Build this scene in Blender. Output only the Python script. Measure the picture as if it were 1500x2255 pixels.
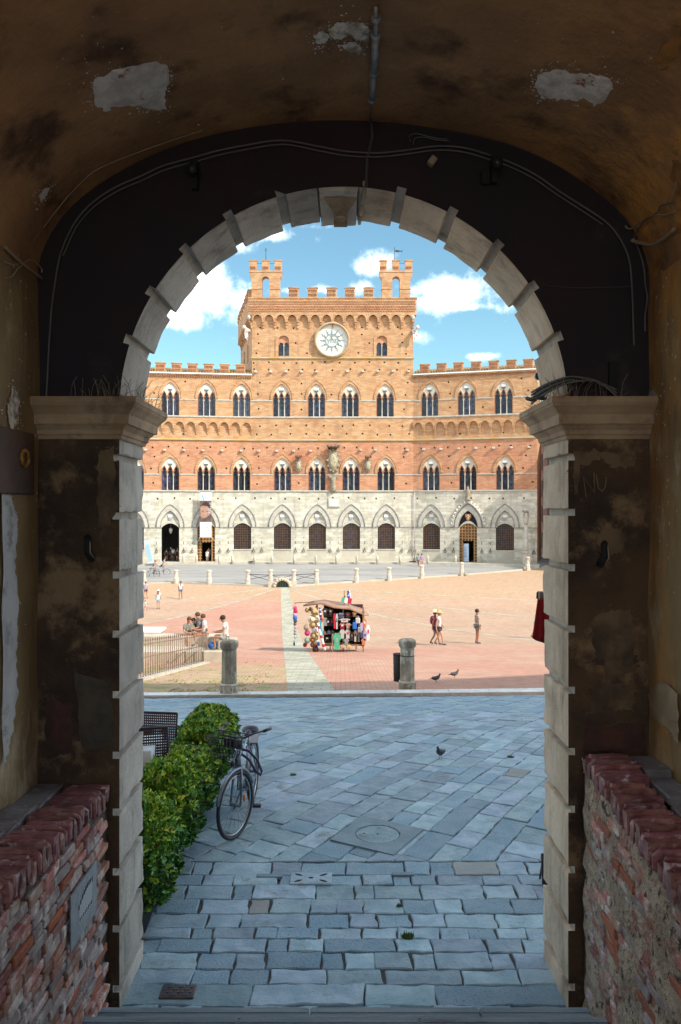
import bpy, bmesh, math, random
from math import sin, cos, pi, radians, atan2, sqrt, exp
from mathutils import Vector, Matrix, noise
from mathutils.geometry import delaunay_2d_cdt, tessellate_polygon
random.seed(7)
for o in list(bpy.data.objects): bpy.data.objects.remove(o)
S = bpy.context.scene
COL = S.collection

# ------------------------------------------------------------ camera
F, CX, CY, H = 1750.0, 750.0, 1120.0, 3.4          # focal length and horizon, in photo pixels; eye height
cd = bpy.data.cameras.new('camera'); cam = bpy.data.objects.new('camera', cd); COL.objects.link(cam)
cam.location = (0, 0, H); cam.rotation_euler = (radians(90), 0, 0)
cd.sensor_fit = 'VERTICAL'; cd.sensor_height = 36; cd.lens = 36 * F / 2255.0
cd.shift_y = -(1127.5 - CY) / 2255.0; cd.clip_start = 0.05; cd.clip_end = 3000
S.camera = cam
# ------------------------------------------------------------ exposure
S.view_settings.view_transform = 'Standard'; S.view_settings.look = 'None'
S.view_settings.exposure = 1.34; S.view_settings.gamma = 1.0; S.view_settings.use_curve_mapping = False
try:
    S.cycles.use_denoising = True; S.cycles.max_bounces = 10; S.cycles.diffuse_bounces = 7
    S.cycles.caustics_reflective = False; S.cycles.caustics_refractive = False
    S.cycles.sample_clamp_indirect = 6
except Exception: pass
# ------------------------------------------------------------ sun
SD = Vector((-1.0, 0.65, -1.0)).normalized()        # the way the sunlight travels
sun_az = atan2(-SD.x, -SD.y); sun_el = math.asin(-SD.z)
sl = bpy.data.lights.new('sun', 'SUN'); sl.energy = 2.35; sl.angle = radians(0.5); sl.color = (1.0, 0.93, 0.82)
so = bpy.data.objects.new('sun', sl); COL.objects.link(so); so.rotation_euler = SD.to_track_quat('-Z', 'Y').to_euler()
so.location = (30, -30, 60)
# ------------------------------------------------------------ sky with fair-weather clouds, plus unseen denser cloud for fill light
W = bpy.data.worlds.new('World'); S.world = W; W.use_nodes = True
nt = W.node_tree; N = nt.nodes; L = nt.links; N.clear()
def wn(t, **k):
    n = N.new(t)
    for a, b in k.items(): setattr(n, a, b)
    return n
def wm(op, a, b=None, c=None):
    n = wn('ShaderNodeMath', operation=op)
    for i, v in enumerate((a, b, c)):
        if v is None: continue
        if isinstance(v, (int, float)): n.inputs[i].default_value = v
        else: L.new(v, n.inputs[i])
    return n.outputs[0]
sky = wn('ShaderNodeTexSky', sky_type='NISHITA'); sky.sun_disc = False
sky.sun_elevation = sun_el; sky.sun_rotation = sun_az
sky.air_density = 1.0; sky.dust_density = 0.6; sky.ozone_density = 1.6; sky.altitude = 300
tc = wn('ShaderNodeTexCoord'); sep = wn('ShaderNodeSeparateXYZ'); L.new(tc.outputs['Generated'], sep.inputs[0])
az = wm('ARCTAN2', sep.outputs[0], sep.outputs[1]); el = wm('ARCSINE', sep.outputs[2])
def nz(scale, detail, rough=0.55, dist=0.0):
    n = wn('ShaderNodeTexNoise'); n.inputs['Scale'].default_value = scale; n.inputs['Detail'].default_value = detail
    n.inputs['Roughness'].default_value = rough; n.inputs['Distortion'].default_value = dist
    L.new(tc.outputs['Generated'], n.inputs['Vector']); return n.outputs['Fac']
nA = nz(22, 8, 0.62); nB = nz(5.5, 6, 0.6); nC = nz(60, 6, 0.6, 0.4)
acc = None
for (px, py, rx, ry, w) in [(440, 655, 78, 62, 1), (400, 705, 75, 32, 1), (470, 600, 36, 26, .9), (528, 672, 34, 12, .8), (600, 518, 62, 18, .8), (520, 548, 44, 18, .8),
                            (985, 645, 72, 38, 1), (935, 668, 50, 24, .8), (1030, 682, 44, 9, .8), (825, 585, 46, 24, .9), (800, 632, 26, 16, .8),
                            (705, 638, 40, 10, .6), (640, 642, 30, 9, .6), (925, 745, 22, 18, .75), (1062, 790, 34, 7, .75), (700, 500, 60, 8, .5),
                            (235, 560, 90, 50, 1), (1330, 560, 120, 60, 1), (1400, 760, 80, 20, .8), (90, 760, 120, 40, .9)]:
    a0 = math.atan((px - CX) / F); e0 = math.atan((CY - py) / F)
    dx = wm('MULTIPLY', wm('SUBTRACT', az, a0), F / rx); dy = wm('MULTIPLY', wm('SUBTRACT', el, e0), F / ry)
    d2 = wm('ADD', wm('MULTIPLY', dx, dx), wm('MULTIPLY', dy, dy))
    g = wm('MULTIPLY', wm('POWER', 2.718, wm('MULTIPLY', d2, -0.75)), w)
    acc = g if acc is None else wm('MAXIMUM', acc, g)
back = wm('MULTIPLY', wm('GREATER_THAN', wm('ABSOLUTE', az), 0.55), wm('MULTIPLY', wm('SUBTRACT', nB, 0.37), 4.6))  # denser cloud outside the view, added to brighten the shade
acc = wm('MAXIMUM', acc, back)
acc = wm('ADD', acc, wm('MULTIPLY', wm('SUBTRACT', nA, 0.5), 2.2)); acc = wm('ADD', acc, wm('MULTIPLY', wm('SUBTRACT', nC, 0.5), 0.55))
mr = wn('ShaderNodeMapRange', interpolation_type='SMOOTHSTEP'); L.new(acc, mr.inputs[0])
mr.inputs[1].default_value = 0.24; mr.inputs[2].default_value = 1.3
cc = wn('ShaderNodeMix', data_type='RGBA'); L.new(nB, cc.inputs[0])
cc.inputs[6].default_value = (10, 11, 12.5, 1); cc.inputs[7].default_value = (19, 19.5, 20.5, 1)
mixc = wn('ShaderNodeMix', data_type='RGBA'); L.new(mr.outputs[0], mixc.inputs[0])
skt = wn('ShaderNodeMix', data_type='RGBA', blend_type='MULTIPLY'); skt.inputs[0].default_value = 1
L.new(sky.outputs[0], skt.inputs[6]); skt.inputs[7].default_value = (0.84, 1.08, 0.96, 1)
L.new(skt.outputs[2], mixc.inputs[6]); L.new(cc.outputs[2], mixc.inputs[7])
bg = wn('ShaderNodeBackground'); bg.inputs[1].default_value = 0.08; L.new(mixc.outputs[2], bg.inputs[0])
wo = wn('ShaderNodeOutputWorld'); L.new(bg.outputs[0], wo.inputs[0])

# ============================================================ helpers
def interp(tab, v):
    if v <= tab[0][0]: return tab[0][1]
    for (a, b), (c, d) in zip(tab, tab[1:]):
        if v <= c: return b + (d - b) * (v - a) / (c - a)
    return tab[-1][1]
STREET = [(-50, 0), (9, 0), (13, -0.27), (18.6, -1.02), (19.2, -1.06)]
PLAZA = [(18, -0.98), (24, -1.66), (40, -3.45), (48, -4.02), (56, -4.28), (64, -4.2), (70, -3.92), (74, -3.72), (90, -2.97), (92, -2.87), (130, -2.8), (900, -3.0)]
def zs(Y): return interp(STREET, Y)
def zp(Y): return interp(PLAZA, Y)
def zg(Y): return zs(Y) if Y < 18.6 else zp(Y)
def P(px, py, Y): return Vector(((px - CX) / F * Y, Y, H - (py - CY) / F * Y))
def G(px, py, off=0.0):
    a, b = 5.0, 95.0
    for _ in range(50):
        m = (a + b) / 2
        if CY + F * (H - zg(m) - off) / m > py: a = m
        else: b = m
    return Vector(((px - CX) / F * a, a, zg(a) + off))

class MB:
    def __init__(s): s.v = []; s.f = []; s.m = []; s.cur = 0; s.sm = []; s.smooth = False
    def add(s, vs, fs):
        b = len(s.v); s.v += [tuple(p) for p in vs]
        for f in fs: s.f.append(tuple(b + i for i in f)); s.m.append(s.cur); s.sm.append(s.smooth)
    def box(s, x0, x1, y0, y1, z0, z1, M=None):
        vs = [(x0, y0, z0), (x1, y0, z0), (x1, y1, z0), (x0, y1, z0), (x0, y0, z1), (x1, y0, z1), (x1, y1, z1), (x0, y1, z1)]
        if M: vs = [M @ Vector(p) for p in vs]
        s.add(vs, [(0, 3, 2, 1), (4, 5, 6, 7), (0, 1, 5, 4), (1, 2, 6, 5), (2, 3, 7, 6), (3, 0, 4, 7)])
    def cbox(s, x0, x1, y0, y1, z0, z1, c=0.008, M=None):    # chamfered box
        vs = []; 
        for (X, sx) in ((x0, 1), (x1, -1)):
            for (Y, sy) in ((y0, 1), (y1, -1)):
                for (Z, sz) in ((z0, 1), (z1, -1)):
                    vs += [(X + sx * c, Y + sy * c, Z), (X + sx * c, Y, Z + sz * c), (X, Y + sy * c, Z + sz * c)]
        if M: vs = [tuple(M @ Vector(p)) for p in vs]
        b = bmesh.new(); bv = [b.verts.new(p) for p in vs]
        r = bmesh.ops.convex_hull(b, input=bv); b.verts.ensure_lookup_table(); b.verts.index_update()
        s.add([v.co[:] for v in b.verts], [[v.index for v in f.verts] for f in b.faces]); b.free()
    def prism(s, poly, y0, y1, axis='y', M=None):            # polygon in (x,z) pushed along y  (axis z: polygon in x,y pushed along z)
        n = len(poly)
        if axis == 'y': a = [(p[0], y0, p[1]) for p in poly]; b = [(p[0], y1, p[1]) for p in poly]
        elif axis == 'z': a = [(p[0], p[1], y0) for p in poly]; b = [(p[0], p[1], y1) for p in poly]
        else: a = [(y0, p[0], p[1]) for p in poly]; b = [(y1, p[0], p[1]) for p in poly]
        vs = a + b
        if M: vs = [M @ Vector(p) for p in vs]
        tri = tessellate_polygon([[Vector((p[0], p[1], 0)) for p in poly]])
        fs = [tuple(t) for t in tri] + [tuple(n + i for i in reversed(t)) for t in tri] + [(i, (i + 1) % n, n + (i + 1) % n, n + i) for i in range(n)]
        s.add(vs, fs)
    def tube(s, pts, r, seg=6, cap=True, closed=False):
        pts = [Vector(p) for p in pts]; n = len(pts); rs = r if isinstance(r, (list, tuple)) else [r] * n
        vs = []; up = Vector((0, 0, 1)); prev = None
        for i, p in enumerate(pts):
            if closed: d = pts[(i + 1) % n] - pts[i - 1]
            else: d = pts[min(i + 1, n - 1)] - pts[max(i - 1, 0)]
            if d.length < 1e-9: d = Vector((0, 0, 1))
            d.normalize()
            a = prev if prev is not None else (d.cross(up) if abs(d.dot(up)) < 0.95 else d.cross(Vector((1, 0, 0))))
            a = (a - d * a.dot(d)); a = a.normalized() if a.length > 1e-6 else d.orthogonal().normalized()
            prev = a; b = d.cross(a)
            for k in range(seg):
                t = 2 * pi * k / seg; vs.append(p + (a * cos(t) + b * sin(t)) * rs[i])
        fs = []
        for i in range(n if closed else n - 1):
            j = (i + 1) % n
            for k in range(seg):
                k2 = (k + 1) % seg; fs.append((i * seg + k, i * seg + k2, j * seg + k2, j * seg + k))
        if cap and not closed: fs += [tuple(range(seg))[::-1], tuple((n - 1) * seg + k for k in range(seg))]
        o = s.smooth; s.smooth = True; s.add(vs, fs); s.smooth = o
    def lathe(s, prof, cx=0, cy=0, cz=0, seg=12, rot=0, sx=1, sy=1, smooth=True, M=None):   # prof: (r, z)
        vs = []; n = len(prof)
        for (r, z) in prof:
            for k in range(seg):
                t = 2 * pi * k / seg + rot; vs.append((cx + r * cos(t) * sx, cy + r * sin(t) * sy, cz + z))
        if M: vs = [M @ Vector(p) for p in vs]
        fs = [(i * seg + k, i * seg + (k + 1) % seg, (i + 1) * seg + (k + 1) % seg, (i + 1) * seg + k) for i in range(n - 1) for k in range(seg)]
        fs += [tuple(range(seg))[::-1], tuple((n - 1) * seg + k for k in range(seg))]
        o = s.smooth; s.smooth = smooth; s.add(vs, fs); s.smooth = o
    def ball(s, c, r, seg=10, ring=6, M=None):
        rx, ry, rz = (r, r, r) if isinstance(r, (int, float)) else r
        vs = [(c[0], c[1], c[2] - rz)]; 
        for i in range(1, ring):
            a = -pi / 2 + pi * i / ring
            for k in range(seg): t = 2 * pi * k / seg; vs.append((c[0] + rx * cos(a) * cos(t), c[1] + ry * cos(a) * sin(t), c[2] + rz * sin(a)))
        vs.append((c[0], c[1], c[2] + rz)); e = len(vs) - 1
        if M: vs = [M @ Vector(p) for p in vs]
        fs = [(0, 1 + (k + 1) % seg, 1 + k) for k in range(seg)]
        for i in range(ring - 2):
            for k in range(seg): a = 1 + i * seg; fs.append((a + k, a + (k + 1) % seg, a + seg + (k + 1) % seg, a + seg + k))
        a = 1 + (ring - 2) * seg; fs += [(a + k, a + (k + 1) % seg, e) for k in range(seg)]
        o = s.smooth; s.smooth = True; s.add(vs, fs); s.smooth = o
    def mesh(s, name, mats):
        me = bpy.data.meshes.new(name); me.from_pydata(s.v, [], s.f); me.update()
        for m in (mats if isinstance(mats, (list, tuple)) else [mats]): me.materials.append(m)
        me.polygons.foreach_set('material_index', s.m); me.polygons.foreach_set('use_smooth', s.sm); return me
    def build(s, name, mats, parent=None, loc=None, rz=0.0):
        return put(name, s.mesh(name, mats), parent, loc, rz)
def put(name, me, parent=None, loc=None, rz=0.0):
    o = bpy.data.objects.new(name, me); COL.objects.link(o)
    if parent is not None: o.parent = parent
    if loc is not None: o.location = loc
    if rz: o.rotation_euler.z = rz
    return o
def tag(o, label, cat, group=None, kind=None):
    if label: o['label'] = label
    if cat: o['category'] = cat
    if group: o['group'] = group
    if kind: o['kind'] = kind
    return o
def empty(name, loc=(0, 0, 0), rz=0.0):
    o = bpy.data.objects.new(name, None); COL.objects.link(o); o.location = loc; o.rotation_euler.z = rz; o.empty_display_size = 0.2; return o
def copy_tree(o, parent=None):
    c = o.copy(); COL.objects.link(c)
    if parent is not None: c.parent = parent
    for ch in list(KIDS(o)): copy_tree(ch, c)
    return c
def KIDS(o): return [x for x in o.children]

# ============================================================ materials
def M(name, c1, c2=None, sc=3.0, c3=None, sc3=0.6, rough=0.85, bump=0.0, bsc=40.0, rnd=0.0, stretch=(1, 1, 1), metal=0.0, spec=0.5, thr=(0.35, 0.65), thr3=(0.55, 0.7), det=6, hsv=0.0, extra=None, bd=0.02, coords='pos'):
    m = bpy.data.materials.new(name); m.use_nodes = True; t = m.node_tree; n = t.nodes; l = t.links
    b = n['Principled BSDF']; b.inputs['Roughness'].default_value = rough; b.inputs['Metallic'].default_value = metal
    b.inputs['Specular IOR Level'].default_value = spec
    if c2 is None and c3 is None and not rnd and not bump:
        b.inputs['Base Color'].default_value = (*c1, 1); return m
    g = n.new('ShaderNodeNewGeometry'); mp = n.new('ShaderNodeMapping'); mp.inputs['Scale'].default_value = stretch
    if coords == 'obj':
        tcn = n.new('ShaderNodeTexCoord'); l.new(tcn.outputs['Object'], mp.inputs[0])
    else: l.new(g.outputs['Position'], mp.inputs[0])
    def noi(scale, d=det, r=0.6):
        x = n.new('ShaderNodeTexNoise'); x.inputs['Scale'].default_value = scale; x.inputs['Detail'].default_value = d; x.inputs['Roughness'].default_value = r
        l.new(mp.outputs[0], x.inputs['Vector']); return x.outputs['Fac']
    def ramp(fac, lo, hi):
        x = n.new('ShaderNodeMapRange'); x.interpolation_type = 'SMOOTHSTEP'; l.new(fac, x.inputs[0]); x.inputs[1].default_value = lo; x.inputs[2].default_value = hi; return x.outputs[0]
    def mix(fac, a, bb, bt='MIX'):
        x = n.new('ShaderNodeMix'); x.data_type = 'RGBA'; x.blend_type = bt
        if isinstance(fac, (int, float)): x.inputs[0].default_value = fac
        else: l.new(fac, x.inputs[0])
        for i, v in ((6, a), (7, bb)):
            if isinstance(v, tuple): x.inputs[i].default_value = (*v, 1)
            else: l.new(v, x.inputs[i])
        return x.outputs[2]
    col = c1
    if c2: col = mix(ramp(noi(sc), *thr), c1, c2)
    if c3: col = mix(ramp(noi(sc3, 8, 0.7), *thr3), col, c3)
    if extra: col = extra(n, l, g, col, mix, noi, ramp)
    if rnd:
        oi = n.new('ShaderNodeObjectInfo'); hs = n.new('ShaderNodeHueSaturation')
        mm = n.new('ShaderNodeMapRange'); l.new(oi.outputs['Random'], mm.inputs[0]); mm.inputs[3].default_value = 1 - rnd; mm.inputs[4].default_value = 1 + rnd
        l.new(mm.outputs[0], hs.inputs['Value'])
        if hsv:
            m3 = n.new('ShaderNodeMath'); m3.operation = 'MULTIPLY'; l.new(oi.outputs['Random'], m3.inputs[0]); m3.inputs[1].default_value = 17.3
            m4 = n.new('ShaderNodeMath'); m4.operation = 'FRACT'; l.new(m3.outputs[0], m4.inputs[0])
            m5 = n.new('ShaderNodeMapRange'); l.new(m4.outputs[0], m5.inputs[0]); m5.inputs[3].default_value = 0.5 - hsv; m5.inputs[4].default_value = 0.5 + hsv
            l.new(m5.outputs[0], hs.inputs['Hue'])
        if isinstance(col, tuple): hs.inputs['Color'].default_value = (*col, 1)
        else: l.new(col, hs.inputs['Color'])
        col = hs.outputs[0]
    if isinstance(col, tuple): b.inputs['Base Color'].default_value = (*col, 1)
    else: l.new(col, b.inputs['Base Color'])
    if bump:
        bp = n.new('ShaderNodeBump'); bp.inputs['Strength'].default_value = bump; bp.inputs['Distance'].default_value = bd
        l.new(noi(bsc, 5, 0.65), bp.inputs['Height']); l.new(bp.outputs[0], b.inputs['Normal'])
    return m
def streaks(amt, colr, sx=5.0, sz=0.9, lo=0.48, hi=0.7):
    def fn(n, l, g, col, mix, noi, ramp):
        m2 = n.new('ShaderNodeMapping'); m2.inputs['Scale'].default_value = (sx, sx, sz); l.new(g.outputs['Position'], m2.inputs[0])
        x = n.new('ShaderNodeTexNoise'); x.inputs['Scale'].default_value = 1.0; x.inputs['Detail'].default_value = 8; x.inputs['Roughness'].default_value = 0.72; l.new(m2.outputs[0], x.inputs['Vector'])
        f = ramp(x.outputs['Fac'], lo, hi); k = n.new('ShaderNodeMath'); k.operation = 'MULTIPLY'; l.new(f, k.inputs[0]); k.inputs[1].default_value = amt; c = mix(k.outputs[0], col, colr)
        return mix(ramp(noi(60, 3), 0.68, 0.74), c, (0.1, 0.085, 0.07))
    return fn
def brickmask(w, h, mortar, axes='xz', off=0.5, dark=0.6):
    def fn(n, l, g, col, mix, noi, ramp):
        sp = n.new('ShaderNodeSeparateXYZ'); l.new(g.outputs['Position'], sp.inputs[0]); cb = n.new('ShaderNodeCombineXYZ')
        if axes == 'xz': l.new(sp.outputs[0], cb.inputs[0]); l.new(sp.outputs[2], cb.inputs[1])
        elif axes == 'yz': l.new(sp.outputs[1], cb.inputs[0]); l.new(sp.outputs[2], cb.inputs[1])
        else: l.new(sp.outputs[0], cb.inputs[0]); l.new(sp.outputs[1], cb.inputs[1])
        bt = n.new('ShaderNodeTexBrick'); l.new(cb.outputs[0], bt.inputs['Vector']); bt.inputs['Scale'].default_value = 1
        bt.inputs['Brick Width'].default_value = w; bt.inputs['Row Height'].default_value = h; bt.inputs['Mortar Size'].default_value = mortar
        bt.inputs['Color1'].default_value = (0.8, 0.8, 0.8, 1); bt.inputs['Color2'].default_value = (1.15, 1.12, 1.1, 1); bt.inputs['Mortar'].default_value = (dark, dark, dark, 1)
        c = mix(1.0, col, bt.outputs['Color'], 'MULTIPLY')
        if axes != 'xy':
            m2 = n.new('ShaderNodeMapping'); m2.inputs['Scale'].default_value = (1.6, 1.6, 0.16); l.new(g.outputs['Position'], m2.inputs[0])
            x = n.new('ShaderNodeTexNoise'); x.inputs['Scale'].default_value = 1.0; x.inputs['Detail'].default_value = 7; x.inputs['Roughness'].default_value = 0.7; l.new(m2.outputs[0], x.inputs['Vector'])
            f = ramp(x.outputs['Fac'], 0.5, 0.72); k = n.new('ShaderNodeMath'); k.operation = 'MULTIPLY'; l.new(f, k.inputs[0]); k.inputs[1].default_value = 0.4; c = mix(k.outputs[0], c, (0.2, 0.14, 0.1))
        return c
    return fn
brick_t = M('brick_tower', (0.5, 0.27, 0.13), (0.58, 0.36, 0.19), 0.9, (0.42, 0.2, 0.1), 0.25, stretch=(1, 1, 2.2), bump=0.35, bsc=9, thr3=(0.52, 0.72), extra=brickmask(0.45, 0.14, 0.016, dark=0.7))
brick_l = M('brick_low', (0.5, 0.23, 0.125), (0.57, 0.3, 0.17), 0.8, (0.48, 0.19, 0.1), 0.2, stretch=(1, 1, 2.0), bump=0.3, bsc=9, extra=brickmask(0.45, 0.14, 0.016, dark=0.75))
brick_d = M('brick_dark', (0.33, 0.14, 0.075), (0.42, 0.2, 0.1), 1.5, bump=0.3, bsc=12)
stone_w = M('travertine_wall', (0.5, 0.47, 0.37), (0.64, 0.61, 0.51), 1.2, (0.34, 0.31, 0.24), 0.55, stretch=(1, 1, 2.0), bump=0.5, bsc=6, thr3=(0.6, 0.8), extra=brickmask(0.9, 0.34, 0.012, dark=0.75))
stone_s = M('travertine_trim', (0.44, 0.41, 0.34), (0.55, 0.52, 0.45), 2.0, (0.3, 0.28, 0.24), 1.1, bump=0.3, bsc=14)
lichen = M('lichen_ledge', (0.5, 0.34, 0.08), (0.5, 0.44, 0.33), 0.9, bump=0.3, bsc=10)
stone_g = M('grey_moulding', (0.2, 0.2, 0.19), (0.3, 0.29, 0.27), 3, bump=0.2)
plaster_w = M('white_plaster', (0.72, 0.68, 0.58), (0.6, 0.53, 0.41), 0.6, bump=0.1)
glass_b = M('leaded_glass', (0.02, 0.026, 0.045), (0.07, 0.085, 0.12), 2.5, rough=0.2, rnd=0.7, hsv=0.03)
dark = M('dark_void', (0.012, 0.011, 0.012)); hole_m = M('putlog_shadow', (0.06, 0.03, 0.018))
iron = M('iron', (0.035, 0.03, 0.03), (0.07, 0.05, 0.04), 8, rough=0.55, metal=0.4)
rail_m = M('rusty_rail', (0.26, 0.17, 0.12), (0.16, 0.1, 0.07), 8, rough=0.6)
white_p = M('white_paint', (0.78, 0.78, 0.76)); shield_g = M('shield_dark', (0.1, 0.13, 0.115)); shield_w = M('shield_white', (0.75, 0.75, 0.76))
wood_b = M('door_wood', (0.3, 0.15, 0.06), (0.42, 0.24, 0.1), 4, bump=0.2, bsc=20); wood_d = M('door_wood_dark', (0.1, 0.045, 0.02))
grille_m = M('grille_rust', (0.16, 0.085, 0.045), (0.1, 0.06, 0.04), 5, rough=0.6)
tile_m = M('roof_tile', (0.34, 0.24, 0.1), (0.2, 0.12, 0.07), 2.5, (0.42, 0.3, 0.05), 0.8, bump=0.4, bsc=8)
disc_m = M('disc_marble', (0.74, 0.72, 0.66), (0.66, 0.62, 0.54), 1.5); teal = M('disc_teal', (0.22, 0.33, 0.34), (0.3, 0.38, 0.38), 4)
carve = M('carved_stone', (0.36, 0.31, 0.22), (0.2, 0.17, 0.12), 5, (0.36, 0.3, 0.16), 2, bump=0.6, bsc=18)
# ============================================================ ground, plaza, ring road
def grid_sheet(name, xs, ys, zf, mat, **k):
    b = MB(); b.smooth = True
    nx = len(xs); vs = [(x, y, zf(x, y)) for y in ys for x in xs]
    b.add(vs, [(j * nx + i, j * nx + i + 1, (j + 1) * nx + i + 1, (j + 1) * nx + i) for j in range(len(ys) - 1) for i in range(nx - 1)])
    return tag(b.build(name, mat), **k)
DR = Vector((-5.35, 73.0))
def plaza_col(n, l, g, col, mix, noi, ramp):
    sp = n.new('ShaderNodeSeparateXYZ'); l.new(g.outputs['Position'], sp.inputs[0])
    def mt(op, a, b=None):
        x = n.new('ShaderNodeMath'); x.operation = op
        for i, v in enumerate((a, b)):
            if v is None: continue
            if isinstance(v, (int, float)): x.inputs[i].default_value = v
            else: l.new(v, x.inputs[i])
        return x.outputs[0]
    X, Y = sp.outputs[0], sp.outputs[1]
    ang = mt('ARCTAN2', mt('SUBTRACT', X, DR.x), mt('SUBTRACT', DR.y, Y))
    right = ramp(ang, radians(27), radians(27.3)); left = mt('SUBTRACT', 1.0, ramp(ang, radians(-20.3), radians(-20)))
    inw = ramp(ang, radians(5.3), radians(5.6)); upper = mt('MULTIPLY', inw, ramp(Y, 35.5, 42))
    tan = mt('MAXIMUM', mt('MAXIMUM', right, left), upper)
    near = mt('MULTIPLY', mt('SUBTRACT', 1.0, inw), mt('SUBTRACT', 1.0, ramp(Y, 26.0, 29.5)))
    c = mix(mt('MULTIPLY', tan, 0.9), (0.52, 0.27, 0.19), (0.48, 0.325, 0.215))
    c = mix(mt('MULTIPLY', near, 0.85), c, (0.48, 0.34, 0.2))
    c = mix(mt('MULTIPLY', near, ramp(noi(1.6, 5), 0.5, 0.62)), c, (0.28, 0.32, 0.08))
    c = mix(mt('MULTIPLY', ramp(noi(0.35, 6), 0.42, 0.7), 0.6), c, (0.54, 0.38, 0.27)); c = mix(mt('MULTIPLY', ramp(noi(0.9, 8), 0.5, 0.72), 0.4), c, (0.36, 0.2, 0.14))
    far = mt('MULTIPLY', ramp(Y, 62, 70), 0.5); c = mix(far, c, (0.48, 0.35, 0.19))
    c = mix(mt('MULTIPLY', ramp(noi(7.0, 4), 0.55, 0.75), 0.35), c, (0.36, 0.17, 0.11))
    w = n.new('ShaderNodeTexWave'); w.inputs['Scale'].default_value = 0.85; w.inputs['Distortion'].default_value = 1.5; w.inputs['Detail'].default_value = 2
    mp = n.new('ShaderNodeMapping'); mp.inputs['Rotation'].default_value = (0, 0, radians(28)); l.new(g.outputs['Position'], mp.inputs[0]); l.new(mp.outputs[0], w.inputs[0])
    c = mix(mt('MULTIPLY', mt('MULTIPLY', tan, ramp(Y, 58, 66)), mt('MULTIPLY', w.outputs['Fac'], 0.4)), c, (0.66, 0.4, 0.28))
    return brickmask(0.27, 0.085, 0.012, 'xy', dark=0.55)(n, l, g, c, mix, noi, ramp)
plaza_m = M('campo_brick', (0.5, 0.27, 0.18), (0.55, 0.3, 0.2), 2, bump=0.5, bsc=14, extra=plaza_col, rough=0.9)
asphalt = M('ring_road_stone', (0.25, 0.25, 0.24), (0.33, 0.32, 0.3), 0.35, (0.2, 0.2, 0.2), 1.2, stretch=(0.35, 1.5, 1), bump=0.2, bsc=10)
side_m = M('pavement_pale', (0.5, 0.46, 0.37), (0.42, 0.38, 0.3), 0.8, bump=0.2)
mortar = M('street_joint', (0.055, 0.05, 0.045), (0.09, 0.08, 0.07), 10, bump=0.4)
ys = [18.62, 19.2, 20, 22, 24, 28, 32, 36, 40, 44, 48, 52, 56, 60, 64, 67, 70, 72, 74, 78, 84, 90, 92, 100, 130, 300, 900]
xs = [-500, -120, -60, -40, -30, -24, -18, -12, -8, -4, 0, 4, 8, 12, 18, 24, 30, 40, 60, 120, 500]
grid_sheet('plaza', xs, ys, lambda x, y: zp(y), plaza_m, label='sunlit shell-shaped square of pink and ochre brick', cat='square', kind='structure')
# ring road in front of the palace, bounded by a curved kerb
CURB = [(-60, 71.5), (-30, 72.2)] + [(G(px, py).x, G(px, py).y) for px, py in [(388, 1284), (461, 1287), (546, 1290), (600, 1292), (645, 1292), (697, 1288), (785, 1282), (857, 1278), (929, 1273), (1017, 1267), (1162, 1255), (1230, 1249)]] + [(60, 88)]
def curbY(x): return interp(CURB, x)
cx = sorted(set([x for x, y in CURB] + [-45, -25, -20, 22, 30, 45]))
b = MB(); b.smooth = True; R = 14
vs = [(x, curbY(x) + (112 - curbY(x)) * (j / R) ** 1.0, zp(curbY(x) + (112 - curbY(x)) * j / R) + 0.12) for j in range(R + 1) for x in cx]; nx = len(cx)
b.add(vs, [(j * nx + i, j * nx + i + 1, (j + 1) * nx + i + 1, (j + 1) * nx + i) for j in range(R) for i in range(nx - 1)])
tag(b.build('ring_road', asphalt), 'smooth grey stone road curving between square and palace', 'road', kind='structure')
b = MB()
for (x0, y0), (x1, y1) in zip(CURB, CURB[1:]):
    n_ = max(1, int((x1 - x0) / 1.5))
    for i in range(n_):
        a = x0 + (x1 - x0) * i / n_ + 0.01; c = x0 + (x1 - x0) * (i + 1) / n_ - 0.01; ya, yc = curbY(a), curbY(c)
        za, zc = zp(ya), zp(yc)
        q = [(a, ya - .18, za - .2), (c, yc - .18, zc - .2), (c, yc + .12, zc - .2), (a, ya + .12, za - .2), (a, ya - .18, za + .135), (c, yc - .18, zc + .135), (c, yc + .12, zc + .135), (a, ya + .12, za + .135)]
        b.add(q, [(0, 3, 2, 1), (4, 5, 6, 7), (0, 1, 5, 4), (1, 2, 6, 5), (2, 3, 7, 6), (3, 0, 4, 7)])
tag(b.build('kerb', side_m), 'pale stone kerb along the far edge of the brick square', 'kerb', kind='structure')
# travertine strips radiating from the drain
strip_m = M('travertine_strip', (0.36, 0.36, 0.28), (0.44, 0.42, 0.33), 1.5, (0.26, 0.3, 0.16), 0.8, bump=0.3, bsc=12, extra=brickmask(0.5, 0.4, 0.02, 'xy', dark=0.7))
def strip(pts, w0, w1, n=24):
    b = MB(); b.smooth = True; (xa, ya), (xb, yb) = pts; d = Vector((xb - xa, yb - ya)); nrm = Vector((-d.y, d.x)).normalized(); vs = []
    for i in range(n + 1):
        t = i / n; c = Vector((xa, ya)) + d * t; w = (w0 + (w1 - w0) * t) / 2
        for sgn in (-1, 1):
            p = c + nrm * w * sgn; vs.append((p.x, p.y, zp(p.y) + 0.004))
    b.add(vs, [(2 * i, 2 * i + 1, 2 * i + 3, 2 * i + 2) for i in range(n)])
    return tag(b.build('paving_strip', strip_m), None, None, kind='structure')
o = strip([(-5.1, 72.8), (-0.62, 18.75)], 0.75, 1.2, 40); tag(o, 'grey travertine gutter strip running from drain towards the street', 'paving strip')
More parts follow.
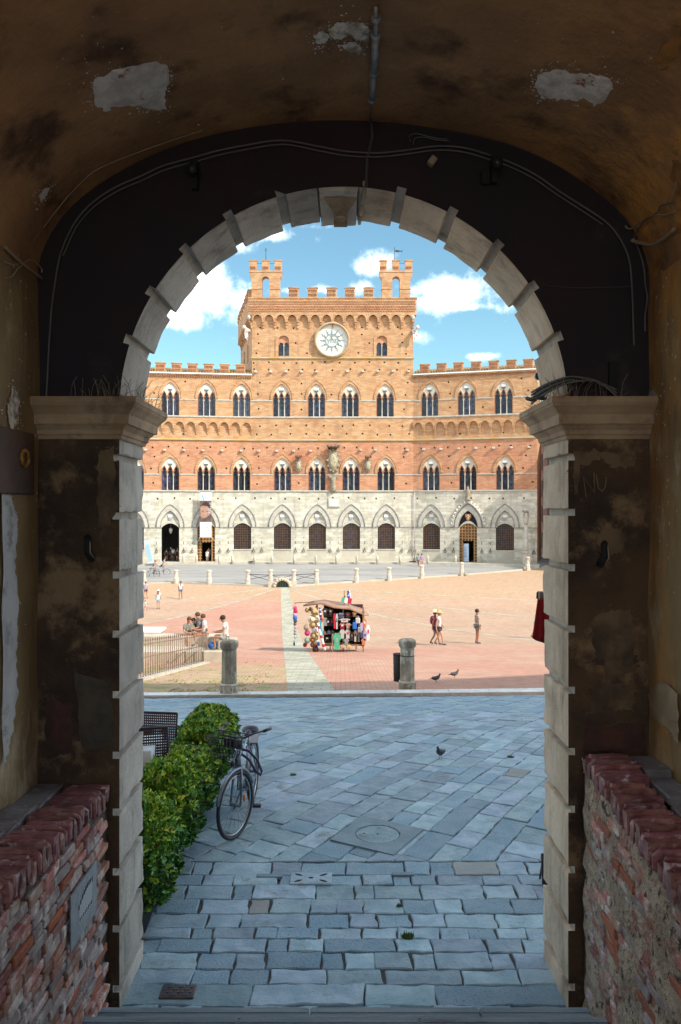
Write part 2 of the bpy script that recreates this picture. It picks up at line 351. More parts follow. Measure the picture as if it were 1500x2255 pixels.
for a, ln, lab in ((-20, 60, 'pale stone strip fanning left from the drain'), (27, 56, 'pale stone strip beside the souvenir stall'), (48, 60, 'thin pale strip fanning right across the square'), (70, 60, 'thin pale strip nearest the ring road on the right'), (-48, 60, 'pale stone strip fanning far left')):
    dv = Vector((sin(radians(a)), -cos(radians(a))))
    if DR.y + dv.y * ln < 28.5: ln = (28.5 - DR.y) / dv.y
    e = DR + dv * ln; o = strip([tuple(DR + dv * 1.5), tuple(e)], 0.28, 0.32, 30); tag(o, lab, 'paving strip')

# ============================================================ Palazzo
PAL = empty('palace', (0, 92, -2.75)); tag(PAL, 'medieval town palace of brick above pale stone with battlements and rows of pointed windows', 'palace')
class Frame:
    def __init__(s, ox, oy, ang, ln): s.o = Vector((ox, oy, 0)); s.a = ang; s.u = Vector((cos(ang), sin(ang), 0)); s.ln = ln
    def s_of(s, px): r = (px - CX) / F; return (r * s.o.y - s.o.x) / (s.u.x - r * s.u.y)
    def add(s, b, name, mats, parent=PAL): return b.build(name, mats, parent, s.o - PAL.location, s.a)
    def at(s, me, name, sx, z, out=0.0):       # instance of a mesh at s, z
        p = s.o + s.u * sx + Vector((s.u.y, -s.u.x, 0)) * out; p.z = z; return put(name, me, PAL, p - PAL.location, s.a)
    def tree(s, proto, sx, z):
        c = copy_tree(proto); p = s.o + s.u * sx; p.z = z; c.parent = PAL; c.location = p - PAL.location; c.rotation_euler.z = s.a; return c
K = F / 92.0
XL, XR = (555 - CX) / K, (910 - CX) / K
aL, aR = radians(8), radians(-16); LL, LR = 24.0, 13.95
FC = Frame(XL, 92, 0, XR - XL); FL = Frame(XL - LL * cos(aL), 92 - LL * sin(aL), aL, LL); FR = Frame(XR, 92, aR, LR)
def Z(py): return H - (py - CY) / K
ZG, ZS1, ZSTR1, ZSP1, ZSTR2, ZSILL, ZSP2, ZT, ZTOP = -2.95, Z(1161), Z(1081), Z(1045), Z(970), Z(918.5), Z(882), Z(789), Z(657)
def gothic(w, zs_, za, n=7, x0=0.0):           # left springer -> apex -> right springer
    h = za - zs_; r = (w * w / 4 + h * h) / w; c = r - w / 2; amax = math.asin(min(1, h / r)); out = []
    if h > r: amax = pi / 2
    for i in range(n + 1): a = amax * i / n; out.append((x0 + c - r * cos(a), zs_ + r * sin(a)))
    out[-1] = (x0, za)
    return out + [(2 * x0 - p[0], p[1]) for p in reversed(out[:-1])]
def inpoly(x, y, poly):
    c = False; j = len(poly) - 1
    for i in range(len(poly)):
        xi, yi = poly[i]; xj, yj = poly[j]
        if (yi > y) != (yj > y) and x < (xj - xi) * (y - yi) / (yj - yi) + xi: c = not c
        j = i
    return c
def wall(b, outer, holes, y=0.0, off=(0, 0)):     # holes: (poly, depth, capped)
    pts = []; ed = []
    for poly in [outer] + [h[0] for h in holes]:
        k = len(pts); pts += [Vector((p[0], p[1])) for p in poly]; ed += [(k + i, k + (i + 1) % len(poly)) for i in range(len(poly))]
    v, e, f, *_ = delaunay_2d_cdt(pts, ed, [], 0, 1e-5)
    fs = []
    bb = [(min(p[0] for p in h[0]), max(p[0] for p in h[0]), min(p[1] for p in h[0]), max(p[1] for p in h[0])) for h in holes]
    for t in f:
        cxx = sum(v[i].x for i in t) / len(t); cyy = sum(v[i].y for i in t) / len(t)
        if not inpoly(cxx, cyy, outer): continue
        if any(q[0] <= cxx <= q[1] and q[2] <= cyy <= q[3] and inpoly(cxx, cyy, h[0]) for q, h in zip(bb, holes)): continue
        fs.append(tuple(t))
    b.add([(p.x, y, p.y) for p in v], fs)
    for poly, dep, cap in holes:
        n_ = len(poly); vs = [(p[0], y, p[1]) for p in poly] + [(p[0], y + dep, p[1]) for p in poly]
        b.add(vs, [(i, (i + 1) % n_, n_ + (i + 1) % n_, n_ + i) for i in range(n_)])
        if cap:
            c0 = b.cur; b.cur = 1; b.add([(p[0], y + dep, p[1]) for p in poly], [tuple(range(n_))]); b.cur = c0
def rect(x0, x1, z0, z1): return [(x0, z0), (x1, z0), (x1, z1), (x0, z1)]
TW = 2.02
def tri_hole(s, z0): return [(s - TW / 2, z0)] + [(s + p[0], z0 + p[1]) for p in gothic(TW, 2.15, 3.78)] + [(s + TW / 2, z0)]
def bay_hole(s, zb, top=True): return [(s - 1.0, zb), (s - 1.0, 1.2)] + [(s + p[0], p[1]) for p in gothic(2.16, 1.3, Z(1124))] + [(s + 1.0, 1.2), (s + 1.0, zb)]
def putlogs(s0, s1, rows, avoid, step=1.75):
    out = []
    for z in rows:
        x = s0 + random.uniform(.3, 1.0)
        while x < s1 - .3:
            xx, zz = x + random.uniform(-.25, .25), z + random.uniform(-.08, .08); r = 0.095
            if not any(a[0] - .35 < xx < a[1] + .35 and a[2] - .25 < zz < a[3] + .2 for a in avoid): out.append(([(xx - r, zz - r), (xx + r, zz - r), (xx + r, zz + r), (xx - r, zz + r)], 0.18, True))
            x += step * random.uniform(.85, 1.15)
    return out
up_px = {FC: [620, 697, 771, 848], FL: [375, 455, 532, 297, 219], FR: [946, 1027, 1109]}
lo_px = {FC: [622, 698, 773, 850], FL: [375, 454, 532, 297, 219], FR: [949, 1030, 1112]}
gr_px = {FC: [622, 699, 774, 851], FL: [375, 454, 534, 297, 219], FR: [950, 1031, 1112]}
DOORS = {375, 454, 1031, 219}
for fr in (FC, FL, FR):
    # stone storey
    gs = [(fr.s_of(p), p) for p in gr_px[fr]]
    holes = [(bay_hole(s, -2.7 if p in DOORS else Z(1209)), 0.55, False) for s, p in gs]
    av = [(s - 1.7, s + 1.7, -3, 4.2) for s, p in gs]
    holes += putlogs(0, fr.ln, [4.6], [], 1.9)
    b = MB(); wall(b, rect(0, fr.ln, ZG, ZSTR1 - 0.08), holes); fr.add(b, 'stone_wall', [stone_w, hole_m])
    # brick storey one
    ss = [fr.s_of(p) for p in lo_px[fr]]; av = [(s - 1.3, s + 1.3, ZSTR1, ZSTR1 + 4.4) for s in ss]
    holes = [(tri_hole(s, ZSTR1 + 0.06), 0.45, False) for s in ss] + putlogs(0, fr.ln, [6.3, 8.0, 9.4, 10.4], av)
    b = MB(); wall(b, rect(0, fr.ln, ZSTR1 + 0.02, ZSTR2 - 0.05), holes); fr.add(b, 'brick_wall', [brick_l, hole_m])
    # brick storey two
    top = ZT if fr is FC else Z(827)
    ss2 = [fr.s_of(p) for p in up_px[fr]]; av = [(s - 1.3, s + 1.3, ZSILL, ZSILL + 4.4) for s in ss2]
    rows = [12.0, 13.0, 14.9, 16.6, 17.9] + ([19.5, 20.3] if fr is FC else [])
    holes = [(tri_hole(s, ZSILL + 0.06), 0.45, False) for s in ss2] + putlogs(0, fr.ln, rows, av + ([] if fr is FC else [(0, fr.ln, 12.2, 13.8)]))
    b = MB(); wall(b, rect(0, fr.ln, ZSTR2 + 0.03, top - 0.02), holes); fr.add(b, 'brick_wall', [brick_t, hole_m])
    # string courses
    def course(z0, z1, out, mat, gaps=(), nm='string_course'):
        b = MB(); x = 0.0 if fr is not FR else 0.03
        for g in sorted(gaps) + [None]:
            e = fr.ln if g is None else g - TW / 2 - 0.03
            if e > x: b.box(x, e, -out, 0.1, z0, z1); b.box(x, e, -out * .55, 0.1, z0 - 0.06, z0)
            if g is not None: x = g + TW / 2 + 0.03
        return fr.add(b, nm, mat)
    course(ZSTR1 - 0.08, ZSTR1 + 0.06, 0.12, stone_s); course(ZSTR2 - 0.02, ZSTR2 + 0.14, 0.16, lichen); course(ZSILL - 0.08, ZSILL + 0.06, 0.1, stone_s)
    course(ZSP1 - 0.06, ZSP1 + 0.05, 0.07, stone_s, ss); course(ZSP2 - 0.06, ZSP2 + 0.05, 0.07, stone_s, ss2)
    b = MB(); x = 0.0
    for s, p in sorted(gs):
        if s - 1.02 > x: b.box(x + .02, s - 1.02, -.06, .1, ZS1 - .06, ZS1 + .05)
        x = s + 1.02
    if fr.ln > x: b.box(x, fr.ln, -.06, .1, ZS1 - .06, ZS1 + .05)
    fr.add(b, 'impost_course', stone_g)
    # plinth
    b = MB(); x = 0.0
    for s, p in sorted(gs):
        if p in DOORS: b.box(x, s - 1.1, -.1, .1, ZG, -2.35); x = s + 1.1
    b.box(x, fr.ln, -.1, .1, ZG, -2.35); fr.add(b, 'plinth', side_m)
FC_EXTRA = None
# --- window prototypes
def build_trifora():
    b = MB(); heads = []
    poly = [(-TW / 2, 1.86)]
    for cxx in (-.675, 0, .675): 
        g = gothic(.54, 1.98, 2.72, 5, cxx); heads.append(g)
        poly += [(cxx - .27, 1.86)] + g + [(cxx + .27, 1.86)]
    poly += [(TW / 2, 1.86)] + list(reversed(gothic(TW, 2.15, 3.76)))
    b.prism(poly, 0.12, 0.24); win = put('pointed_window', b.mesh('tympanum', plaster_w), None)
    b = MB()
    for g in heads:
        cxx = sum(p[0] for p in g) / len(g); o_ = [(cxx + (p[0] - cxx) * 1.22, 1.98 + (p[1] - 1.98) * 1.2) for p in g]
        pl = [(g[0][0], 1.87)] + g + [(g[-1][0], 1.87), (o_[-1][0], 1.87)] + o_[::-1] + [(o_[0][0], 1.87)]
        b.prism(pl, 0.08, 0.2)
        b.ball((cxx - .19, .14, 2.22), .07, 6, 4); b.ball((cxx + .19, .14, 2.22), .07, 6, 4)
    b.build('arch_trim', brick_d, win)
    for sgn in (-1, 1): b = MB(); b.box(sgn * TW / 2 - .07 * (sgn > 0), sgn * TW / 2 + .07 * (sgn < 0), .1, .3, 0, 1.86); b.build('jamb_trim', brick_d, win)
    for cxx in (-.338, .338):
        b = MB(); b.lathe([(.085, 0), (.085, .06), (.055, .12), (.05, 1.6), (.07, 1.66), (.12, 1.82), (.13, 1.86)], cxx, .18, 0, 8); b.build('column', stone_s, win)
    for cxx in (-.675, 0, .675):
        b = MB(); b.add([(cxx - .34, .36, 0), (cxx + .34, .36, 0), (cxx + .34, .36, 2.75), (cxx - .34, .36, 2.75)], [(0, 1, 2, 3)]); b.build('pane', glass_b, win)
    b = MB(); 
    for cxx in (-.675, 0, .675):
        for i in range(1, 5): b.box(cxx - .26, cxx + .26, .33, .35, .52 * i, .52 * i + .02)
        b.box(cxx - .01, cxx + .01, .33, .35, 0, 2.6)
    b.build('leading', iron, win)
    sh = MB(); w = .25
    sh.prism([(-w, 3.3), (-w, 3.05), (w, 3.05), (w, 3.3)], .05, .12); sh.cur = 1
    sh.prism([(-w, 3.05), (-w * .9, 2.93), (-w * .5, 2.82), (0, 2.74), (w * .5, 2.82), (w * .9, 2.93), (w, 3.05)], .05, .12); sh.build('shield', [shield_w, shield_g], win)
    b = MB(); i_ = [(-TW / 2, 1.95)] + gothic(TW, 2.15, 3.78, 8) + [(TW / 2, 1.95)]; o_ = [(-TW / 2 - .24, 1.95)] + gothic(TW + .48, 2.15, 4.2, 8) + [(TW / 2 + .24, 1.95)]
    b.prism(o_ + i_[::-1], -.05, 0.02)
    b.tube([(p[0], -.07, p[1]) for p in o_], .045, 5); b.build('hood_arch', brick_t, win)
    return win
tri = build_trifora(); first = True
tri_l = None
for fr in (FC, FL, FR):
    for row, z0 in ((lo_px, ZSTR1 + 0.06), (up_px, ZSILL + 0.06)):
        for p in row[fr]: fr.tree(tri, fr.s_of(p), z0)
for ch in KIDS(tri): bpy.data.objects.remove(ch)
bpy.data.objects.remove(tri)
# --- ground bays
def grille_mesh(w, z0, z1, nx, nzz, r=.022):
    b = MB()
    for i in range(nx + 1): x = -w + 2 * w * i / nx; b.box(x - r, x + r, .2, .2 + 2 * r, z0, z1 - .38 * (x / w) ** 2)
    for j in range(nzz + 1):
        z = z0 + (z1 - z0 - .05) * j / nzz; ww = w if z < z1 - .38 else w * sqrt(max(0, (z1 - z) / .38)); b.box(-ww, ww, .17, .2, z - r, z + r)
    return b
ZC = Z(1152)
def seg_arch(w, z0, zc, n=8): return [(-w + 2 * w * i / n, z0 + (zc - z0) * (1 - (2 * i / n - 1) ** 2)) for i in range(n + 1)]
def bay(kind):
    zb = Z(1209) if kind == 'window' else -2.7
    t = MB(); lower = seg_arch(1.0, 1.24, ZC + .28)
    up = gothic(2.16, 1.3, Z(1124), 7); t.prism(lower + up[::-1][0:], .2, .3); root = put('ground_bay', t.mesh('tympanum', stone_w if kind != 'portal' else dark), None)
    b = MB(); lo = seg_arch(1.0, 1.2, ZC); hi = seg_arch(1.03, 1.24, ZC + .3); b.prism(hi + lo[::-1], .05, .3); b.build('flat_arch', stone_s, root)
    b = MB(); og = gothic(3.12, 1.29, Z(1110.6), 9); ig = gothic(2.16, 1.29, Z(1124), 9)
    b.prism(og + ig[::-1], -.05, .05); b.build('arch_band', stone_s, root)
    b = MB(); b.tube([(p[0], -.07, p[1]) for p in og], .055, 5); b.build('outer_moulding', stone_g, root)
    b = MB(); b.tube([(p[0], -.03, p[1]) for p in ig], .045, 5); b.build('inner_moulding', stone_g, root)
    if kind != 'portal':
        sh = MB(); w = .24; z = 2.42; sh.prism([(-w, z + .3), (-w, z), (w, z), (w, z + .3)], .1, .2); sh.cur = 1
        sh.prism([(-w, z), (-w * .9, z - .16), (-w * .5, z - .3), (0, z - .4), (w * .5, z - .3), (w * .9, z - .16), (w, z)], .1, .2); sh.build('shield', [shield_w, M('shield_grey', (0.3, 0.34, 0.36))], root)
    if kind == 'window':
        grille_mesh(1.0, zb, ZC, 10, 15).build('grille', grille_m, root)
        b = MB(); b.add([(-1.02, .45, zb), (1.02, .45, zb), (1.02, .45, ZC + .1), (-1.02, .45, ZC + .1)], [(0, 1, 2, 3)]); b.build('pane', glass_b, root)
        b = MB(); b.box(-1.1, 1.1, -.08, .3, zb - .12, zb); b.build('sill', stone_s, root)
        b = MB(); b.box(-1.05, 1.05, -.012, .1, -2.35, zb - .13); b.build('apron', side_m, root)
    return root
def coffer(root, w, z0, zc, ow, oz0, oz1, wood=wood_b, ox=0.0):     # studded wooden door with a wicket left open
    b = MB(); ar = seg_arch(w, zc - .45, zc); body = [(-w, z0)] + [p for p in ar] + [(w, z0), (ox + ow, z0), (ox + ow, oz1), (ox - ow, oz1), (ox - ow, z0)]
    b.prism(body, .3, .36); b.build('door_leaf', wood_d, root)
    b = MB(); nx, nz_ = 6, 13
    for i in range(nx + 1):
        x = -w + 2 * w * i / nx; zt = zc - .45 + .45 * (1 - (x / w) ** 2); zz0 = oz1 if abs(x - ox) < ow else z0; b.box(x - .07, x + .07, .22, .3, zz0, zt)
    for j in range(nz_ + 1):
        z = z0 + (zc - z0) * j / nz_
        if z > zc - .1: continue
        ww = w if z < zc - .45 else w * sqrt(max(0, 1 - (z - zc + .45) / .45))
        if z < oz1 - .02: b.box(-ww, ox - ow, .2, .29, z - .06, z + .06); b.box(ox + ow, ww, .2, .29, z - .06, z + .06)
        else: b.box(-ww, ww, .2, .29, z - .06, z + .06)
    b.build('door_grid', wood, root)
bw = bay('window'); bd = bay('door'); bpo = bay('portal')
for fr in (FC, FL, FR):
    for p in gr_px[fr]:
        s = fr.s_of(p)
        if p == 1031:
            c = fr.tree(bpo, s, 0); coffer(c, 1.02, -2.68, ZC, .62, -2.68, Z(1190))
            c.name = 'portal'
            b = MB()
            og = gothic(3.5, 1.29, Z(1106), 9); b.tube([(q[0], -.14, q[1]) for q in og], .1, 6); b.build('portal_hood', white_p if False else stone_s, c)
            b = MB()
            for i in range(1, 18):
                og2 = gothic(3.75, 1.29, Z(1103), 9); q = og2[i]; b.ball((q[0], -.12, q[1]), (.14, .1, .17), 7, 5)
            b.build('crocket', disc_m, c)
            b = MB(); zz = Z(1103); b.lathe([(.25, 0), (.3, .2), (.18, .3), (.22, .5), (.28, .9), (.2, 1.25), (.12, 1.35), (.16, 1.5), (.05, 1.65)], 0, -.2, zz, 8); b.build('saint_statue', carve, c)
            b = MB(); zz = 2.45; b.prism([(-.32, zz + .35), (-.36, zz), (0, zz - .5), (.36, zz), (.32, zz + .35)], .02, .12); b.build('lion_shield', M('shield_red', (0.3, 0.12, 0.07), (0.4, 0.2, 0.12), 8), c)
            b = MB(); b.ball((0, 0, zz + .1), (.14, .08, .16), 8, 6); b.ball((-.02, 0, zz - .12), (.12, .07, .18), 8, 6); b.tube([(-.1, -.02, zz), (-.24, -.04, zz + .12)], .04, 5); b.tube([(.08, -.02, zz), (.24, -.04, zz + .08)], .04, 5); b.tube([(-.05, 0, zz - .2), (-.16, -.03, zz - .34)], .04, 5); b.build('lion_relief', M('lion_gold', (0.5, 0.36, 0.2)), c)
            b = MB(); b.box(-.58, .02, .42, .48, -2.66, Z(1196)); b.build('notice_board', M('board_blue_white', (0.5, 0.6, 0.72)), c)
            b = MB()
            for k in range(7): b.box(-.5, -.5 + random.uniform(.2, .42), .405, .418, -1.1 - k * .17, -1.04 - k * .17)
            b.build('board_text', M('board_lines', (0.16, 0.22, 0.32)), c)
        elif p == 454:
            c = fr.tree(bd, s, 0); coffer(c, 1.02, -2.68, ZC, .58, -2.68, Z(1194), M('door_wood_tan', (0.42, 0.24, 0.09), (0.3, 0.15, 0.06), 3), ox=.1); c.name = 'entrance_bay'  # this door's grid has its own mix of the two browns
        elif p in DOORS: c = fr.tree(bd, s, 0); c.name = 'open_bay'
        else: c = fr.tree(bw, s, 0)
for pr in (bw, bd, bpo):
    for ch in KIDS(pr): bpy.data.objects.remove(ch)
    bpy.data.objects.remove(pr)
# dim rooms behind the doors
room_m = M('dim_room', (0.16, 0.16, 0.165), (0.22, 0.22, 0.22), 1.5); floor_m = M('court_paving', (0.4, 0.38, 0.34), (0.3, 0.3, 0.28), 1)
for fr, p in ((FL, 375), (FL, 454), (FR, 1031), (FL, 219)):
    s = fr.s_of(p); b = MB(); w, d = 1.45, 7.0
    vs = [(s - w, .56, -2.69), (s + w, .56, -2.69), (s + w, d, -2.69), (s - w, d, -2.69), (s - w, .56, 3.5), (s + w, .56, 3.5), (s + w, d, 3.5), (s - w, d, 3.5)]
    b.add(vs, [(4, 5, 6, 7), (2, 3, 7, 6), (3, 0, 4, 7), (1, 2, 6, 5)]); b.cur = 1; b.add(vs[:4], [(0, 1, 2, 3)])
    fr.add(b, 'entrance_hall', [room_m, floor_m])
# building mass behind the fronts (sides, back, roofs)
def mass(fr, z1, depth=13.0, y0=0.62, m=brick_t, gap=None):
    b = MB(); b.box(.05, fr.ln - .05, depth - .5, depth, ZG, z1); b.box(.0, .55, y0, depth, ZG, z1); b.box(fr.ln - .55, fr.ln, y0, depth, ZG, z1); b.box(.05, fr.ln - .05, y0 + 8, y0 + 8.4, ZG, z1)
    b.box(0, fr.ln, y0, depth, z1 - .3, z1); return fr.add(b, 'rear_wall', m)
mass(FL, Z(829)); mass(FR, Z(829)); mass(FC, ZT)
b = MB(); b.box(0, .0 + FC.ln, .62, 1.0, ZT, ZTOP); FC.add(b, 'inner_wall', brick_t)
# right end wall of the right wing
b = MB(); b.box(FR.ln - .02, FR.ln, 0.0, .62, ZG, Z(829)); FR.add(b, 'end_wall', brick_l)
# ---- tower block top storey
bif = [(FC.s_of(625), ), (FC.s_of(841), )]
DX, DZ, DRR = FC.s_of(731.5), Z(750), 36.5 / K
holes = []
for (s,) in bif: holes.append(([(s - .62, ZT + .25), (s - .62, ZT + 2.0)] + [(s - .62 * cos(pi * i / 8), ZT + 2.0 + .62 * sin(pi * i / 8)) for i in range(1, 8)] + [(s + .62, ZT + 2.0), (s + .62, ZT + .25)], .4, False))
av = [(s - 1, s + 1, ZT, ZT + 3.2) for (s,) in bif] + [(DX - 2.4, DX + 2.4, ZT, ZT + 4.2)]
holes += putlogs(0, FC.ln, [21.4, 22.6, 23.6, 24.35], av, 2.0)
b = MB(); wall(b, rect(0, FC.ln, ZT + .03, ZTOP), holes); FC.add(b, 'brick_wall', [brick_t, hole_m])
b = MB(); b.box(-.12, FC.ln + .12, -.16, .1, ZT - .02, ZT + .12); b.box(-.06, FC.ln + .06, -.09, .1, ZT - .1, ZT - .02); FC.add(b, 'string_course', lichen)
for (s,) in bif:
    b = MB(); ring_o = [(-.95, 0), (-.95, 1.85)] + [(-.95 * cos(pi * i / 10), 1.85 + .95 * sin(pi * i / 10)) for i in range(1, 10)] + [(.95, 1.85), (.95, 0)]
    ring_i = [(-.62, .0), (-.62, 1.75)] + [(-.62 * cos(pi * i / 10), 1.75 + .62 * sin(pi * i / 10)) for i in range(1, 10)] + [(.62, 1.75), (.62, 0)]
    b.prism(ring_o + ring_i[::-1], -.07, .02); b.box(-1.05, 1.05, -.16, .02, -.14, 0)
    w = FC.at(b.mesh('round_window', brick_t), 'round_window', s, ZT + .25)
    b = MB(); pl = [(-.62, 1.3)]
    for c in (-.3, .3): pl += [(c - .25, 1.3)] + [(c - .25 * cos(pi * i / 6), 1.3 + .3 * sin(pi * i / 6)) for i in range(1, 6)] + [(c + .25, 1.3)]
    pl += [(.62, 1.3)] + [(.62 * cos(pi * i / 8), 1.75 + .62 * sin(pi * i / 8)) for i in range(0, 9)]
    b.prism(pl, .15, .22); b.build('tympanum', brick_l, w)
    b = MB(); b.lathe([(.07, 0), (.045, .08), (.045, 1.15), (.1, 1.3)], 0, .18, 0, 8); b.build('column', stone_s, w)
    for c in (-.31, .31): b = MB(); b.add([(c - .31, .32, 0), (c + .31, .32, 0), (c + .31, .32, 1.65), (c - .31, .32, 1.65)], [(0, 1, 2, 3)]); b.build('pane', glass_b, w)
# disc with the holy-name emblem
b = MB(); b.cur = 0; n_ = 40
prof = [(DRR - .1, -.12), (DRR - .1, -.42), (DRR, -.5), (DRR + .14, -.42), (DRR + .14, .02)]
vs = [(r * cos(2 * pi * k / n_), y, r * sin(2 * pi * k / n_)) for (r, y) in prof for k in range(n_)]
b.smooth = False; b.add(vs, [(i * n_ + k, i * n_ + (k + 1) % n_, (i + 1) * n_ + (k + 1) % n_, (i + 1) * n_ + k) for i in range(len(prof) - 1) for k in range(n_)])
disc = FC.at(b.mesh('disc_rim', M('disc_rim_stone', (0.46, 0.36, 0.22), (0.36, 0.24, 0.13), 2)), 'emblem_disc', DX, DZ)
b = MB(); b.add([(DRR * cos(2 * pi * k / n_), -.12, DRR * sin(2 * pi * k / n_)) for k in range(n_)], [tuple(range(n_))]); b.build('disc_face', disc_m, disc)
b = MB(); R1 = .72
o_ = [(R1 * 1.08 * cos(2 * pi * k / 32), R1 * 1.08 * sin(2 * pi * k / 32)) for k in range(33)]; i_ = [(R1 * .93 * cos(2 * pi * k / 32), R1 * .93 * sin(2 * pi * k / 32)) for k in range(33)]
b.prism(o_ + i_[::-1], -.19, -.12); b.build('emblem_ring', teal, disc)
for k in range(12):
    a = pi / 2 + k * pi / 6; b = MB(); pts = []
    for i in range(9): t = i / 8; r = .76 + t * .66; w_ = .075 * sin(t * 4.2 * pi) * (1 - .3 * t); pts.append((r * cos(a) - w_ * sin(a), -.15, r * sin(a) + w_ * cos(a)))
    b.tube(pts, [.065 * (1 - i / 8.5) + .018 for i in range(9)], 5); b.build('sun_ray', teal, disc)
def text_obj(name, body, size, parent, loc, rot, mat, ext=0.01, sx=1.0, align='CENTER'):
    cu = bpy.data.curves.new(name, 'FONT'); cu.body = body; cu.size = size; cu.extrude = ext; cu.align_x = align; cu.align_y = 'CENTER'
    t = bpy.data.objects.new(name, cu); COL.objects.link(t); bpy.context.view_layer.update()
    me = bpy.data.meshes.new_from_object(t.evaluated_get(bpy.context.evaluated_depsgraph_get())); bpy.data.objects.remove(t)
    me.materials.clear(); me.materials.append(mat); o = bpy.data.objects.new(name, me); COL.objects.link(o); o.parent = parent; o.location = loc; o.rotation_euler = rot; o.scale = (sx, 1, 1); return o
text_obj('emblem_letters', 'yhs', 1.05, disc, (0, -.15, .02), (pi / 2, 0, 0), teal, .03, .8)
b = MB(); b.box(-.04, .04, -.18, -.12, .1, .62); b.box(-.2, .2, -.18, -.12, .47, .54); b.build('emblem_cross', teal, disc)
# machicolation: small round arches on corbels
def corbel_arch(w, h, hc, out=.34):
    b = MB(); r = w * .39; n_ = 8
    pl = [(-w / 2, h), (-w / 2, 0), (-r, 0)] + [(-r * cos(pi * i / n_), r * 1.25 * sin(pi * i / n_)) for i in range(1, n_)] + [(r, 0), (w / 2, 0), (w / 2, h)]
    b.prism(pl, -out, .01)
    b.prism([(-r * 1.14 * cos(pi * i / n_), r * 1.4 * sin(pi * i / n_)) for i in range(n_ + 1)] + [(r * cos(pi * i / n_), r * 1.25 * sin(pi * i / n_)) for i in range(n_ + 1)], -out - .05, -out)
    cw = w / 2 - r
    for i, (o1, z1, z0) in enumerate(((out + .03, 0.0, -hc * .22), (out * .72, -hc * .22, -hc * .55), (out * .4, -hc * .55, -hc))):
        k = (1, .8, .6)[i]
        b.box(w / 2 - cw * k, w / 2 + cw * k, -o1, .01, z0, z1)
    return b.mesh('corbel_arch', brick_t)
NA = 14; wA = FC.ln / NA; me = corbel_arch(wA, .62, .85); ZA = Z(707)
for i in range(NA): FC.at(me, 'corbel_arch', wA * (i + .5), ZA)
b = MB(); b.box(-.36, FC.ln + .36, -.36, .5, ZA + .62, ZTOP - .12); b.box(-.44, FC.ln + .44, -.44, .5, ZTOP - .12, ZTOP + .02)
FC.add(b, 'parapet_wall', brick_t)
b = MB()
for (z0, ph) in ((Z(688), 0), (Z(683), .5), (Z(678), 0), (Z(672), .5), (Z(667), 0)):
    n_ = 104
    for i in range(n_):
        x = -.3 + (FC.ln + .6) * (i + ph) / n_; b.box(-.062, .062, -.062, .062, 0, .12, Matrix.Translation((x, -.36, z0)) @ Matrix.Rotation(pi / 4, 4, 'Z'))
FC.add(b, 'sawtooth_course', brick_d)['kind'] = 'stuff'
def merlon_mesh(w, h, rows=4, th=.55):
    b = MB(); b.box(-w / 2, w / 2, 0, th, 0, h - .1); b.box(-w / 2 - .06, w / 2 + .06, -.06, th + .06, h - .1, h); b.cur = 1
    n_ = max(3, int(w / .17))
    for z in ([.18, .34, .62, .78][:rows]):
        for i in range(n_): b.box(-.07, .07, -.07, .07, 0, .09, Matrix.Translation((-w / 2 + .08 + (w - .16) * (i + .5) / n_, 0, z * (h / 1.15))) @ Matrix.Rotation(pi / 4, 4, 'Z'))
    return b.mesh('merlon', [brick_t, brick_d])
mm = merlon_mesh(1.16, 1.18); mmw = merlon_mesh(1.08, 1.12); mt_ = merlon_mesh(.82, 1.2, 2, .5)
for px in (647, 688.5, 730.5, 770.5, 812.5): FC.at(mm, 'merlon', FC.s_of(px), ZTOP + .02, .38)
# turrets with open arches
for x0p, x1p, a0, a1 in ((550.5, 621, 578, 594.5), (836, 907.5, 864.5, 881)):
    s0, s1 = FC.s_of(x0p + 4.5), FC.s_of(x1p - 4.5); c = (s0 + s1) / 2; w = (s1 - s0) / 2; q = (a1 - a0) / 2 / K
    zt = Z(601) - ZTOP; ztop = Z(598) - ZTOP
    b = MB(); ar = [(q * cos(pi * i / 8), Z(619) - ZTOP + q * sin(pi * i / 8)) for i in range(9)]
    body = [(-w, 0), (-q, 0)] + ar[::-1] + [(q, 0), (w, 0), (w, Z(616) - ZTOP), (w + .24, Z(608) - ZTOP), (w + .24, ztop), (-w - .24, ztop), (-w - .24, Z(608) - ZTOP), (-w, Z(616) - ZTOP)]
    b.prism(body, 0, 1.0); b.box(-w - .05, -q, -.07, 1.05, Z(639) - ZTOP, Z(637) - ZTOP); b.box(q, w + .05, -.07, 1.05, Z(639) - ZTOP, Z(637) - ZTOP)
    b.box(-w - .28, w + .28, -.05, 1.05, Z(602) - ZTOP, Z(600) - ZTOP)
    t = FC.at(b.mesh('turret', [brick_t, brick_d]), 'turret', c, ZTOP + .02, .38)
    for m_ in (-w + .17, 0, w - .17):
        o = put('merlon', mt_, t, (m_, 0, ztop))
    b = MB(); b.tube([(-w, .3, ztop + .9), (w, .3, ztop + .9)], .02, 4); b.build('tie_rod', iron, t)
    b = MB()
    if x0p < 600:
        z0 = ztop + 1.2; b.tube([(-.0, .3, z0), (0, .3, z0 + 1.5)], .03, 4); b.tube([(-.18, .3, z0 + 1.15), (.18, .3, z0 + 1.15)], .025, 4); b.tube([(-.12, .3, z0 + 1.35), (.12, .3, z0 + 1.35)], .02, 4); b.build('iron_cross', iron, t)
    else:
        z0 = ztop + 1.2; b.tube([(-.15, .3, z0), (-.15, .3, z0 + 1.6)], .03, 4); b.prism([(-.15, z0 + 1.1), (.1, z0 + 1.0), (.6, z0 + 1.08), (.78, z0 + .98), (.74, z0 + 1.12), (.78, z0 + 1.24), (.6, z0 + 1.14), (.2, z0 + 1.24), (-.1, z0 + 1.2)], .28, .32); b.build('weather_vane', iron, t)
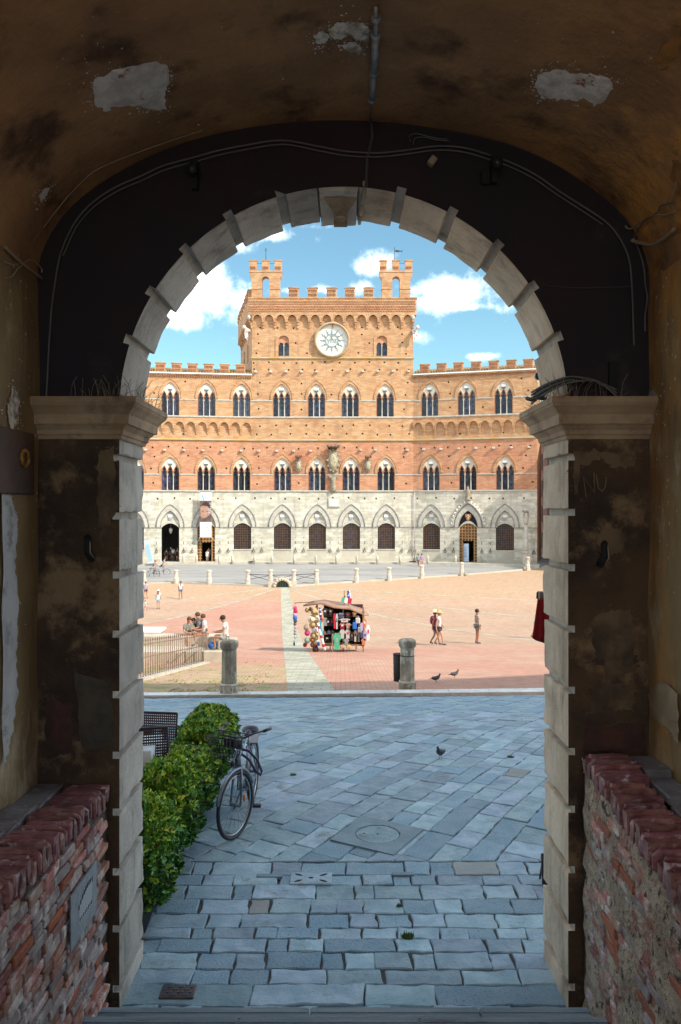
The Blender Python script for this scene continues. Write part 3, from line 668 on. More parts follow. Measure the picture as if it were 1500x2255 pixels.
# tower's left flank, receding
ang = atan2(106 - 92, -13.3 - XL); FS = Frame(-13.3, 106, ang + pi, Vector((XL + 13.3, 92 - 106)).length)
b = MB(); wall(b, rect(0, FS.ln, 17.5, ZTOP), [([(x, ZT + .25), (x, ZT + 2.5), (x + 1.1, ZT + 2.5), (x + 1.1, ZT + .25)], .4, True) for x in (4.5, 9.0)]); FS.add(b, 'flank_wall', [brick_t, hole_m])
b = MB(); b.box(0, FS.ln - .0, -.36, .5, ZA + .62, ZTOP); FS.add(b, 'flank_parapet', brick_t)
nf = 11; me = corbel_arch(FS.ln / nf, .62, .85)
for i in range(nf): FS.at(me, 'corbel_arch', FS.ln / nf * (i + .5), ZA)
for i in range(7): FS.at(mm, 'merlon', .8 + i * 2.05, ZTOP + .02, .38)
# wings: gutter cornice, merlons, tiled roof
for fr, mx in ((FL, [140, 215, 271, 312, 353, 388.5, 424, 459.5, 495, 530]), (FR, [935, 972, 1009, 1048, 1087, 1126, 1163.5])):
    zt = Z(827)
    b = MB(); b.box(0, fr.ln + (.15 if fr is FR else -.02), -.3, .1, zt + .0, zt + .14); fr.add(b, 'gutter', white_p)
    b = MB(); b.box(0, fr.ln, -.16, .1, zt - .16, zt); n_ = int(fr.ln / .26); b.cur = 1
    for i in range(n_): b.box(-.07, .07, -.07, .07, 0, .14, Matrix.Translation((fr.ln * (i + .5) / n_, -.1, zt - .34)) @ Matrix.Rotation(pi / 4, 4, 'Z'))
    fr.add(b, 'sawtooth_course', [brick_t, brick_d])
    for px in mx:
        s = fr.s_of(px)
        if 0.4 < s < fr.ln - .2: fr.at(mmw, 'merlon', s, zt + .16, .0)
    b = MB(); nr = int(fr.ln / .3)
    for i in range(nr): x = fr.ln * i / nr; b.tube([(x + .12, -.1, zt + .2), (x + .12, 2.2, zt + .95)], .12, 6)
    fr.add(b, 'roof_tiles', tile_m)['kind'] = 'stuff'
    b = MB(); b.add([(0, -.2, zt + .14), (fr.ln, -.2, zt + .14), (fr.ln, 6, zt + 1.7), (0, 6, zt + 1.7)], [(0, 1, 2, 3)]); fr.add(b, 'roof', tile_m)
    # blind corbel arches
    n_ = int(fr.ln / 1.26); me = corbel_arch(fr.ln / n_, .78, .75, .24)
    for i in range(n_): fr.at(me, 'corbel_arch', fr.ln / n_ * (i + .5), Z(943))
# small stone brackets under the string courses
b = MB(); b.cbox(-.16, .16, -.32, .05, -.13, .1, .04); me_br = b.mesh('bracket', stone_s)
for fr, ln_, z in ((FL, [321, 363, 405, 447, 489, 531], Z(993)), (FC, [570, 610, 647, 684], Z(993)), (FC, [794, 827, 897], Z(991)), (FR, [933, 971, 1010, 1048, 1087, 1126, 1165], Z(990)), (FC, [563, 597, 630, 664, 697], Z(819)), (FC, [765, 799, 832, 865, 899], Z(818))):
    for px in ln_: fr.at(me_br, 'bracket', fr.s_of(px), z)
# coats of arms between the windows
def arms(px, py0, py1, w, big):
    hh = (py1 - py0) / K; zc = Z(py1); b = MB(); sw = w / K / 2
    b.ball((0, -.18, hh * .5), (sw, .22, hh * .42), 12, 8)
    for i in range(12): a = 2 * pi * i / 12; b.ball((sw * cos(a), -.2, hh * .5 + hh * .42 * sin(a)), sw * .26, 7, 5)
    o = FC.at(b.mesh('coat_of_arms', carve), 'coat_of_arms', FC.s_of(px), zc)
    b = MB(); b.ball((0, -.36, hh * .48), (sw * .62, .12, hh * .27), 10, 8); 
    for i in range(5): a = pi * i / 5 * 2; b.ball((sw * .33 * cos(a), -.46, hh * .45 + hh * .15 * sin(a)), sw * .12, 6, 4)
    b.build('oval_shield', M('arms_shield', (0.4, 0.35, 0.26), (0.44, 0.37, 0.2), 3), o)
    b = MB(); cr = sw * (.95 if big else .8); b.lathe([(cr, 0), (cr * 1.1, .12)], 0, -.45, hh * .93 + .12, 12, smooth=False)
    for i in range(10): a = 2 * pi * i / 10; b.box(-.05, .05, -.02, .02, 0, .22, Matrix.Translation((cr * 1.1 * cos(a), -.45 + cr * 1.1 * sin(a), hh * .93 + .24)) @ Matrix.Rotation(a, 4, 'Z'))
    b.build('crown', M('crown_dark', (0.1, 0.08, 0.07)), o)
    if big:
        b = MB(); b.box(-.5, .5, -.3, .02, -.42, -.1); b.lathe([(.2, -2.1), (.34, -1.95), (.36, -1.5), (.25, -.9), (.42, -.42)], 0, -.12, 0, 8); b.build('console', carve, o)
arms(734, 985, 1044, 26, True); arms(658, 1010, 1041, 15, False); arms(810.5, 1010, 1041, 15, False)
# plaque, rain pipe, corner beasts with banners
b = MB(); b.box(-.68, .68, -.12, .02, -.52, .52); pq = FC.at(b.mesh('plaque_frame', stone_s), 'wall_plaque', FC.s_of(736), Z(1107)); b = MB(); b.box(-.56, .56, -.15, -.12, -.4, .4); b.build('plaque_face', disc_m, pq)
b = MB(); b.tube([(.2, -.14, ZG + .2), (.2, -.14, ZSTR1 - .2)], .05, 6); FR.add(b, 'rain_pipe', M('pale_pipe', (0.5, 0.44, 0.4)))
for px, sg in ((549, -1), (909, 1)):
    b = MB(); b.tube([(0, 0, 0), (sg * .25, -.5, .05), (sg * .4, -1.0, .1)], [.2, .22, .16], 7); b.ball((sg * .45, -1.15, .2), (.2, .24, .22), 8, 6); b.tube([(sg * .3, -.8, 0), (sg * .32, -.9, -.35)], .06, 5)
    o = FC.at(b.mesh('wolf_gargoyle', disc_m), 'corner_beast', FC.s_of(px), Z(729)); b = MB(); b.prism([(-.1, 0), (.5 * sg, -.05), (.42 * sg, -.9), (.1 * sg, -1.2), (-.05, -.6)], -.6, -.55); b.build('hanging_flag', M('flag_white_red', (0.7, 0.66, 0.64), (0.5, 0.12, 0.1), 4, thr=(.55, .6)), o)
    b = MB(); b.lathe([(.1, 0), (.22, .3), (.14, .55)], 0, -.3, 1.2, 6); b.build('lantern', stone_s, o)
# torch brackets and rings on the stone front
b = MB(); b.tube([(0, 0, 0), (.0, -.22, .04), (.0, -.3, .3)], .03, 4); b.tube([(.0, -.1, -.45 + 0), (.0, -.16, -.8)], .035, 4)
ring = [(.14 * cos(2 * pi * i / 10), -.12, -.85 + .14 * sin(2 * pi * i / 10)) for i in range(10)]; b.tube(ring, .03, 4, closed=True); me_t = b.mesh('torch_bracket', iron)
b = MB(); b.tube([(0, 0, 0), (0, -.22, .05)], .03, 4); me_h = b.mesh('iron_hook', iron)
for fr in (FC, FL, FR):
    gs = sorted(fr.s_of(p) for p in gr_px[fr]); mids = [(a + c) / 2 for a, c in zip(gs, gs[1:])] + [fr.ln - .8, .7]
    for m_ in mids:
        for d in (-.5, .45):
            if 0.15 < m_ + d < fr.ln - .1 and all(abs(m_ + d - g) > 1.25 for g in gs): fr.at(me_t, 'torch_bracket', m_ + d, Z(1197)); fr.at(me_h, 'iron_hook', m_ + d, Z(1184)); fr.at(me_h, 'iron_hook', m_ + d, Z(1166))
# lantern in the open doorway
b = MB(); b.tube([(0, 0, 0), (0, 0, -.6)], .02, 4); b.lathe([(.08, -1.15), (.2, -.8), (.22, -.6), (.05, -.5)], 0, 0, 0, 6); FL.at(b.mesh('hall_lantern', stone_s), 'hall_lantern', FL.s_of(375), ZC - .05, -.8)
# pavement slab along the palace foot
for fr in (FL, FC, FR):
    b = MB(); b.box(-.3, fr.ln + .3, -2.1, .0, -3.1, -2.68); o = fr.add(b, 'pavement', side_m, None); o.location = fr.o; tag(o, 'pale stone pavement at the foot of the palace', 'pavement', kind='structure')
# exhibition banner
sB = FL.s_of(453.5); BN = empty('exhibition_banner', FL.o + FL.u * sB + Vector((FL.u.y, -FL.u.x, 0)) * .75 + Vector((0, 0, Z(1182)))); BN.rotation_euler.z = FL.a
tag(BN, 'tall printed cloth banner with a portrait hanging in front of the entrance', 'banner')
hB = Z(1085) - Z(1182); kB = FL.o.y / F; w = .64
def flat(name, x0, x1, z0, z1, y, mat, parent, th=.008):
    b = MB(); b.box(x0, x1, y, y + th, z0, z1); return b.build(name, mat, parent)
flat('cloth', -w, w, 0, hB, 0, M('banner_white', (0.8, 0.82, 0.84)), BN, .03)
zA, zB = hB * .34, hB * .82
flat('portrait_ground', -w, w, zA, zB, -.012, M('banner_brown', (0.09, 0.06, 0.055), (0.16, 0.1, 0.08), 3), BN)
def fpoly(name, poly, y, mat, parent):
    b = MB(); b.prism(poly, y, y + .008); return b.build(name, mat, parent)
fpoly('portrait_face', [(-.6, zA + .75), (-.5, zA + .5), (-.3, zA + .42), (.1, zA + .55), (.42, zA + .8), (.56, zA + 1.2), (.5, zB - .75), (.25, zB - .5), (-.1, zB - .62), (-.4, zB - .6), (-.6, zB - .8)], -.024, M('banner_skin', (0.45, 0.27, 0.2), (0.34, 0.18, 0.13), 2), BN)
fpoly('portrait_hair', [(-.3, zB - .25), (.0, zB - .15), (.4, zB - .3), (.5, zB - .8), (.36, zB - 1.0), (.3, zB - .7), (.05, zB - .62), (-.2, zB - .5), (-.42, zB - .62)], -.036, M('banner_hair', (0.04, 0.025, 0.02)), BN)
for ex in (-.36, .16): fpoly('portrait_eye', [(ex - .12, zA + 1.22), (ex, zA + 1.28), (ex + .12, zA + 1.22), (ex, zA + 1.16)], -.036, M('banner_eye', (0.05, 0.03, 0.03)), BN)
fpoly('portrait_mouth', [(-.4, zA + .68), (-.25, zA + .72), (-.1, zA + .69), (-.25, zA + .64)], -.036, M('banner_lip', (0.42, 0.13, 0.1)), BN)
fpoly('blue_streak', [(-.45, hB - .35), (-.3, hB - .3), (-.15, hB - .85), (-.25, hB - .9)], -.012, M('banner_cyan', (0.05, 0.4, 0.55)), BN)
fpoly('grey_streak', [(-.15, hB - .2), (-.08, hB - .2), (.1, hB - .8), (.05, hB - .85)], -.012, M('banner_grey', (0.2, 0.22, 0.25)), BN)
fpoly('grey_streak', [(.0, zA - .1), (.08, zA - .1), (.55, zA - 1.6), (.5, zA - 1.65)], -.012, M('banner_grey_low', (0.22, 0.23, 0.25)), BN)
text_obj('banner_letters', 'IUZZA', .44, BN, (.48, -.03, zB - .85), (pi / 2, -pi / 2, 0), M('banner_letter_pale', (0.6, 0.62, 0.64)), .004)
b = MB(); b.tube([(-w, 0, hB), (-w - .45, .6, hB + .2)], .02, 4); b.tube([(w, 0, hB), (w + .3, .6, hB + .2)], .02, 4); b.tube([(-w, 0, 0), (-w - .35, .6, -.7)], .02, 4); b.tube([(w, 0, 0), (w + .7, .6, -.8)], .02, 4); b.build('guy_rope', white_p, BN)

# red house at the right edge of the square
b = MB(); RH = empty('red_house', (27.3, 94, -2.9)); tag(RH, 'tall dark red brick house beyond the right end of the palace', 'house')
b.box(0, 16, -13, 17, 0, 16.3); b.build('wall', M('red_house_brick', (0.24, 0.1, 0.07), (0.3, 0.14, 0.1), 1, bump=.2), RH)
b = MB(); b.box(-.5, 16.5, -13.5, 17.5, 16.3, 16.6); b.build('roof', tile_m, RH)
b = MB(); b.box(-.06, 0, -.7, .7, -.1, 2.1); me_w = b.mesh('house_window', M('shutter_dark', (0.06, 0.04, 0.035)))
for j, z in enumerate((1.0, 4.6, 8.0, 11.6)):
    for y in (-10, -6, -2, 2, 6, 10, 14): put('window', me_w, RH, (-.0, y, z))
b = MB(); b.tube([(-.12, 16.0, 0), (-.12, 16.0, 16.2)], .08, 6); b.build('drainpipe', iron, RH)
# ============================================================ the passage and its arch
YN, YF = 5.38, 6.04; XC, RR, CH = 0.0225, 1.52, 0.045; ZARC = 4.06; ZIMP = 4.14
XWL, XWR = -2.05, 2.09; VA = (XWR - XWL) / 2; VX = (XWR + XWL) / 2; VZ, VB = 4.935, 1.10; YT = 1.6
def ochre(base, amt):  # paints the warm glow of the passage's right side into the plaster colour
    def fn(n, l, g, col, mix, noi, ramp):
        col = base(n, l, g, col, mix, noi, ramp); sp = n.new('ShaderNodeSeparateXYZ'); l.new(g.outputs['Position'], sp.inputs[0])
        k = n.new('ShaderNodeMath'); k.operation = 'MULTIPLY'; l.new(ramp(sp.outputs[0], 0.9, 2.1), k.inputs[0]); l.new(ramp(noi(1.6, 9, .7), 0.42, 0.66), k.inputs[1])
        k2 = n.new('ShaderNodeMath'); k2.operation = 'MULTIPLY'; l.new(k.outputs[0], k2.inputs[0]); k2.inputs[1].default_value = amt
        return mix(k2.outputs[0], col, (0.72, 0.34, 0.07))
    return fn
V_EX = (lambda n, l, g, col, mix, noi, ramp: mix(ramp(noi(46, 2), 0.72, 0.76), mix(ramp(noi(2.3, 8), 0.3, 0.5), (0.09, 0.045, 0.025), col), (0.5, 0.42, 0.32)))
S_EX = (lambda n, l, g, col, mix, noi, ramp: mix(ramp(noi(30, 3), 0.7, 0.74), mix(ramp(noi(1.7, 8), 0.55, 0.75), col, (0.28, 0.14, 0.04)), (0.55, 0.5, 0.4)))
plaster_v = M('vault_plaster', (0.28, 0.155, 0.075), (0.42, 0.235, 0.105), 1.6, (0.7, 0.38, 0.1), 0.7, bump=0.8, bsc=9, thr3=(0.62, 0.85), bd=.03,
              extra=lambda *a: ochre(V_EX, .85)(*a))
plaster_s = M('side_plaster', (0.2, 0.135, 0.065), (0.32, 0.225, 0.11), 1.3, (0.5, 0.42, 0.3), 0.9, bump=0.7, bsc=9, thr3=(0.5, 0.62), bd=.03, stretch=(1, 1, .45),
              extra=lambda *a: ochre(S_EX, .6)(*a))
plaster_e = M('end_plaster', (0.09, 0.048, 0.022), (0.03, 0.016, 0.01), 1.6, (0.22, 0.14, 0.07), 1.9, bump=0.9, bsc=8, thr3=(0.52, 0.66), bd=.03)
plaster_u = M('dark_plaster', (0.013, 0.010, 0.016), (0.024, 0.011, 0.014), 1.3, (0.045, 0.034, 0.036), 1.1, bump=0.4, bsc=8)  # near-black tone for the plaster above the impost
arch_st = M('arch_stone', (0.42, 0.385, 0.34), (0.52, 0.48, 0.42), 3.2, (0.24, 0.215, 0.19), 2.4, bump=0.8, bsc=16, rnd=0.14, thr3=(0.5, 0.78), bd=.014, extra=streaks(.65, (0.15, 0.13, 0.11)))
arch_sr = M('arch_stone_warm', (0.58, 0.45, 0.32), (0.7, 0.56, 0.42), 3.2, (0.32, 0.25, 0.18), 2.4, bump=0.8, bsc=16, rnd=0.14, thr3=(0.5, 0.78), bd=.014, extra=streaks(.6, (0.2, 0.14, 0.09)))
imp_st = M('impost_stone', (0.32, 0.21, 0.12), (0.42, 0.3, 0.19), 2.5, (0.16, 0.1, 0.06), 2.6, bump=0.6, bsc=18, bd=.014, extra=streaks(.6, (0.08, 0.05, 0.035), 3, 3))
facade_m = M('street_facade', (0.42, 0.3, 0.2), (0.48, 0.36, 0.25), 0.7, bump=0.2)
PS = empty('passage_building', (0, YN, 0)); tag(PS, 'old plastered building holding the vaulted passage the view looks out of', 'building')
OFF = -Vector((0, YN, 0))
def pas(b, name, mats): return b.build(name, mats, PS, OFF)
# end wall with the opening
Ro = RR + CH
RANG = [19.2, 33.4, 47.1, 61.4, 75.4]; LANG = [18.4, 31.8, 45.6, 59.5, 73.8]
GAPS = {-1: [0.148, 0.554, 0.94, 1.345, 1.73, 2.14, 2.55, 2.95, 3.35, 3.745], 1: [0.16, 0.565, 0.955, 1.365, 1.755, 2.17, 2.585, 3.0, 3.375, 3.75]}
def notched():
    pts = [(XC - RR, -.3)]
    for z in GAPS[-1]: pts += [(XC - RR, z - .024), (XC - Ro, z - .024), (XC - Ro, z + .024), (XC - RR, z + .024)]
    marks = [(180 - a - 1.2, 180 - a + 1.2) for a in LANG] + [(a - 1.2, a + 1.2) for a in RANG]
    a = 180.0
    while a > 0:
        r = Ro if any(lo < a < hi for lo, hi in marks) else RR
        pts.append((XC + r * cos(radians(a)), ZARC + r * sin(radians(a)))); na = a - 2.5
        for lo, hi in marks:
            for edge, rr in ((hi, (RR, Ro)), (lo, (Ro, RR))):
                if na < edge < a: pts += [(XC + q * cos(radians(edge)), ZARC + q * sin(radians(edge))) for q in rr]
        a = na
    pts.append((XC + RR, ZARC))
    for z in reversed(GAPS[1]): pts += [(XC + RR, z + .024), (XC + Ro, z + .024), (XC + Ro, z - .024), (XC + RR, z - .024)]
    return pts + [(XC + RR, -.3)]
opening_plain = [(XC - Ro, -.3), (XC - Ro, ZARC)] + [(XC - Ro * cos(pi * i / 40), ZARC + Ro * sin(pi * i / 40)) for i in range(1, 40)] + [(XC + Ro, ZARC), (XC + Ro, -.3)]
opening = notched()
b = MB(); b.smooth = False
out = [(XWL - .1, -.3), (XC - Ro, -.3)]
poly = [(-2.6, -.31), (2.6, -.31), (2.6, 6.6), (-2.6, 6.6)]
def wall_open(b, poly, y, zsplit=None):
    hole = opening; pts = [Vector(p) for p in poly] + [Vector(p) for p in hole]; n1 = len(poly); n2 = len(hole)
    ed = [(i, (i + 1) % n1) for i in range(n1)] + [(n1 + i, n1 + (i + 1) % n2) for i in range(n2)]
    v, e, f, *_ = delaunay_2d_cdt(pts, ed, [], 0, 1e-6)
    for t in f:
        c = sum((v[i] for i in t), Vector((0, 0))) / len(t)
        if inpoly(c.x, c.y, poly) and not inpoly(c.x, c.y, hole):
            b.cur = 1 if (zsplit and c.y > zsplit) else 0; b.add([(v[i].x, y, v[i].y) for i in t], [tuple(range(len(t)))])
poly = [(-2.6, -.31), (2.6, -.31), (2.6, 4.05), (2.6, 6.6), (-2.6, 6.6), (-2.6, 4.05)]
# lower part and upper part split at the impost so that they can carry different plaster tones
lowp = [(-2.6, -.31), (2.6, -.31), (2.6, 4.05), (-2.6, 4.05)]; upp = [(-2.6, 4.05), (2.6, 4.05), (2.6, 6.6), (-2.6, 6.6)]
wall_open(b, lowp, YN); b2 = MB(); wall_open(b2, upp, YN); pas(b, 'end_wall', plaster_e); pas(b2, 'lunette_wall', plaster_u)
opening = opening_plain; b = MB(); n_ = len(opening); vs = [(p[0], YN, p[1]) for p in opening] + [(p[0], YF, p[1]) for p in opening]; b.smooth = True
b.add(vs, [(i, i + 1, n_ + i + 1, n_ + i) for i in range(n_ - 1)]); pas(b, 'reveal', arch_st)
ROOF = [(-45, 23.0), (10, 23.0), (17.8, 23.1), (22.8, 23.2), (26.1, 23.8), (30.1, 24.9), (34.3, 26.6), (50, 27.5)]
b = MB(); wall_open(b, [(-45, -.6), (50, -.6)] + ROOF[::-1], YF); pas(b, 'street_front', facade_m)
# storeys over the passage, alley walls behind the viewer
b = MB()
for (x0, z0), (x1, z1) in zip(ROOF, ROOF[1:]): b.add([(x0, YF, z0), (x1, YF, z1), (x1, YT, z1), (x0, YT, z0)], [(0, 1, 2, 3)])
pas(b, 'roof', tile_m)
b = MB(); b.box(-8, XWL - .3, YT - 9, YT, 0, 9); b.box(XWR + .5, 9, YT - 9, YT, 0, 9)
pas(b, 'alley_wall', facade_m)
b = MB(); n_ = 24
hole = [(XWL, 1.2), (XWL, VZ)] + [(VX - VA * cos(pi * i / n_), VZ + VB * sin(pi * i / n_)) for i in range(1, n_)] + [(XWR, VZ), (XWR, 1.2)]
outer = [(-45, -.6), (XWL, -.6)] + hole + [(XWR, -.6), (50, -.6), (50, 18), (-45, 18)]
b.prism(outer, YT - .02, YT); pas(b, 'rear_front', facade_m)
# vault and side walls (inner faces)
b = MB(); b.smooth = True; ny = 14; nv = 40; vs = []
for j in range(ny + 1):
    y = YT + (YN - YT) * j / ny
    for i in range(nv + 1):
        a = pi * i / nv; wob = 0.012 * noise.noise(Vector((a * 3, y * 1.2, 3)))
        vs.append((VX - (VA + wob) * cos(a), y, VZ + (VB + wob) * sin(a)))
b.add(vs, [(j * (nv + 1) + i, j * (nv + 1) + i + 1, (j + 1) * (nv + 1) + i + 1, (j + 1) * (nv + 1) + i) for j in range(ny) for i in range(nv)])
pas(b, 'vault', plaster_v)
for x in (XWL, XWR):
    b = MB(); b.smooth = True; ny, nz_ = 20, 24; vs = []
    for j in range(ny + 1):
        y = YT + (YN - YT) * j / ny
        for i in range(nz_ + 1):
            z = -.3 + (VZ + .3) * i / nz_; w_ = 0.02 * noise.noise(Vector((x * 3, y * 2, z * 1.3))) if 0 < i < nz_ else 0
            vs.append((x + w_, y, z))
    b.add(vs, [(j * (nz_ + 1) + i, j * (nz_ + 1) + i + 1, (j + 1) * (nz_ + 1) + i + 1, (j + 1) * (nz_ + 1) + i) for j in range(ny) for i in range(nz_)])
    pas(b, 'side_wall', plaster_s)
# patches of bare masonry on vault and walls, cut to their own ragged outline
def vault_pt(px, py, inset=0.006):
    r = (px - CX) / F; q = -(py - CY) / F
    A = (r / VA) ** 2 + (q / VB) ** 2; B = -2 * (r * VX / VA ** 2) + 2 * q * (H - VZ) / VB ** 2; C_ = (VX / VA) ** 2 + ((H - VZ) / VB) ** 2 - 1
    Y = (-B + sqrt(max(0, B * B - 4 * A * C_))) / (2 * A); p = Vector((r * Y, Y, H + q * Y))
    if p.z < VZ: x = XWL if r < 0 else XWR; Y = x / r; p = Vector((x, Y, H + q * Y)); return p + Vector((inset * (1 if r < 0 else -1), 0, 0))
    nrm = Vector(((p.x - VX) / VA ** 2, 0, (p.z - VZ) / VB ** 2)).normalized(); return p - nrm * inset
def ragged(pts, n=5, amp=3.0):
    out = []
    for (a, b_) in zip(pts, pts[1:] + pts[:1]):
        for i in range(n): t = i / n; out.append((a[0] + (b_[0] - a[0]) * t + random.uniform(-amp, amp), a[1] + (b_[1] - a[1]) * t + random.uniform(-amp, amp)))
    return out
patch_m = M('bare_masonry', (0.85, 0.82, 0.78), (0.6, 0.56, 0.52), 9, (0.33, 0.1, 0.05), 5.5, bump=0.7, bsc=24, thr3=(0.6, 0.66), bd=.02)
stain_m = M('limewash_stain', (0.85, 0.8, 0.72), (0.3, 0.24, 0.17), 14, bump=0.3)
glow_m = M('ochre_glow', (0.35, 0.17, 0.04), (0.2, 0.1, 0.04), 5, bump=0.3)
def patch(name, outline, mat, amp=3.0, pt=vault_pt, ins=.006):
    pl = ragged(outline, 7, amp * .9); xs = [p[0] for p in pl]; ys_ = [p[1] for p in pl]; pts = [Vector(p) for p in pl]; n0 = len(pts)
    gx = min(xs)
    while gx < max(xs):
        gy = min(ys_)
        while gy < max(ys_):
            if inpoly(gx, gy, pl): pts.append(Vector((gx + random.uniform(-4, 4), gy + random.uniform(-4, 4))))
            gy += 22
        gx += 22
    v, e, f, *_ = delaunay_2d_cdt(pts, [(i, (i + 1) % n0) for i in range(n0)], [], 0, 1e-4); b = MB()
    fs = [tuple(t) for t in f if inpoly(sum(v[i].x for i in t) / len(t), sum(v[i].y for i in t) / len(t), pl)]
    b.add([pt(p.x, p.y, ins + (random.uniform(0, .006) if i >= n0 else -.004)) for i, p in enumerate(v)], fs)
    for i in range(0, n0, 1):
        for q in range(random.choice([0, 1, 2, 3])):
            c = Vector((sum(xs) / n0, sum(ys_) / n0)); o_ = pts[i] + (pts[i] - c).normalized() * random.expovariate(.16) + Vector((random.uniform(-5, 5), random.uniform(-5, 5)))
            if not (1 < o_.x < 1499 and o_.y > 1): continue
            r = random.choice([.7, 1, 1.3, 2]); st_ = random.uniform(.5, 1.8); b.add([pt(o_.x + r * st_ * cos(a), o_.y + r * sin(a), .004) for a in (0, 1.3, 2.6, 3.9, 5.2)], [(0, 1, 2, 3, 4)])
    return pas(b, name, mat)
patch('bare_patch', [(195, 182), (250, 155), (345, 133), (372, 150), (374, 180), (362, 205), (366, 240), (325, 243), (300, 233), (255, 240), (225, 248), (205, 235), (203, 205)], patch_m)
patch('bare_patch', [(1178, 190), (1186, 165), (1222, 150), (1268, 152), (1330, 165), (1362, 180), (1345, 215), (1322, 248), (1290, 232), (1245, 220), (1192, 215)], patch_m)
patch('bare_patch', [(85, 430), (97, 415), (110, 412), (104, 428), (90, 445)], patch_m, 1.5)
for ol in ([(722, 65), (745, 50), (770, 48), (800, 50), (815, 66), (812, 92), (790, 90), (770, 78), (745, 88), (728, 82)], [(750, 100), (775, 92), (800, 104), (795, 118), (770, 116)], [(690, 80), (712, 66), (727, 80), (716, 96), (700, 98)]): patch('lime_stain', ol, stain_m, 2, ins=.004)
for ol in ([(1468, 350), (1500, 290), (1500, 430), (1478, 400)], [(1440, 130), (1500, 60), (1500, 120), (1460, 160)]): patch('ochre_glow', ol, glow_m, 7, ins=.004)  # orange glow at the vault's right edge, painted as flat patches
random.seed(11)
b = MB()
for i in range(130):      # flecks of lost plaster
    px, py = random.choice([(random.uniform(0, 1500), random.uniform(0, 330)), (random.gauss(220, 60), random.gauss(170, 50)), (random.gauss(1290, 70), random.gauss(190, 55)), (random.gauss(770, 60), random.gauss(80, 40))])
    if not (0 < px < 1500 and 0 < py < 620 - 360 * sqrt(max(0, 1 - ((px - 757) / 672.0) ** 2)) - 10): continue
    r = random.choice([.8, 1, 1.4, 2.2]); k = random.uniform(0, 3); vs = [vault_pt(px + r * cos(a + k) * random.uniform(.6, 1.8), py + r * sin(a + k), .005) for a in (0, 1.3, 2.6, 3.9, 5.2)]; b.add(vs, [(0, 1, 2, 3, 4)])
pas(b, 'plaster_flecks', stain_m)['kind'] = 'stuff'
grey_render = M('grey_render', (0.55, 0.56, 0.58), (0.4, 0.41, 0.43), 2.4, (0.2, 0.19, 0.18), 3.0, bump=0.7, bsc=10, bd=.02)
def side_pt(px, py, ins=0.008): return vault_pt(px, py, ins)
patch('render_patch', [(0, 1085), (20, 1092), (35, 1150), (28, 1250), (36, 1330), (30, 1440), (34, 1520), (24, 1600), (14, 1650), (0, 1690)], grey_render, 3, ins=.02)
patch('render_patch', [(14, 900), (26, 850), (42, 870), (38, 925), (22, 950)], stain_m, 3, ins=.01)
patch('render_patch', [(1432, 1525), (1458, 1500), (1480, 1510), (1500, 1530), (1500, 1640), (1470, 1600), (1440, 1580)], M('buff_render', (0.42, 0.34, 0.22), (0.3, 0.22, 0.14), 4, bump=.6, bsc=16), 3, ins=.02)
patch('render_patch', [(1428, 870), (1440, 855), (1450, 870), (1445, 905), (1432, 900)], grey_render, 2, ins=.01)
random.seed(5); b = MB()
for i in range(90):
    if random.random() < .6: px, py = random.gauss(1475, 14), random.uniform(560, 1330)
    else: px, py = random.uniform(8, 80), random.uniform(560, 1100)
    if px > 1499: continue
    r = random.choice([1, 1.5, 2.2]); vs = [vault_pt(px + r * .7 * cos(a), py + r * 1.8 * sin(a) * random.uniform(.6, 1.4), .03) for a in (0, 1.3, 2.6, 3.9, 5.2)]; b.add(vs, [(0, 1, 2, 3, 4)])
pas(b, 'wall_flecks', M('pale_fleck', (0.6, 0.5, 0.36)))['kind'] = 'stuff'
def end_pt(px, py, ins=.005): return P(px, py, YN - ins)
buff = M('worn_patch', (0.16, 0.105, 0.055), (0.055, 0.035, 0.022), 4, bump=.6, bsc=14, bd=.02); redp = M('red_brick_bare', (0.085, 0.028, 0.02), (0.04, 0.02, 0.015), 7, bump=.6, bsc=18)
for nm, ol, mt2 in (('worn_patch', [(1262, 1000), (1300, 990), (1345, 1000), (1400, 1005), (1398, 1030), (1350, 1028), (1320, 1010), (1275, 1030), (1268, 1090)], buff), ('worn_patch', [(1300, 1370), (1330, 1345), (1390, 1340), (1402, 1400), (1395, 1480), (1340, 1490), (1310, 1440)], buff),
                    ('worn_patch', [(1320, 1500), (1370, 1505), (1400, 1520), (1395, 1560), (1300, 1570), (1300, 1530)], buff), ('worn_patch', [(1310, 1175), (1350, 1160), (1380, 1180), (1372, 1215), (1325, 1230)], buff), ('worn_patch', [(215, 1000), (250, 985), (258, 1120), (225, 1210), (215, 1100)], buff),
                    ('bare_brickwork', [(1298, 1518), (1385, 1515), (1380, 1532), (1302, 1530)], redp), ('bare_brickwork', [(1305, 1450), (1400, 1446), (1404, 1462), (1310, 1464)], redp), ('bare_brickwork', [(1290, 1600), (1420, 1590), (1420, 1660), (1285, 1660)], redp),
                    ('bare_brickwork', [(98, 1545), (160, 1548), (162, 1660), (100, 1670)], redp), ('worn_patch', [(165, 1480), (245, 1500), (252, 1640), (180, 1650)], M('worn_grey', (0.085, 0.068, 0.045), (0.045, 0.035, 0.025), 5, bump=.6, bsc=14))):
    patch(nm, ol, mt2, 5, end_pt)
# scratched letters
b = MB()
for pl in ([(1291, 1094), (1285, 1050), (1310, 1085), (1308, 1040)], [(1313, 1045), (1318, 1075), (1326, 1082), (1333, 1072), (1336, 1050)]): b.tube([end_pt(x, y, .004) for x, y in pl], .003, 4)
pas(b, 'scratched_letters', M('scratch', (0.3, 0.2, 0.12)))
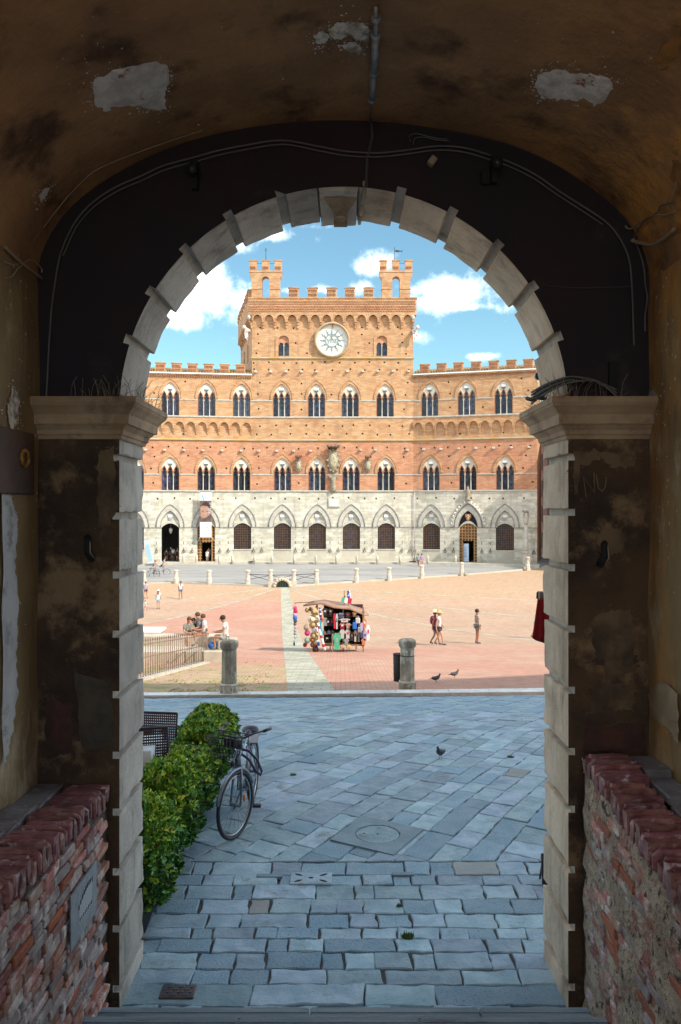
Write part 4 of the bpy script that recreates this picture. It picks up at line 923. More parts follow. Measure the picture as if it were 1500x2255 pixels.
# --- the stone arch
def rough_block(x0, x1, y0, y1, z0, z1, amp, nn):       # a block with worn, chipped arrises
    b = MB(); b.smooth = False; idx = {}; vs = []; fs = []; sd = random.uniform(0, 99); nx, ny, nz_ = nn; c = ((x0 + x1) / 2, (y0 + y1) / 2, (z0 + z1) / 2)
    def vid(i, j, k):
        if (i, j, k) in idx: return idx[(i, j, k)]
        e = (i in (0, nx)) + (j in (0, ny)) + (k in (0, nz_)); p = [x0 + (x1 - x0) * i / nx, y0 + (y1 - y0) * j / ny, z0 + (z1 - z0) * k / nz_]
        w = noise.noise(Vector((p[0] * 9 + sd, p[1] * 9, p[2] * 9))); w2 = noise.noise(Vector((p[0] * 31 + sd, p[1] * 31, p[2] * 31)))
        a = amp * (max(0, .35 + w * 1.3 + w2 * .6) if e >= 2 else .16 * w2)
        for ax, (m_, mx) in enumerate(((i, nx), (j, ny), (k, nz_))):
            if m_ in (0, mx): p[ax] += a * (1 if m_ == 0 else -1)
        idx[(i, j, k)] = len(vs); vs.append(tuple(p)); return idx[(i, j, k)]
    for i in range(nx):
        for j in range(ny): fs += [(vid(i, j, 0), vid(i, j + 1, 0), vid(i + 1, j + 1, 0), vid(i + 1, j, 0)), (vid(i, j, nz_), vid(i + 1, j, nz_), vid(i + 1, j + 1, nz_), vid(i, j + 1, nz_))]
    for i in range(nx):
        for k in range(nz_): fs += [(vid(i, 0, k), vid(i + 1, 0, k), vid(i + 1, 0, k + 1), vid(i, 0, k + 1)), (vid(i, ny, k), vid(i, ny, k + 1), vid(i + 1, ny, k + 1), vid(i + 1, ny, k))]
    for j in range(ny):
        for k in range(nz_): fs += [(vid(0, j, k), vid(0, j, k + 1), vid(0, j + 1, k + 1), vid(0, j + 1, k)), (vid(nx, j, k), vid(nx, j + 1, k), vid(nx, j + 1, k + 1), vid(nx, j, k + 1))]
    b.add(vs, fs); return b
AR = empty('stone_archway', (XC, YN, 0)); tag(AR, 'round archway of banded grey stone blocks framing the square', 'archway')
AO = -Vector((XC, YN, 0))
def voussoir(a0, a1, r0, r1, y0=YN + .003, y1=YF + .004):
    b = MB(); n_ = 14; vs = []; b.smooth = False; c = .008; k = c / RR
    for i in range(n_ + 1):
        t = i / n_; a = a0 + (a1 - a0) * t; aa = a0 + k + (a1 - a0 - 2 * k) * t
        jit = 0
        for (r, y, ag) in ((r1, y0, a), (r0 + c, y0, a), (r0, y0 + c, aa), (r0, y1 - c, aa), (r0 + c, y1, a), (r1, y1, a)):
            wv = .007 * max(0, .3 + 1.6 * noise.noise(Vector((ag * 14, y * 9, r1 * 7 + a0)))) if r < r1 - .001 else 0
            vs.append((XC + (r + wv) * cos(ag), y, ZARC + (r + wv) * sin(ag)))
    m_ = 6; fs = [(i * m_ + j, i * m_ + j + 1, (i + 1) * m_ + j + 1, (i + 1) * m_ + j) for i in range(n_) for j in range(m_ - 1)]
    fs += [tuple(range(m_))[::-1], tuple(n_ * m_ + j for j in range(m_))]; b.add(vs, fs); return b
rang = [4.2, 19.2, 33.4, 47.1, 61.4, 75.4]; lang = [4.2, 18.4, 31.8, 45.6, 59.5, 73.8]
for angs, mir, kend in ((rang, False, 86.2), (lang, True, 83.4)):
    e = angs + [kend + 1.2]
    for i in range(len(e) - 1):
        a0, a1 = e[i] + (1.2 if i else 0), e[i + 1] - 1.2
        if mir: a0, a1 = 180 - a1, 180 - a0
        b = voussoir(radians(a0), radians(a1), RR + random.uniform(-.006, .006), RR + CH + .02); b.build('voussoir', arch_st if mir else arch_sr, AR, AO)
b = voussoir(radians(86.3), radians(96.4), RR - .03, RR + CH + .01, YN + .002, YF + .012); key = b.build('keystone', arch_st, AR, AO)
kx = XC - .022; b = MB(); zk = ZARC + RR - .03
b.add([(kx - .12, YN + .1, zk - .004), (kx + .12, YN + .1, zk - .004), (kx + .05, YN + .26, zk - .05), (kx - .05, YN + .26, zk - .05)], [(0, 1, 2, 3)])
b.box(kx - .05, kx + .05, YN + .26, YN + .55, zk - .05, zk); b.box(kx - .03, kx + .03, YN + .3, YN + .5, zk - .062, zk - .05); b.build('keystone_panel', imp_st, key)
# jamb blocks
gaps = {-1: [0.148, 0.554, 0.94, 1.345, 1.73, 2.14, 2.55, 2.95, 3.35, 3.745], 1: [0.16, 0.565, 0.955, 1.365, 1.755, 2.17, 2.585, 3.0, 3.375, 3.75]}
for sg in (-1, 1):
    z0 = -.12
    for z in gaps[sg] + [3.93]:
        z1 = z - .024 if z < 3.9 else 3.9
        x0 = XC + sg * (RR + CH + .02); x1 = XC + sg * (RR + random.uniform(-.005, .005))
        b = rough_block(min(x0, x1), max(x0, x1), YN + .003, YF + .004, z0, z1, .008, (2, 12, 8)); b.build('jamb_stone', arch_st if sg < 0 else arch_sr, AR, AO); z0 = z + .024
# impost mouldings, swept round the pier
prof = [(.0, 3.87), (.012, 3.87), (.02, 3.895), (.03, 3.9), (.035, 3.93), (.06, 3.955), (.065, 3.965), (.085, 3.965), (.09, 4.03), (.1, 4.04), (.115, 4.06), (.14, 4.085), (.145, 4.1), (.15, 4.1), (.15, 4.14), (-.02, 4.14)]
for sg in (-1, 1):
    b = MB(); path = []
    xw = XWL if sg < 0 else XWR
    for (d, z) in prof:
        xi = XC + sg * (RR - d); yn = YN - d; yf = YF + d
        path.append([(xw, yn, z), (xi, yn, z), (xi, yf, z), (XC + sg * 2.3, yf, z)])
    vs = [p for row in path for p in row]; m_ = 4
    b.add(vs, [(i * m_ + j, i * m_ + j + 1, (i + 1) * m_ + j + 1, (i + 1) * m_ + j) for i in range(len(prof) - 1) for j in range(3)]); b.build('impost_moulding', imp_st, AR, AO)
# steps of the alley
step_m = M('step_stone', (0.26, 0.33, 0.37), (0.36, 0.42, 0.45), 2, (0.16, 0.16, 0.16), 1.2, bump=0.8, bsc=30, stretch=(1, 8, 1))
for k, (y, z) in enumerate(((5.19, .15), (4.86, .30), (4.5, .46), (4.15, .62), (3.8, .78), (3.4, .94), (3.0, 1.1), (2.6, 1.26), (2.2, 1.42), (1.8, 1.58))):
    ST = empty('stone_step', (0, y, 0)); tag(ST, ['worn lowest stone step below the archway' , 'second ridged stone step up from the archway'][k] if k < 2 else 'stone step climbing the alley away from the arch', 'step', 'steps of the alley', kind='structure')
    xs_ = [-1.6, -.62, .48, 1.62] if k % 2 else [-1.6, -.2, .9, 1.62]
    for a, c in zip(xs_, xs_[1:]):
        b = MB(); b.cbox(a + .004, c - .004, -.5, 0, z - .17, z, .012)
        for j in range(4): b.box(a + .01, c - .01, -.07 - j * .06, -.04 - j * .06, z, z + .006)
        b.build('tread_slab', step_m, ST)
b = MB(); b.box(-3, 3, -8, 1.75, 1.3, 1.6); tag(b.build('alley_ground', step_m), 'stone ground of the alley behind the steps', 'ground', kind='structure')
# ------------------------------------------------------------ brick parapets
brk = M('parapet_brick', (0.34, 0.12, 0.09), (0.44, 0.25, 0.21), 11, (0.55, 0.5, 0.48), 8, bump=0.9, bsc=30, rnd=0.4, hsv=0.02, thr3=(0.48, 0.62), bd=.015)
brk_g = M('parapet_grey_brick', (0.42, 0.36, 0.35), (0.26, 0.21, 0.21), 11, (0.6, 0.57, 0.55), 8, bump=0.9, bsc=30, rnd=0.35, thr3=(0.5, 0.62), bd=.015)
brk_o = M('parapet_orange_brick', (0.4, 0.13, 0.06), (0.28, 0.1, 0.07), 8, bump=0.9, bsc=30, rnd=0.2, bd=.015)
cap_b = M('worn_cap_brick', (0.15, 0.045, 0.048), (0.28, 0.115, 0.105), 11, (0.52, 0.44, 0.45), 10, rough=0.38, bump=0.6, bsc=26, rnd=0.3, hsv=0.015, thr3=(0.56, 0.68), bd=.012)
mort = M('old_mortar', (0.13, 0.11, 0.09), (0.05, 0.04, 0.035), 9, bump=1.0, bsc=18, bd=.03)
buffm = M('eroded_render', (0.56, 0.46, 0.34), (0.34, 0.26, 0.19), 7, (0.38, 0.15, 0.11), 3.2, bump=1.0, bsc=22, thr3=(0.54, 0.62), bd=.05, extra=lambda n, l, g, col, mix, noi, ramp: mix(ramp(noi(13, 7, .8), 0.53, 0.61), col, (0.05, 0.035, 0.025)))  # near-black noise in the colour stands for shade inside the eroded pits
def rough_brick(w, d, h, amp=.006, c=.008):
    b = bmesh.new(); bmesh.ops.create_cube(b, size=1)
    for v in b.verts: v.co = Vector((v.co.x * w, v.co.y * d, v.co.z * h)) + Vector((random.uniform(-amp, amp), random.uniform(-amp, amp), random.uniform(-amp, amp)))
    bmesh.ops.bevel(b, geom=list(b.edges), offset=c, segments=1, affect='EDGES', profile=.5)
    m_ = MB(); b.verts.index_update(); m_.add([v.co[:] for v in b.verts], [[v.index for v in f.verts] for f in b.faces]); b.free(); return m_
random.seed(21)
def parapet(sg, xf, xwall, topf, y0, y1, label, cover):
    root = empty('brick_parapet', (xf, y1, 0)); tag(root, label, 'parapet'); bo = -Vector((xf, y1, 0))
    ny = 40; nz_ = 30; b = MB(); b.smooth = True; vs = []
    for j in range(ny + 1):
        y = y0 + (y1 - y0) * j / ny
        for i in range(nz_ + 1):
            z = topf(y) * i / nz_ - .05; a = (.012 if cover < .5 else .035)
            vs.append((xf + sg * ((.022 if cover < .5 else .012) - a * noise.noise(Vector((y * 7, z * 9, sg)))), y, z))
    b.add(vs, [(j * (nz_ + 1) + i, j * (nz_ + 1) + i + 1, (j + 1) * (nz_ + 1) + i + 1, (j + 1) * (nz_ + 1) + i) for j in range(ny) for i in range(nz_)])
    b.build('mortar_bed' if cover < .5 else 'eroded_render', mort if cover < .5 else buffm, root, bo)
    b = MB(); b.box(min(xf + sg * .035, xwall), max(xf + sg * .035, xwall), y0, y1 - .002, -.2, min(topf(y0), topf(y1)) - .13); b.build('core', mort, root, bo)
    # end face towards the arch
    b = MB(); vs = [(xf + sg * .01, y1, -.1), (xwall, y1, -.1), (xwall, y1, topf(y1) - .05), (xf + sg * .01, y1, topf(y1) - .05)]; b.add(vs, [(0, 1, 2, 3)]); b.build('end_face', mort, root, bo)
    protos = {}
    hs = .068; row = 0; z = .03; cnt = 0
    while z < 1.75:
        y = y1 - .02 - (row % 2) * .12 - random.uniform(0, .04)
        while y > y0:
            ln = random.choice([.13, .25, .25, .27, .2]); yc = y - ln / 2
            zz = z + .0
            if zz + hs < topf(yc) - .125 and cnt < 262:
                keep = True
                if cover > .5: keep = noise.noise(Vector((yc * 2.1 + 5, zz * 2.3, 7))) > -.07 or random.random() < .15
                if keep:
                    r = random.random(); mt2 = brk_o if r < .1 else (brk_g if r < .48 else brk)
                    if cover > .5: mt2 = brk if r < .5 else brk_g if r < .8 else brk_o
                    kk = (ln, mt2.name, random.randint(0, 2))
                    if kk not in protos: protos[kk] = rough_brick(.06, ln - .015, hs - .013, .006, .007).mesh('brick', mt2)
                    o = put('brick', protos[kk], root, Vector((xf + sg * ((.03 if cover < .5 else .046) - random.uniform(.0, .017)), yc, zz + hs / 2 + random.uniform(-.003, .003))) + bo); o.rotation_euler = (random.uniform(-.03, .03), random.uniform(-.05, .05), random.uniform(-.03, .03)); cnt += 1
            y -= ln
        z += hs; row += 1
    y = y1 - .04; i = 0
    pw = abs(xwall - xf)
    while y > y0:
        w = random.uniform(.07, .09); d = random.uniform(.27, .31)
        b = rough_block(-d / 2, d / 2, -w / 2 + .004, w / 2 - .004, -.065, .065, .022, (7, 3, 4))
        o = b.build('cap_brick', cap_b, root, Vector((xf + sg * (d / 2 - .012) + random.uniform(-.008, .008), y - w / 2, topf(y) - .065 + random.uniform(-.006, .006))) + bo); o.rotation_euler = (random.uniform(-.04, .04), random.uniform(-.03, .03), random.uniform(-.03, .03)); y -= w; i += 1
    # slabs between the cap course and the passage wall
    y = y1 - .02; x0 = xf + sg * .3
    while y > y0:
        ln = random.uniform(.3, .5)
        if pw > .32:
            b = MB(); b.cbox(min(x0, xwall), max(x0, xwall), y - ln + .008, y, topf(y) - .09, topf(y - ln / 2) - .012, .01); b.build('ledge_slab', M('ledge_slab_stone', (0.2, 0.19, 0.2), (0.12, 0.1, 0.11), 5, (0.34, 0.34, 0.36), 4, bump=.8, bsc=22, rough=.6) if 'ledge_slab_stone' not in bpy.data.materials else bpy.data.materials['ledge_slab_stone'], root, bo)
        y -= ln
    return root
LP_ = parapet(-1, -1.56, XWL, lambda y: interp([(3.4, 1.68), (5.35, 1.55)], y), 2.6, 5.36, 'brick parapet left of the steps carrying a small grey metal plate', .2)
RP_ = parapet(1, 1.62, XWR, lambda y: interp([(3.4, 1.56), (5.35, 1.79)], y), 2.6, 5.32, 'crumbling parapet right of the steps with render flaking off its brick', .8)
# plate on the left parapet
xp = -1.53; y_a, y_b = F * 1.53 / 593, F * 1.53 / 537
zz = lambda py, y: H - (py - CY) / F * y
SGN = empty('metal_sign', (xp, (y_a + y_b) / 2, .85)); tag(SGN, 'small grey perforated metal plate fixed to the left brick parapet', 'sign'); so_ = -SGN.location
def yz(name, pts, x0, x1, mat): b = MB(); b.prism(pts, x0, x1, 'x'); return b.build(name, mat, SGN, so_)
zt_, zb_ = zz(1932, (y_a + y_b) / 2), zz(2048, (y_a + y_b) / 2)
yz('plate', [(y_a, zb_), (y_b, zb_), (y_b, zt_), (y_a, zt_)], xp - .008, xp, M('zinc', (0.34, 0.38, 0.42), (0.26, 0.3, 0.34), 20, rough=.5, metal=.3, bump=.3, bsc=60))
ya_, yb_ = y_a + (y_b - y_a) * .28, y_a + (y_b - y_a) * .8; hz = zt_ - zb_
pale = M('sign_pale', (0.55, 0.6, 0.63)); inkm = M('sign_ink', (0.06, 0.07, 0.09))
yz('pale_field', [(ya_, zb_ + hz * .42), (yb_, zb_ + hz * .42), (yb_, zb_ + hz * .8), (ya_, zb_ + hz * .62)], xp, xp + .002, M('sign_field', (0.42, 0.48, 0.52)))
yz('pale_band', [(ya_, zb_ + hz * .28), (yb_, zb_ + hz * .28), (yb_, zb_ + hz * .4), (ya_, zb_ + hz * .4)], xp, xp + .002, pale)
b = MB()
for i in range(9):
    t = i / 8; y = ya_ + (yb_ - ya_) * t; z = zb_ + hz * (.5 + .28 * sin(pi * (.1 + .55 * t))); b.box(xp + .002, xp + .004, y - .006, y + .004, z - .012, z + .014)
for i in range(8): y = ya_ + (yb_ - ya_) * (i + .5) / 8; b.box(xp + .002, xp + .004, y - .006, y + .006, zb_ + hz * .3, zb_ + hz * .38)
b.build('sign_marks', inkm, SGN, so_)

# ------------------------------------------------------------ flagstones
flag_m = M('flagstone', (0.24, 0.345, 0.41), (0.35, 0.455, 0.515), 4.5, (0.17, 0.24, 0.285), 1.1, bump=1.0, bsc=13, rnd=0.22, hsv=0.02, rough=.6, bd=.014,
           extra=lambda n, l, g, col, mix, noi, ramp: mix(ramp(noi(1.9, 9, .75), 0.54, 0.7), mix(ramp(noi(90, 2), 0.66, 0.72), col, (0.09, 0.1, 0.12)), (0.17, 0.2, 0.21)))
flag_p = M('flagstone_pecked', (0.21, 0.33, 0.41), (0.28, 0.39, 0.46), 3, bump=1.0, bsc=55, rnd=0.15, rough=.7, bd=.012,
           extra=lambda n, l, g, col, mix, noi, ramp: mix(ramp(noi(85, 1), 0.6, 0.7), col, (0.13, 0.17, 0.2)))
flag_b = M('flagstone_buff', (0.32, 0.33, 0.31), (0.26, 0.29, 0.29), 3, bump=0.6, bsc=20, rnd=0.15, rough=.7, bd=.012)
grid_sheet('street_bed', [-14, -8, -4, -2, 0, 2, 4, 8, 14], [1.7 + 3.4, 7.6, 9, 10, 11, 12, 13, 14.5, 16, 17.5, 18.9], lambda x, y: zs(y) - 0.022, mortar, label='dark joints between the flagstones of the shaded street', cat='street', kind='structure')
def clip(poly, a, b_, c):     # keep a*x+b*y<=c
    out = []
    for i in range(len(poly)):
        p, q = poly[i], poly[(i + 1) % len(poly)]; dp = a * p[0] + b_ * p[1] - c; dq = a * q[0] + b_ * q[1] - c
        if dp <= 0: out.append(p)
        if (dp < 0 < dq) or (dq < 0 < dp): t = dp / (dp - dq); out.append((p[0] + (q[0] - p[0]) * t, p[1] + (q[1] - p[1]) * t))
    return out
def stone_mesh(b, poly, lift, tilt, gap=.007, zf=zs, th=.05):
    c = Vector((sum(p[0] for p in poly) / len(poly), sum(p[1] for p in poly) / len(poly)))
    # resample edges a little and wobble them
    pl = []
    for p, q in zip(poly, poly[1:] + poly[:1]):
        L_ = sqrt((p[0] - q[0]) ** 2 + (p[1] - q[1]) ** 2); n_ = max(1, int(L_ / .07))
        for i in range(n_):
            t = i / n_; x, y = p[0] + (q[0] - p[0]) * t, p[1] + (q[1] - p[1]) * t; w_ = .011 if i else .004
            pl.append((x + random.uniform(-w_, w_), y + random.uniform(-w_, w_)))
    def sh(p, g): 
        d = Vector((p[0] - c.x, p[1] - c.y)); l_ = d.length or 1; return (p[0] - d.x / l_ * g, p[1] - d.y / l_ * g)
    def zz_(p, dz): return zf(p[1]) + lift + tilt[0] * (p[0] - c.x) + tilt[1] * (p[1] - c.y) + dz
    A = [sh(p, gap) for p in pl]; B = [sh(p, gap + .009) for p in pl]; n_ = len(pl)
    vs = [(p[0], p[1], zz_(p, -th)) for p in A] + [(p[0], p[1], zz_(p, -.008)) for p in A] + [(p[0], p[1], zz_(p, random.uniform(-.001, .001))) for p in B]
    fs = [(i, (i + 1) % n_, n_ + (i + 1) % n_, n_ + i) for i in range(n_)] + [(n_ + i, n_ + (i + 1) % n_, 2 * n_ + (i + 1) % n_, 2 * n_ + i) for i in range(n_)] + [tuple(range(2 * n_, 3 * n_))]
    b.add(vs, fs)
random.seed(4)
FB = empty('footway', (0, 6.4, 0)); tag(FB, 'band of worn blue-grey stone setts laid in straight rows before the arch', 'pavement', kind='structure')
rowsY = [5.12, 5.44, 5.68, 5.87, 6.09, 6.28, 6.45, 6.67, 6.92, 7.18, 7.38, 7.65]
DR_ST = (P(685, 1945, 7.28).x, 7.28)
cnt = 0
for r, (y0, y1) in enumerate(zip(rowsY, rowsY[1:])):
    x = -2.5 + random.uniform(-.3, 0)
    while x < 2.6:
        ln = random.choice([.17, .23, .28, .34, .42, .56]) if r not in (1,) else random.choice([.5, .8, 1.1]); x1 = x + ln
        sk = random.uniform(-.02, .02); poly = [(x, y0), (x1, y0 + random.uniform(-.006, .006)), (x1 + sk, y1), (x + sk * .5, y1)]
        special = (r in (9,) and x < DR_ST[0] + .2 and x1 > DR_ST[0] - .2)
        b = MB(); lift = random.uniform(-.006, .007)
        stone_mesh(b, poly, lift, (random.uniform(-.012, .012), random.uniform(-.03, .03)))
        q = random.random(); b.build('sett', flag_p if q < .25 else flag_b if q < .28 else flag_m, FB, -FB.location); x = x1; cnt += 1
SR = empty('street', (0, 12, 0)); tag(SR, 'shaded street paved with slanting blue-grey flagstones', 'street', kind='structure')
u = Vector((cos(radians(60)), sin(radians(60)))); v_ = Vector((-u.y, u.x)); org = Vector((0.1, 7.65)); sp = []
w = -10.0
def curb_y(x): return 18.42 + .055 * (x + 4)
MC = Vector((.387, 8.27))
while w < 14:
    wd = random.choice([.24, .28, .33, .37]); t = -10 + random.uniform(-.5, 0)
    while t < 16:
        ln = random.choice([.32, .42, .52, .68, .85]); a = org + u * t - v_ * w * 1.0; 
        p0 = org + u * t + v_ * w; p1 = p0 + u * ln; j = lambda: random.uniform(-.01, .01)
        poly = [(p0.x, p0.y), (p1.x, p1.y), (p1.x + v_.x * wd, p1.y + v_.y * wd), (p0.x + v_.x * wd, p0.y + v_.y * wd)]
        poly = clip(poly, 0, -1, -7.66)
        if poly: poly = clip(poly, -.055, 1, 18.42 + .22)
        if len(poly) >= 3:
            cxm = sum(p[0] for p in poly) / len(poly); cym = sum(p[1] for p in poly) / len(poly)
            ar = abs(sum(poly[i][0] * poly[(i + 1) % len(poly)][1] - poly[(i + 1) % len(poly)][0] * poly[i][1] for i in range(len(poly)))) / 2
            if ar > .012 and abs(cxm) < max(2.7, .32 * cym + .6): sp.append((poly, cxm, cym))
        t += ln
    w += wd
sp.sort(key=lambda q: q[2] + (0 if abs(q[1] - .02) < .26 * q[2] else 30))
far = MB(); far2 = MB()
for i, (poly, cxm, cym) in enumerate(sp):
    if (Vector((cxm, cym)) - MC).length < .02: continue
    lift = random.uniform(-.006, .006)
    if i < 292:
        b = MB(); stone_mesh(b, poly, lift, (random.uniform(-.008, .008), random.uniform(-.01, .01))); q = random.random()
        b.build('flagstone', flag_p if q < .14 else flag_b if q < .15 else flag_m, SR, -SR.location)
    else: stone_mesh(random.choice([far, far2]), poly, lift, (random.uniform(-.006, .006), 0))
if far.v:
    m2 = M('flagstone_far', (0.19, 0.3, 0.38), (0.27, 0.38, 0.46), 1.6, bump=0.4, bsc=16, rough=.65)
    for q in far2.f: pass
    k = len(far.v); far.v += far2.v; far.f += [tuple(k + i for i in f) for f in far2.f]; far.m += [1] * len(far2.f); far.sm += far2.sm
    far.build('distant_flagstones', [flag_m, m2], SR, -SR.location)['kind'] = 'stuff'
print('flagstones', len(sp), 'setts', cnt)
# white kerb line between street and square
KB = empty('kerb_line', (0, 18.5, -1)); tag(KB, 'line of long white travertine kerb stones between street and square', 'kerb', kind='structure')
kerb_w = M('white_kerb', (0.78, 0.77, 0.73), (0.6, 0.59, 0.55), 2.5, bump=.3, rnd=.08)
x = -9.0
while x < 9.5:
    ln = random.uniform(.9, 1.5); b = MB(); ya, yb = curb_y(x) + .22, curb_y(x + ln) + .22
    stone_mesh(b, [(x, ya), (x + ln, yb), (x + ln, yb + .42), (x, ya + .42)], .05, (0, 0), .004, zs, .1); b.build('kerb_stone', kerb_w, KB, -KB.location); x += ln
# square plate with round manhole
MH = empty('manhole', (MC.x, MC.y, 0)); tag(MH, 'round stone manhole cover set in a square slab of the street', 'manhole')
cy_, sy_ = u, v_
b = MB(); hs_ = .36; q = [u * hs_ + v_ * hs_, -u * hs_ + v_ * hs_, -u * hs_ - v_ * hs_, u * hs_ - v_ * hs_]; n_ = 28; r_ = .235
outer = [(p.x, p.y) for p in q]; inner = [(r_ * cos(2 * pi * i / n_), r_ * sin(2 * pi * i / n_)) for i in range(n_)]
pts = [Vector(p) for p in outer + inner]; vv, ee, ff, *_ = delaunay_2d_cdt(pts, [(i, (i + 1) % 4) for i in range(4)] + [(4 + i, 4 + (i + 1) % n_) for i in range(n_)], [], 0, 1e-6)
fs = [tuple(t) for t in ff if (sum((vv[i] for i in t), Vector((0, 0))) / len(t)).length > r_ * .985]
b.add([(p.x, p.y, .014) for p in vv], fs); b.add([(p[0], p[1], z) for z in (.014, -.02) for p in outer], [(0, 1, 5, 4), (1, 2, 6, 5), (2, 3, 7, 6), (3, 0, 4, 7)])
plate_m = M('manhole_slab', (0.19, 0.26, 0.3), (0.24, 0.32, 0.36), 3, bump=.5, bsc=30)
b.build('surround_slab', plate_m, MH); b = MB(); b.lathe([(r_ - .008, -.02), (r_ - .008, .008), (r_ - .014, .013)], seg=28, smooth=False); b.build('cover', flag_m, MH)
b = MB(); b.lathe([(.012, .012), (.012, .0145)], seg=8); b.lathe([(.012, .012), (.012, .0145)], -.14, .02, 0, 6); b.lathe([(.008, .012), (.008, .0145)], .02, .15, 0, 6); b.build('lifting_hole', dark, MH)
# drain slab with leaf-shaped slots
DS = empty('drain_slab', (DR_ST[0], DR_ST[1], .0)); tag(DS, 'square stone drain slab with five dark leaf-shaped slots', 'drain')
b = MB(); b.cbox(-.19, .19, -.115, .115, -.03, .018, .006); b.build('slab', flag_m, DS)
for ax, ay, an in ((-.115, .06, -30), (.115, .06, 30), (-.115, -.06, 30), (.115, -.06, -30), (0, 0, 0)):
    b = MB(); L_ = .042 if an else .024; w_ = .013; pl = [(L_ * cos(t), w_ * sin(t) * (1 if an == 0 else abs(sin(t)) ** .5)) for t in [2 * pi * i / 12 for i in range(12)]]; a = radians(an)
    pl = [(ax + p[0] * cos(a) - p[1] * sin(a), ay + p[0] * sin(a) + p[1] * cos(a)) for p in pl]; b.prism(pl, .018, .0205, 'z'); b.build('slot', dark, DS)
# iron cover by the left jamb
p = G(392, 2187); IC = empty('iron_cover', (p.x, p.y, .005)); tag(IC, 'small rusty iron cover set in the paving beside the left jamb', 'drain cover')
b = MB(); b.cbox(-.12, .12, -.075, .075, -.02, .012, .005); b.build('frame', M('cast_iron', (0.09, 0.08, 0.085), (0.16, 0.1, 0.08), 14, rough=.5, metal=.4), IC)
b = MB()
for i in range(5):
    for j in range(4): a = (i + j) % 2; b.box(-.09 + i * .04, -.09 + i * .04 + (.028 if a else .01), -.055 + j * .03, -.055 + j * .03 + (.008 if a else .022), .012, .018)
b.build('tread_pattern', M('cast_iron_top', (0.2, 0.18, 0.18), rough=.4, metal=.4), IC)['kind'] = 'stuff'
for px, py, w in ((594, 1931, .12), (888, 1927, .1)):
    p = G(px, py); b = MB(); b.cbox(-w, w, -.03, .03, -.02, .014, .004); o = b.build('valve_cover', plate_m, None, (p.x, p.y, .004)); tag(o, 'narrow metal valve cover in the paving %s the slotted drain slab' % ('left of' if px < 700 else 'to the right of'), 'valve cover')
# ============================================================ bollards and rails
boll_m = M('bollard_stone', (0.42, 0.36, 0.27), (0.22, 0.18, 0.13), 5, (0.6, 0.56, 0.48), 3, bump=.7, bsc=26, stretch=(1, 1, .5), thr3=(0.5, 0.62), bd=.02, coords='pos')
boll_f = M('far_bollard_stone', (0.6, 0.55, 0.45), (0.44, 0.39, 0.31), 3, bump=.3)
def big_bollard(px, py, label):
    p = G(px, py); r = empty('stone_bollard', p); tag(r, label, 'bollard', 'stout octagonal bollards along the kerb')
    s = 92 / 94.0
    b = MB(); b.lathe([(.225, -.1), (.225, .26), (.2, .27)], seg=8, rot=pi / 8, smooth=False); b.build('base', boll_m, r)
    b = MB(); b.lathe([(.2, .27), (.218, .285), (.215, .31), (.19, .33)], seg=8, rot=pi / 8, smooth=False); b.build('base_band', boll_f, r)
    b = MB(); b.lathe([(.188, .32), (.18, 1.12), (.178, 1.14)], seg=8, rot=pi / 8, smooth=False); b.build('shaft', boll_m, r)
    b = MB(); b.lathe([(.178, 1.13), (.2, 1.15), (.225, 1.18), (.23, 1.27), (.22, 1.31), (.16, 1.345), (.05, 1.355)], seg=8, rot=pi / 8, smooth=False); b.build('cap', boll_m, r)
    return r, p
B1, p1 = big_bollard(505, 1534, 'dark weathered octagonal bollard nearer the fountain fence')
B2, p2 = big_bollard(897, 1527, 'dark weathered octagonal bollard with a litter net hanging behind it')
b = MB(); b.lathe([(.184, .93), (.188, .93), (.188, .95), (.184, .95)], seg=8, rot=pi / 8); b.build('wire_band', iron, B2)
b = MB(); b.ball((-.03, -.172, 1.06), (.03, .008, .03), 8, 5); b.build('sticker_remains', white_p, B2)
LB = empty('litter_net', p2 + Vector((-.2, .28, 0))); tag(LB, 'black mesh litter bag hanging on a hoop behind the right bollard', 'litter bin')
b = MB(); b.tube([(.13 * cos(2 * pi * i / 16), .13 * sin(2 * pi * i / 16), .92) for i in range(16)], .012, 5, closed=True); b.build('hoop', iron, LB)
b = MB(); b.lathe([(.12, .25), (.125, .6), (.13, .92)], seg=14); b.build('bag', M('black_mesh', (0.03, 0.028, 0.03), (0.07, 0.06, 0.06), 60), LB)
# slim bollards beside the palace
b = MB(); b.lathe([(.15, -.1), (.15, .75), (.14, .9), (.09, .99), (.03, 1.02)], seg=10); me_pb = b.mesh('bollard', boll_f); first = None
for px, lb in ((404, 'slim bollard right of the open arched doorway'), (433, 'slim bollard left of the door under the banner'), (483, 'slim bollard right of the door under the banner'), (512, 'slim bollard at the left edge of the first grilled window'), (561, 'slim bollard between the first two grilled windows'), (599, 'slim bollard left of the window above the shell drain'), (648, 'slim bollard between second and third grilled windows'), (696, 'slim bollard below the third grilled window'), (741, 'slim bollard under the wall plaque'),
               (786, 'slim bollard right of the fourth grilled window'), (831, 'slim bollard left of the fifth grilled window'), (881, 'slim bollard where the tower block ends, before the right wing'), (942, 'slim bollard below the first window of the right wing, beside the couple'), (1003, 'slim bollard at the left foot of the portal'), (1056, 'slim bollard at the right foot of the portal'), (1113, 'slim bollard below the last grilled window'), (1170, 'slim bollard beyond the wolf column')):
    p = G(px, 1243, .1); o = put('slim_bollard', me_pb, None, p); tag(o, lb, 'bollard', 'slim bollards along the palace foot')
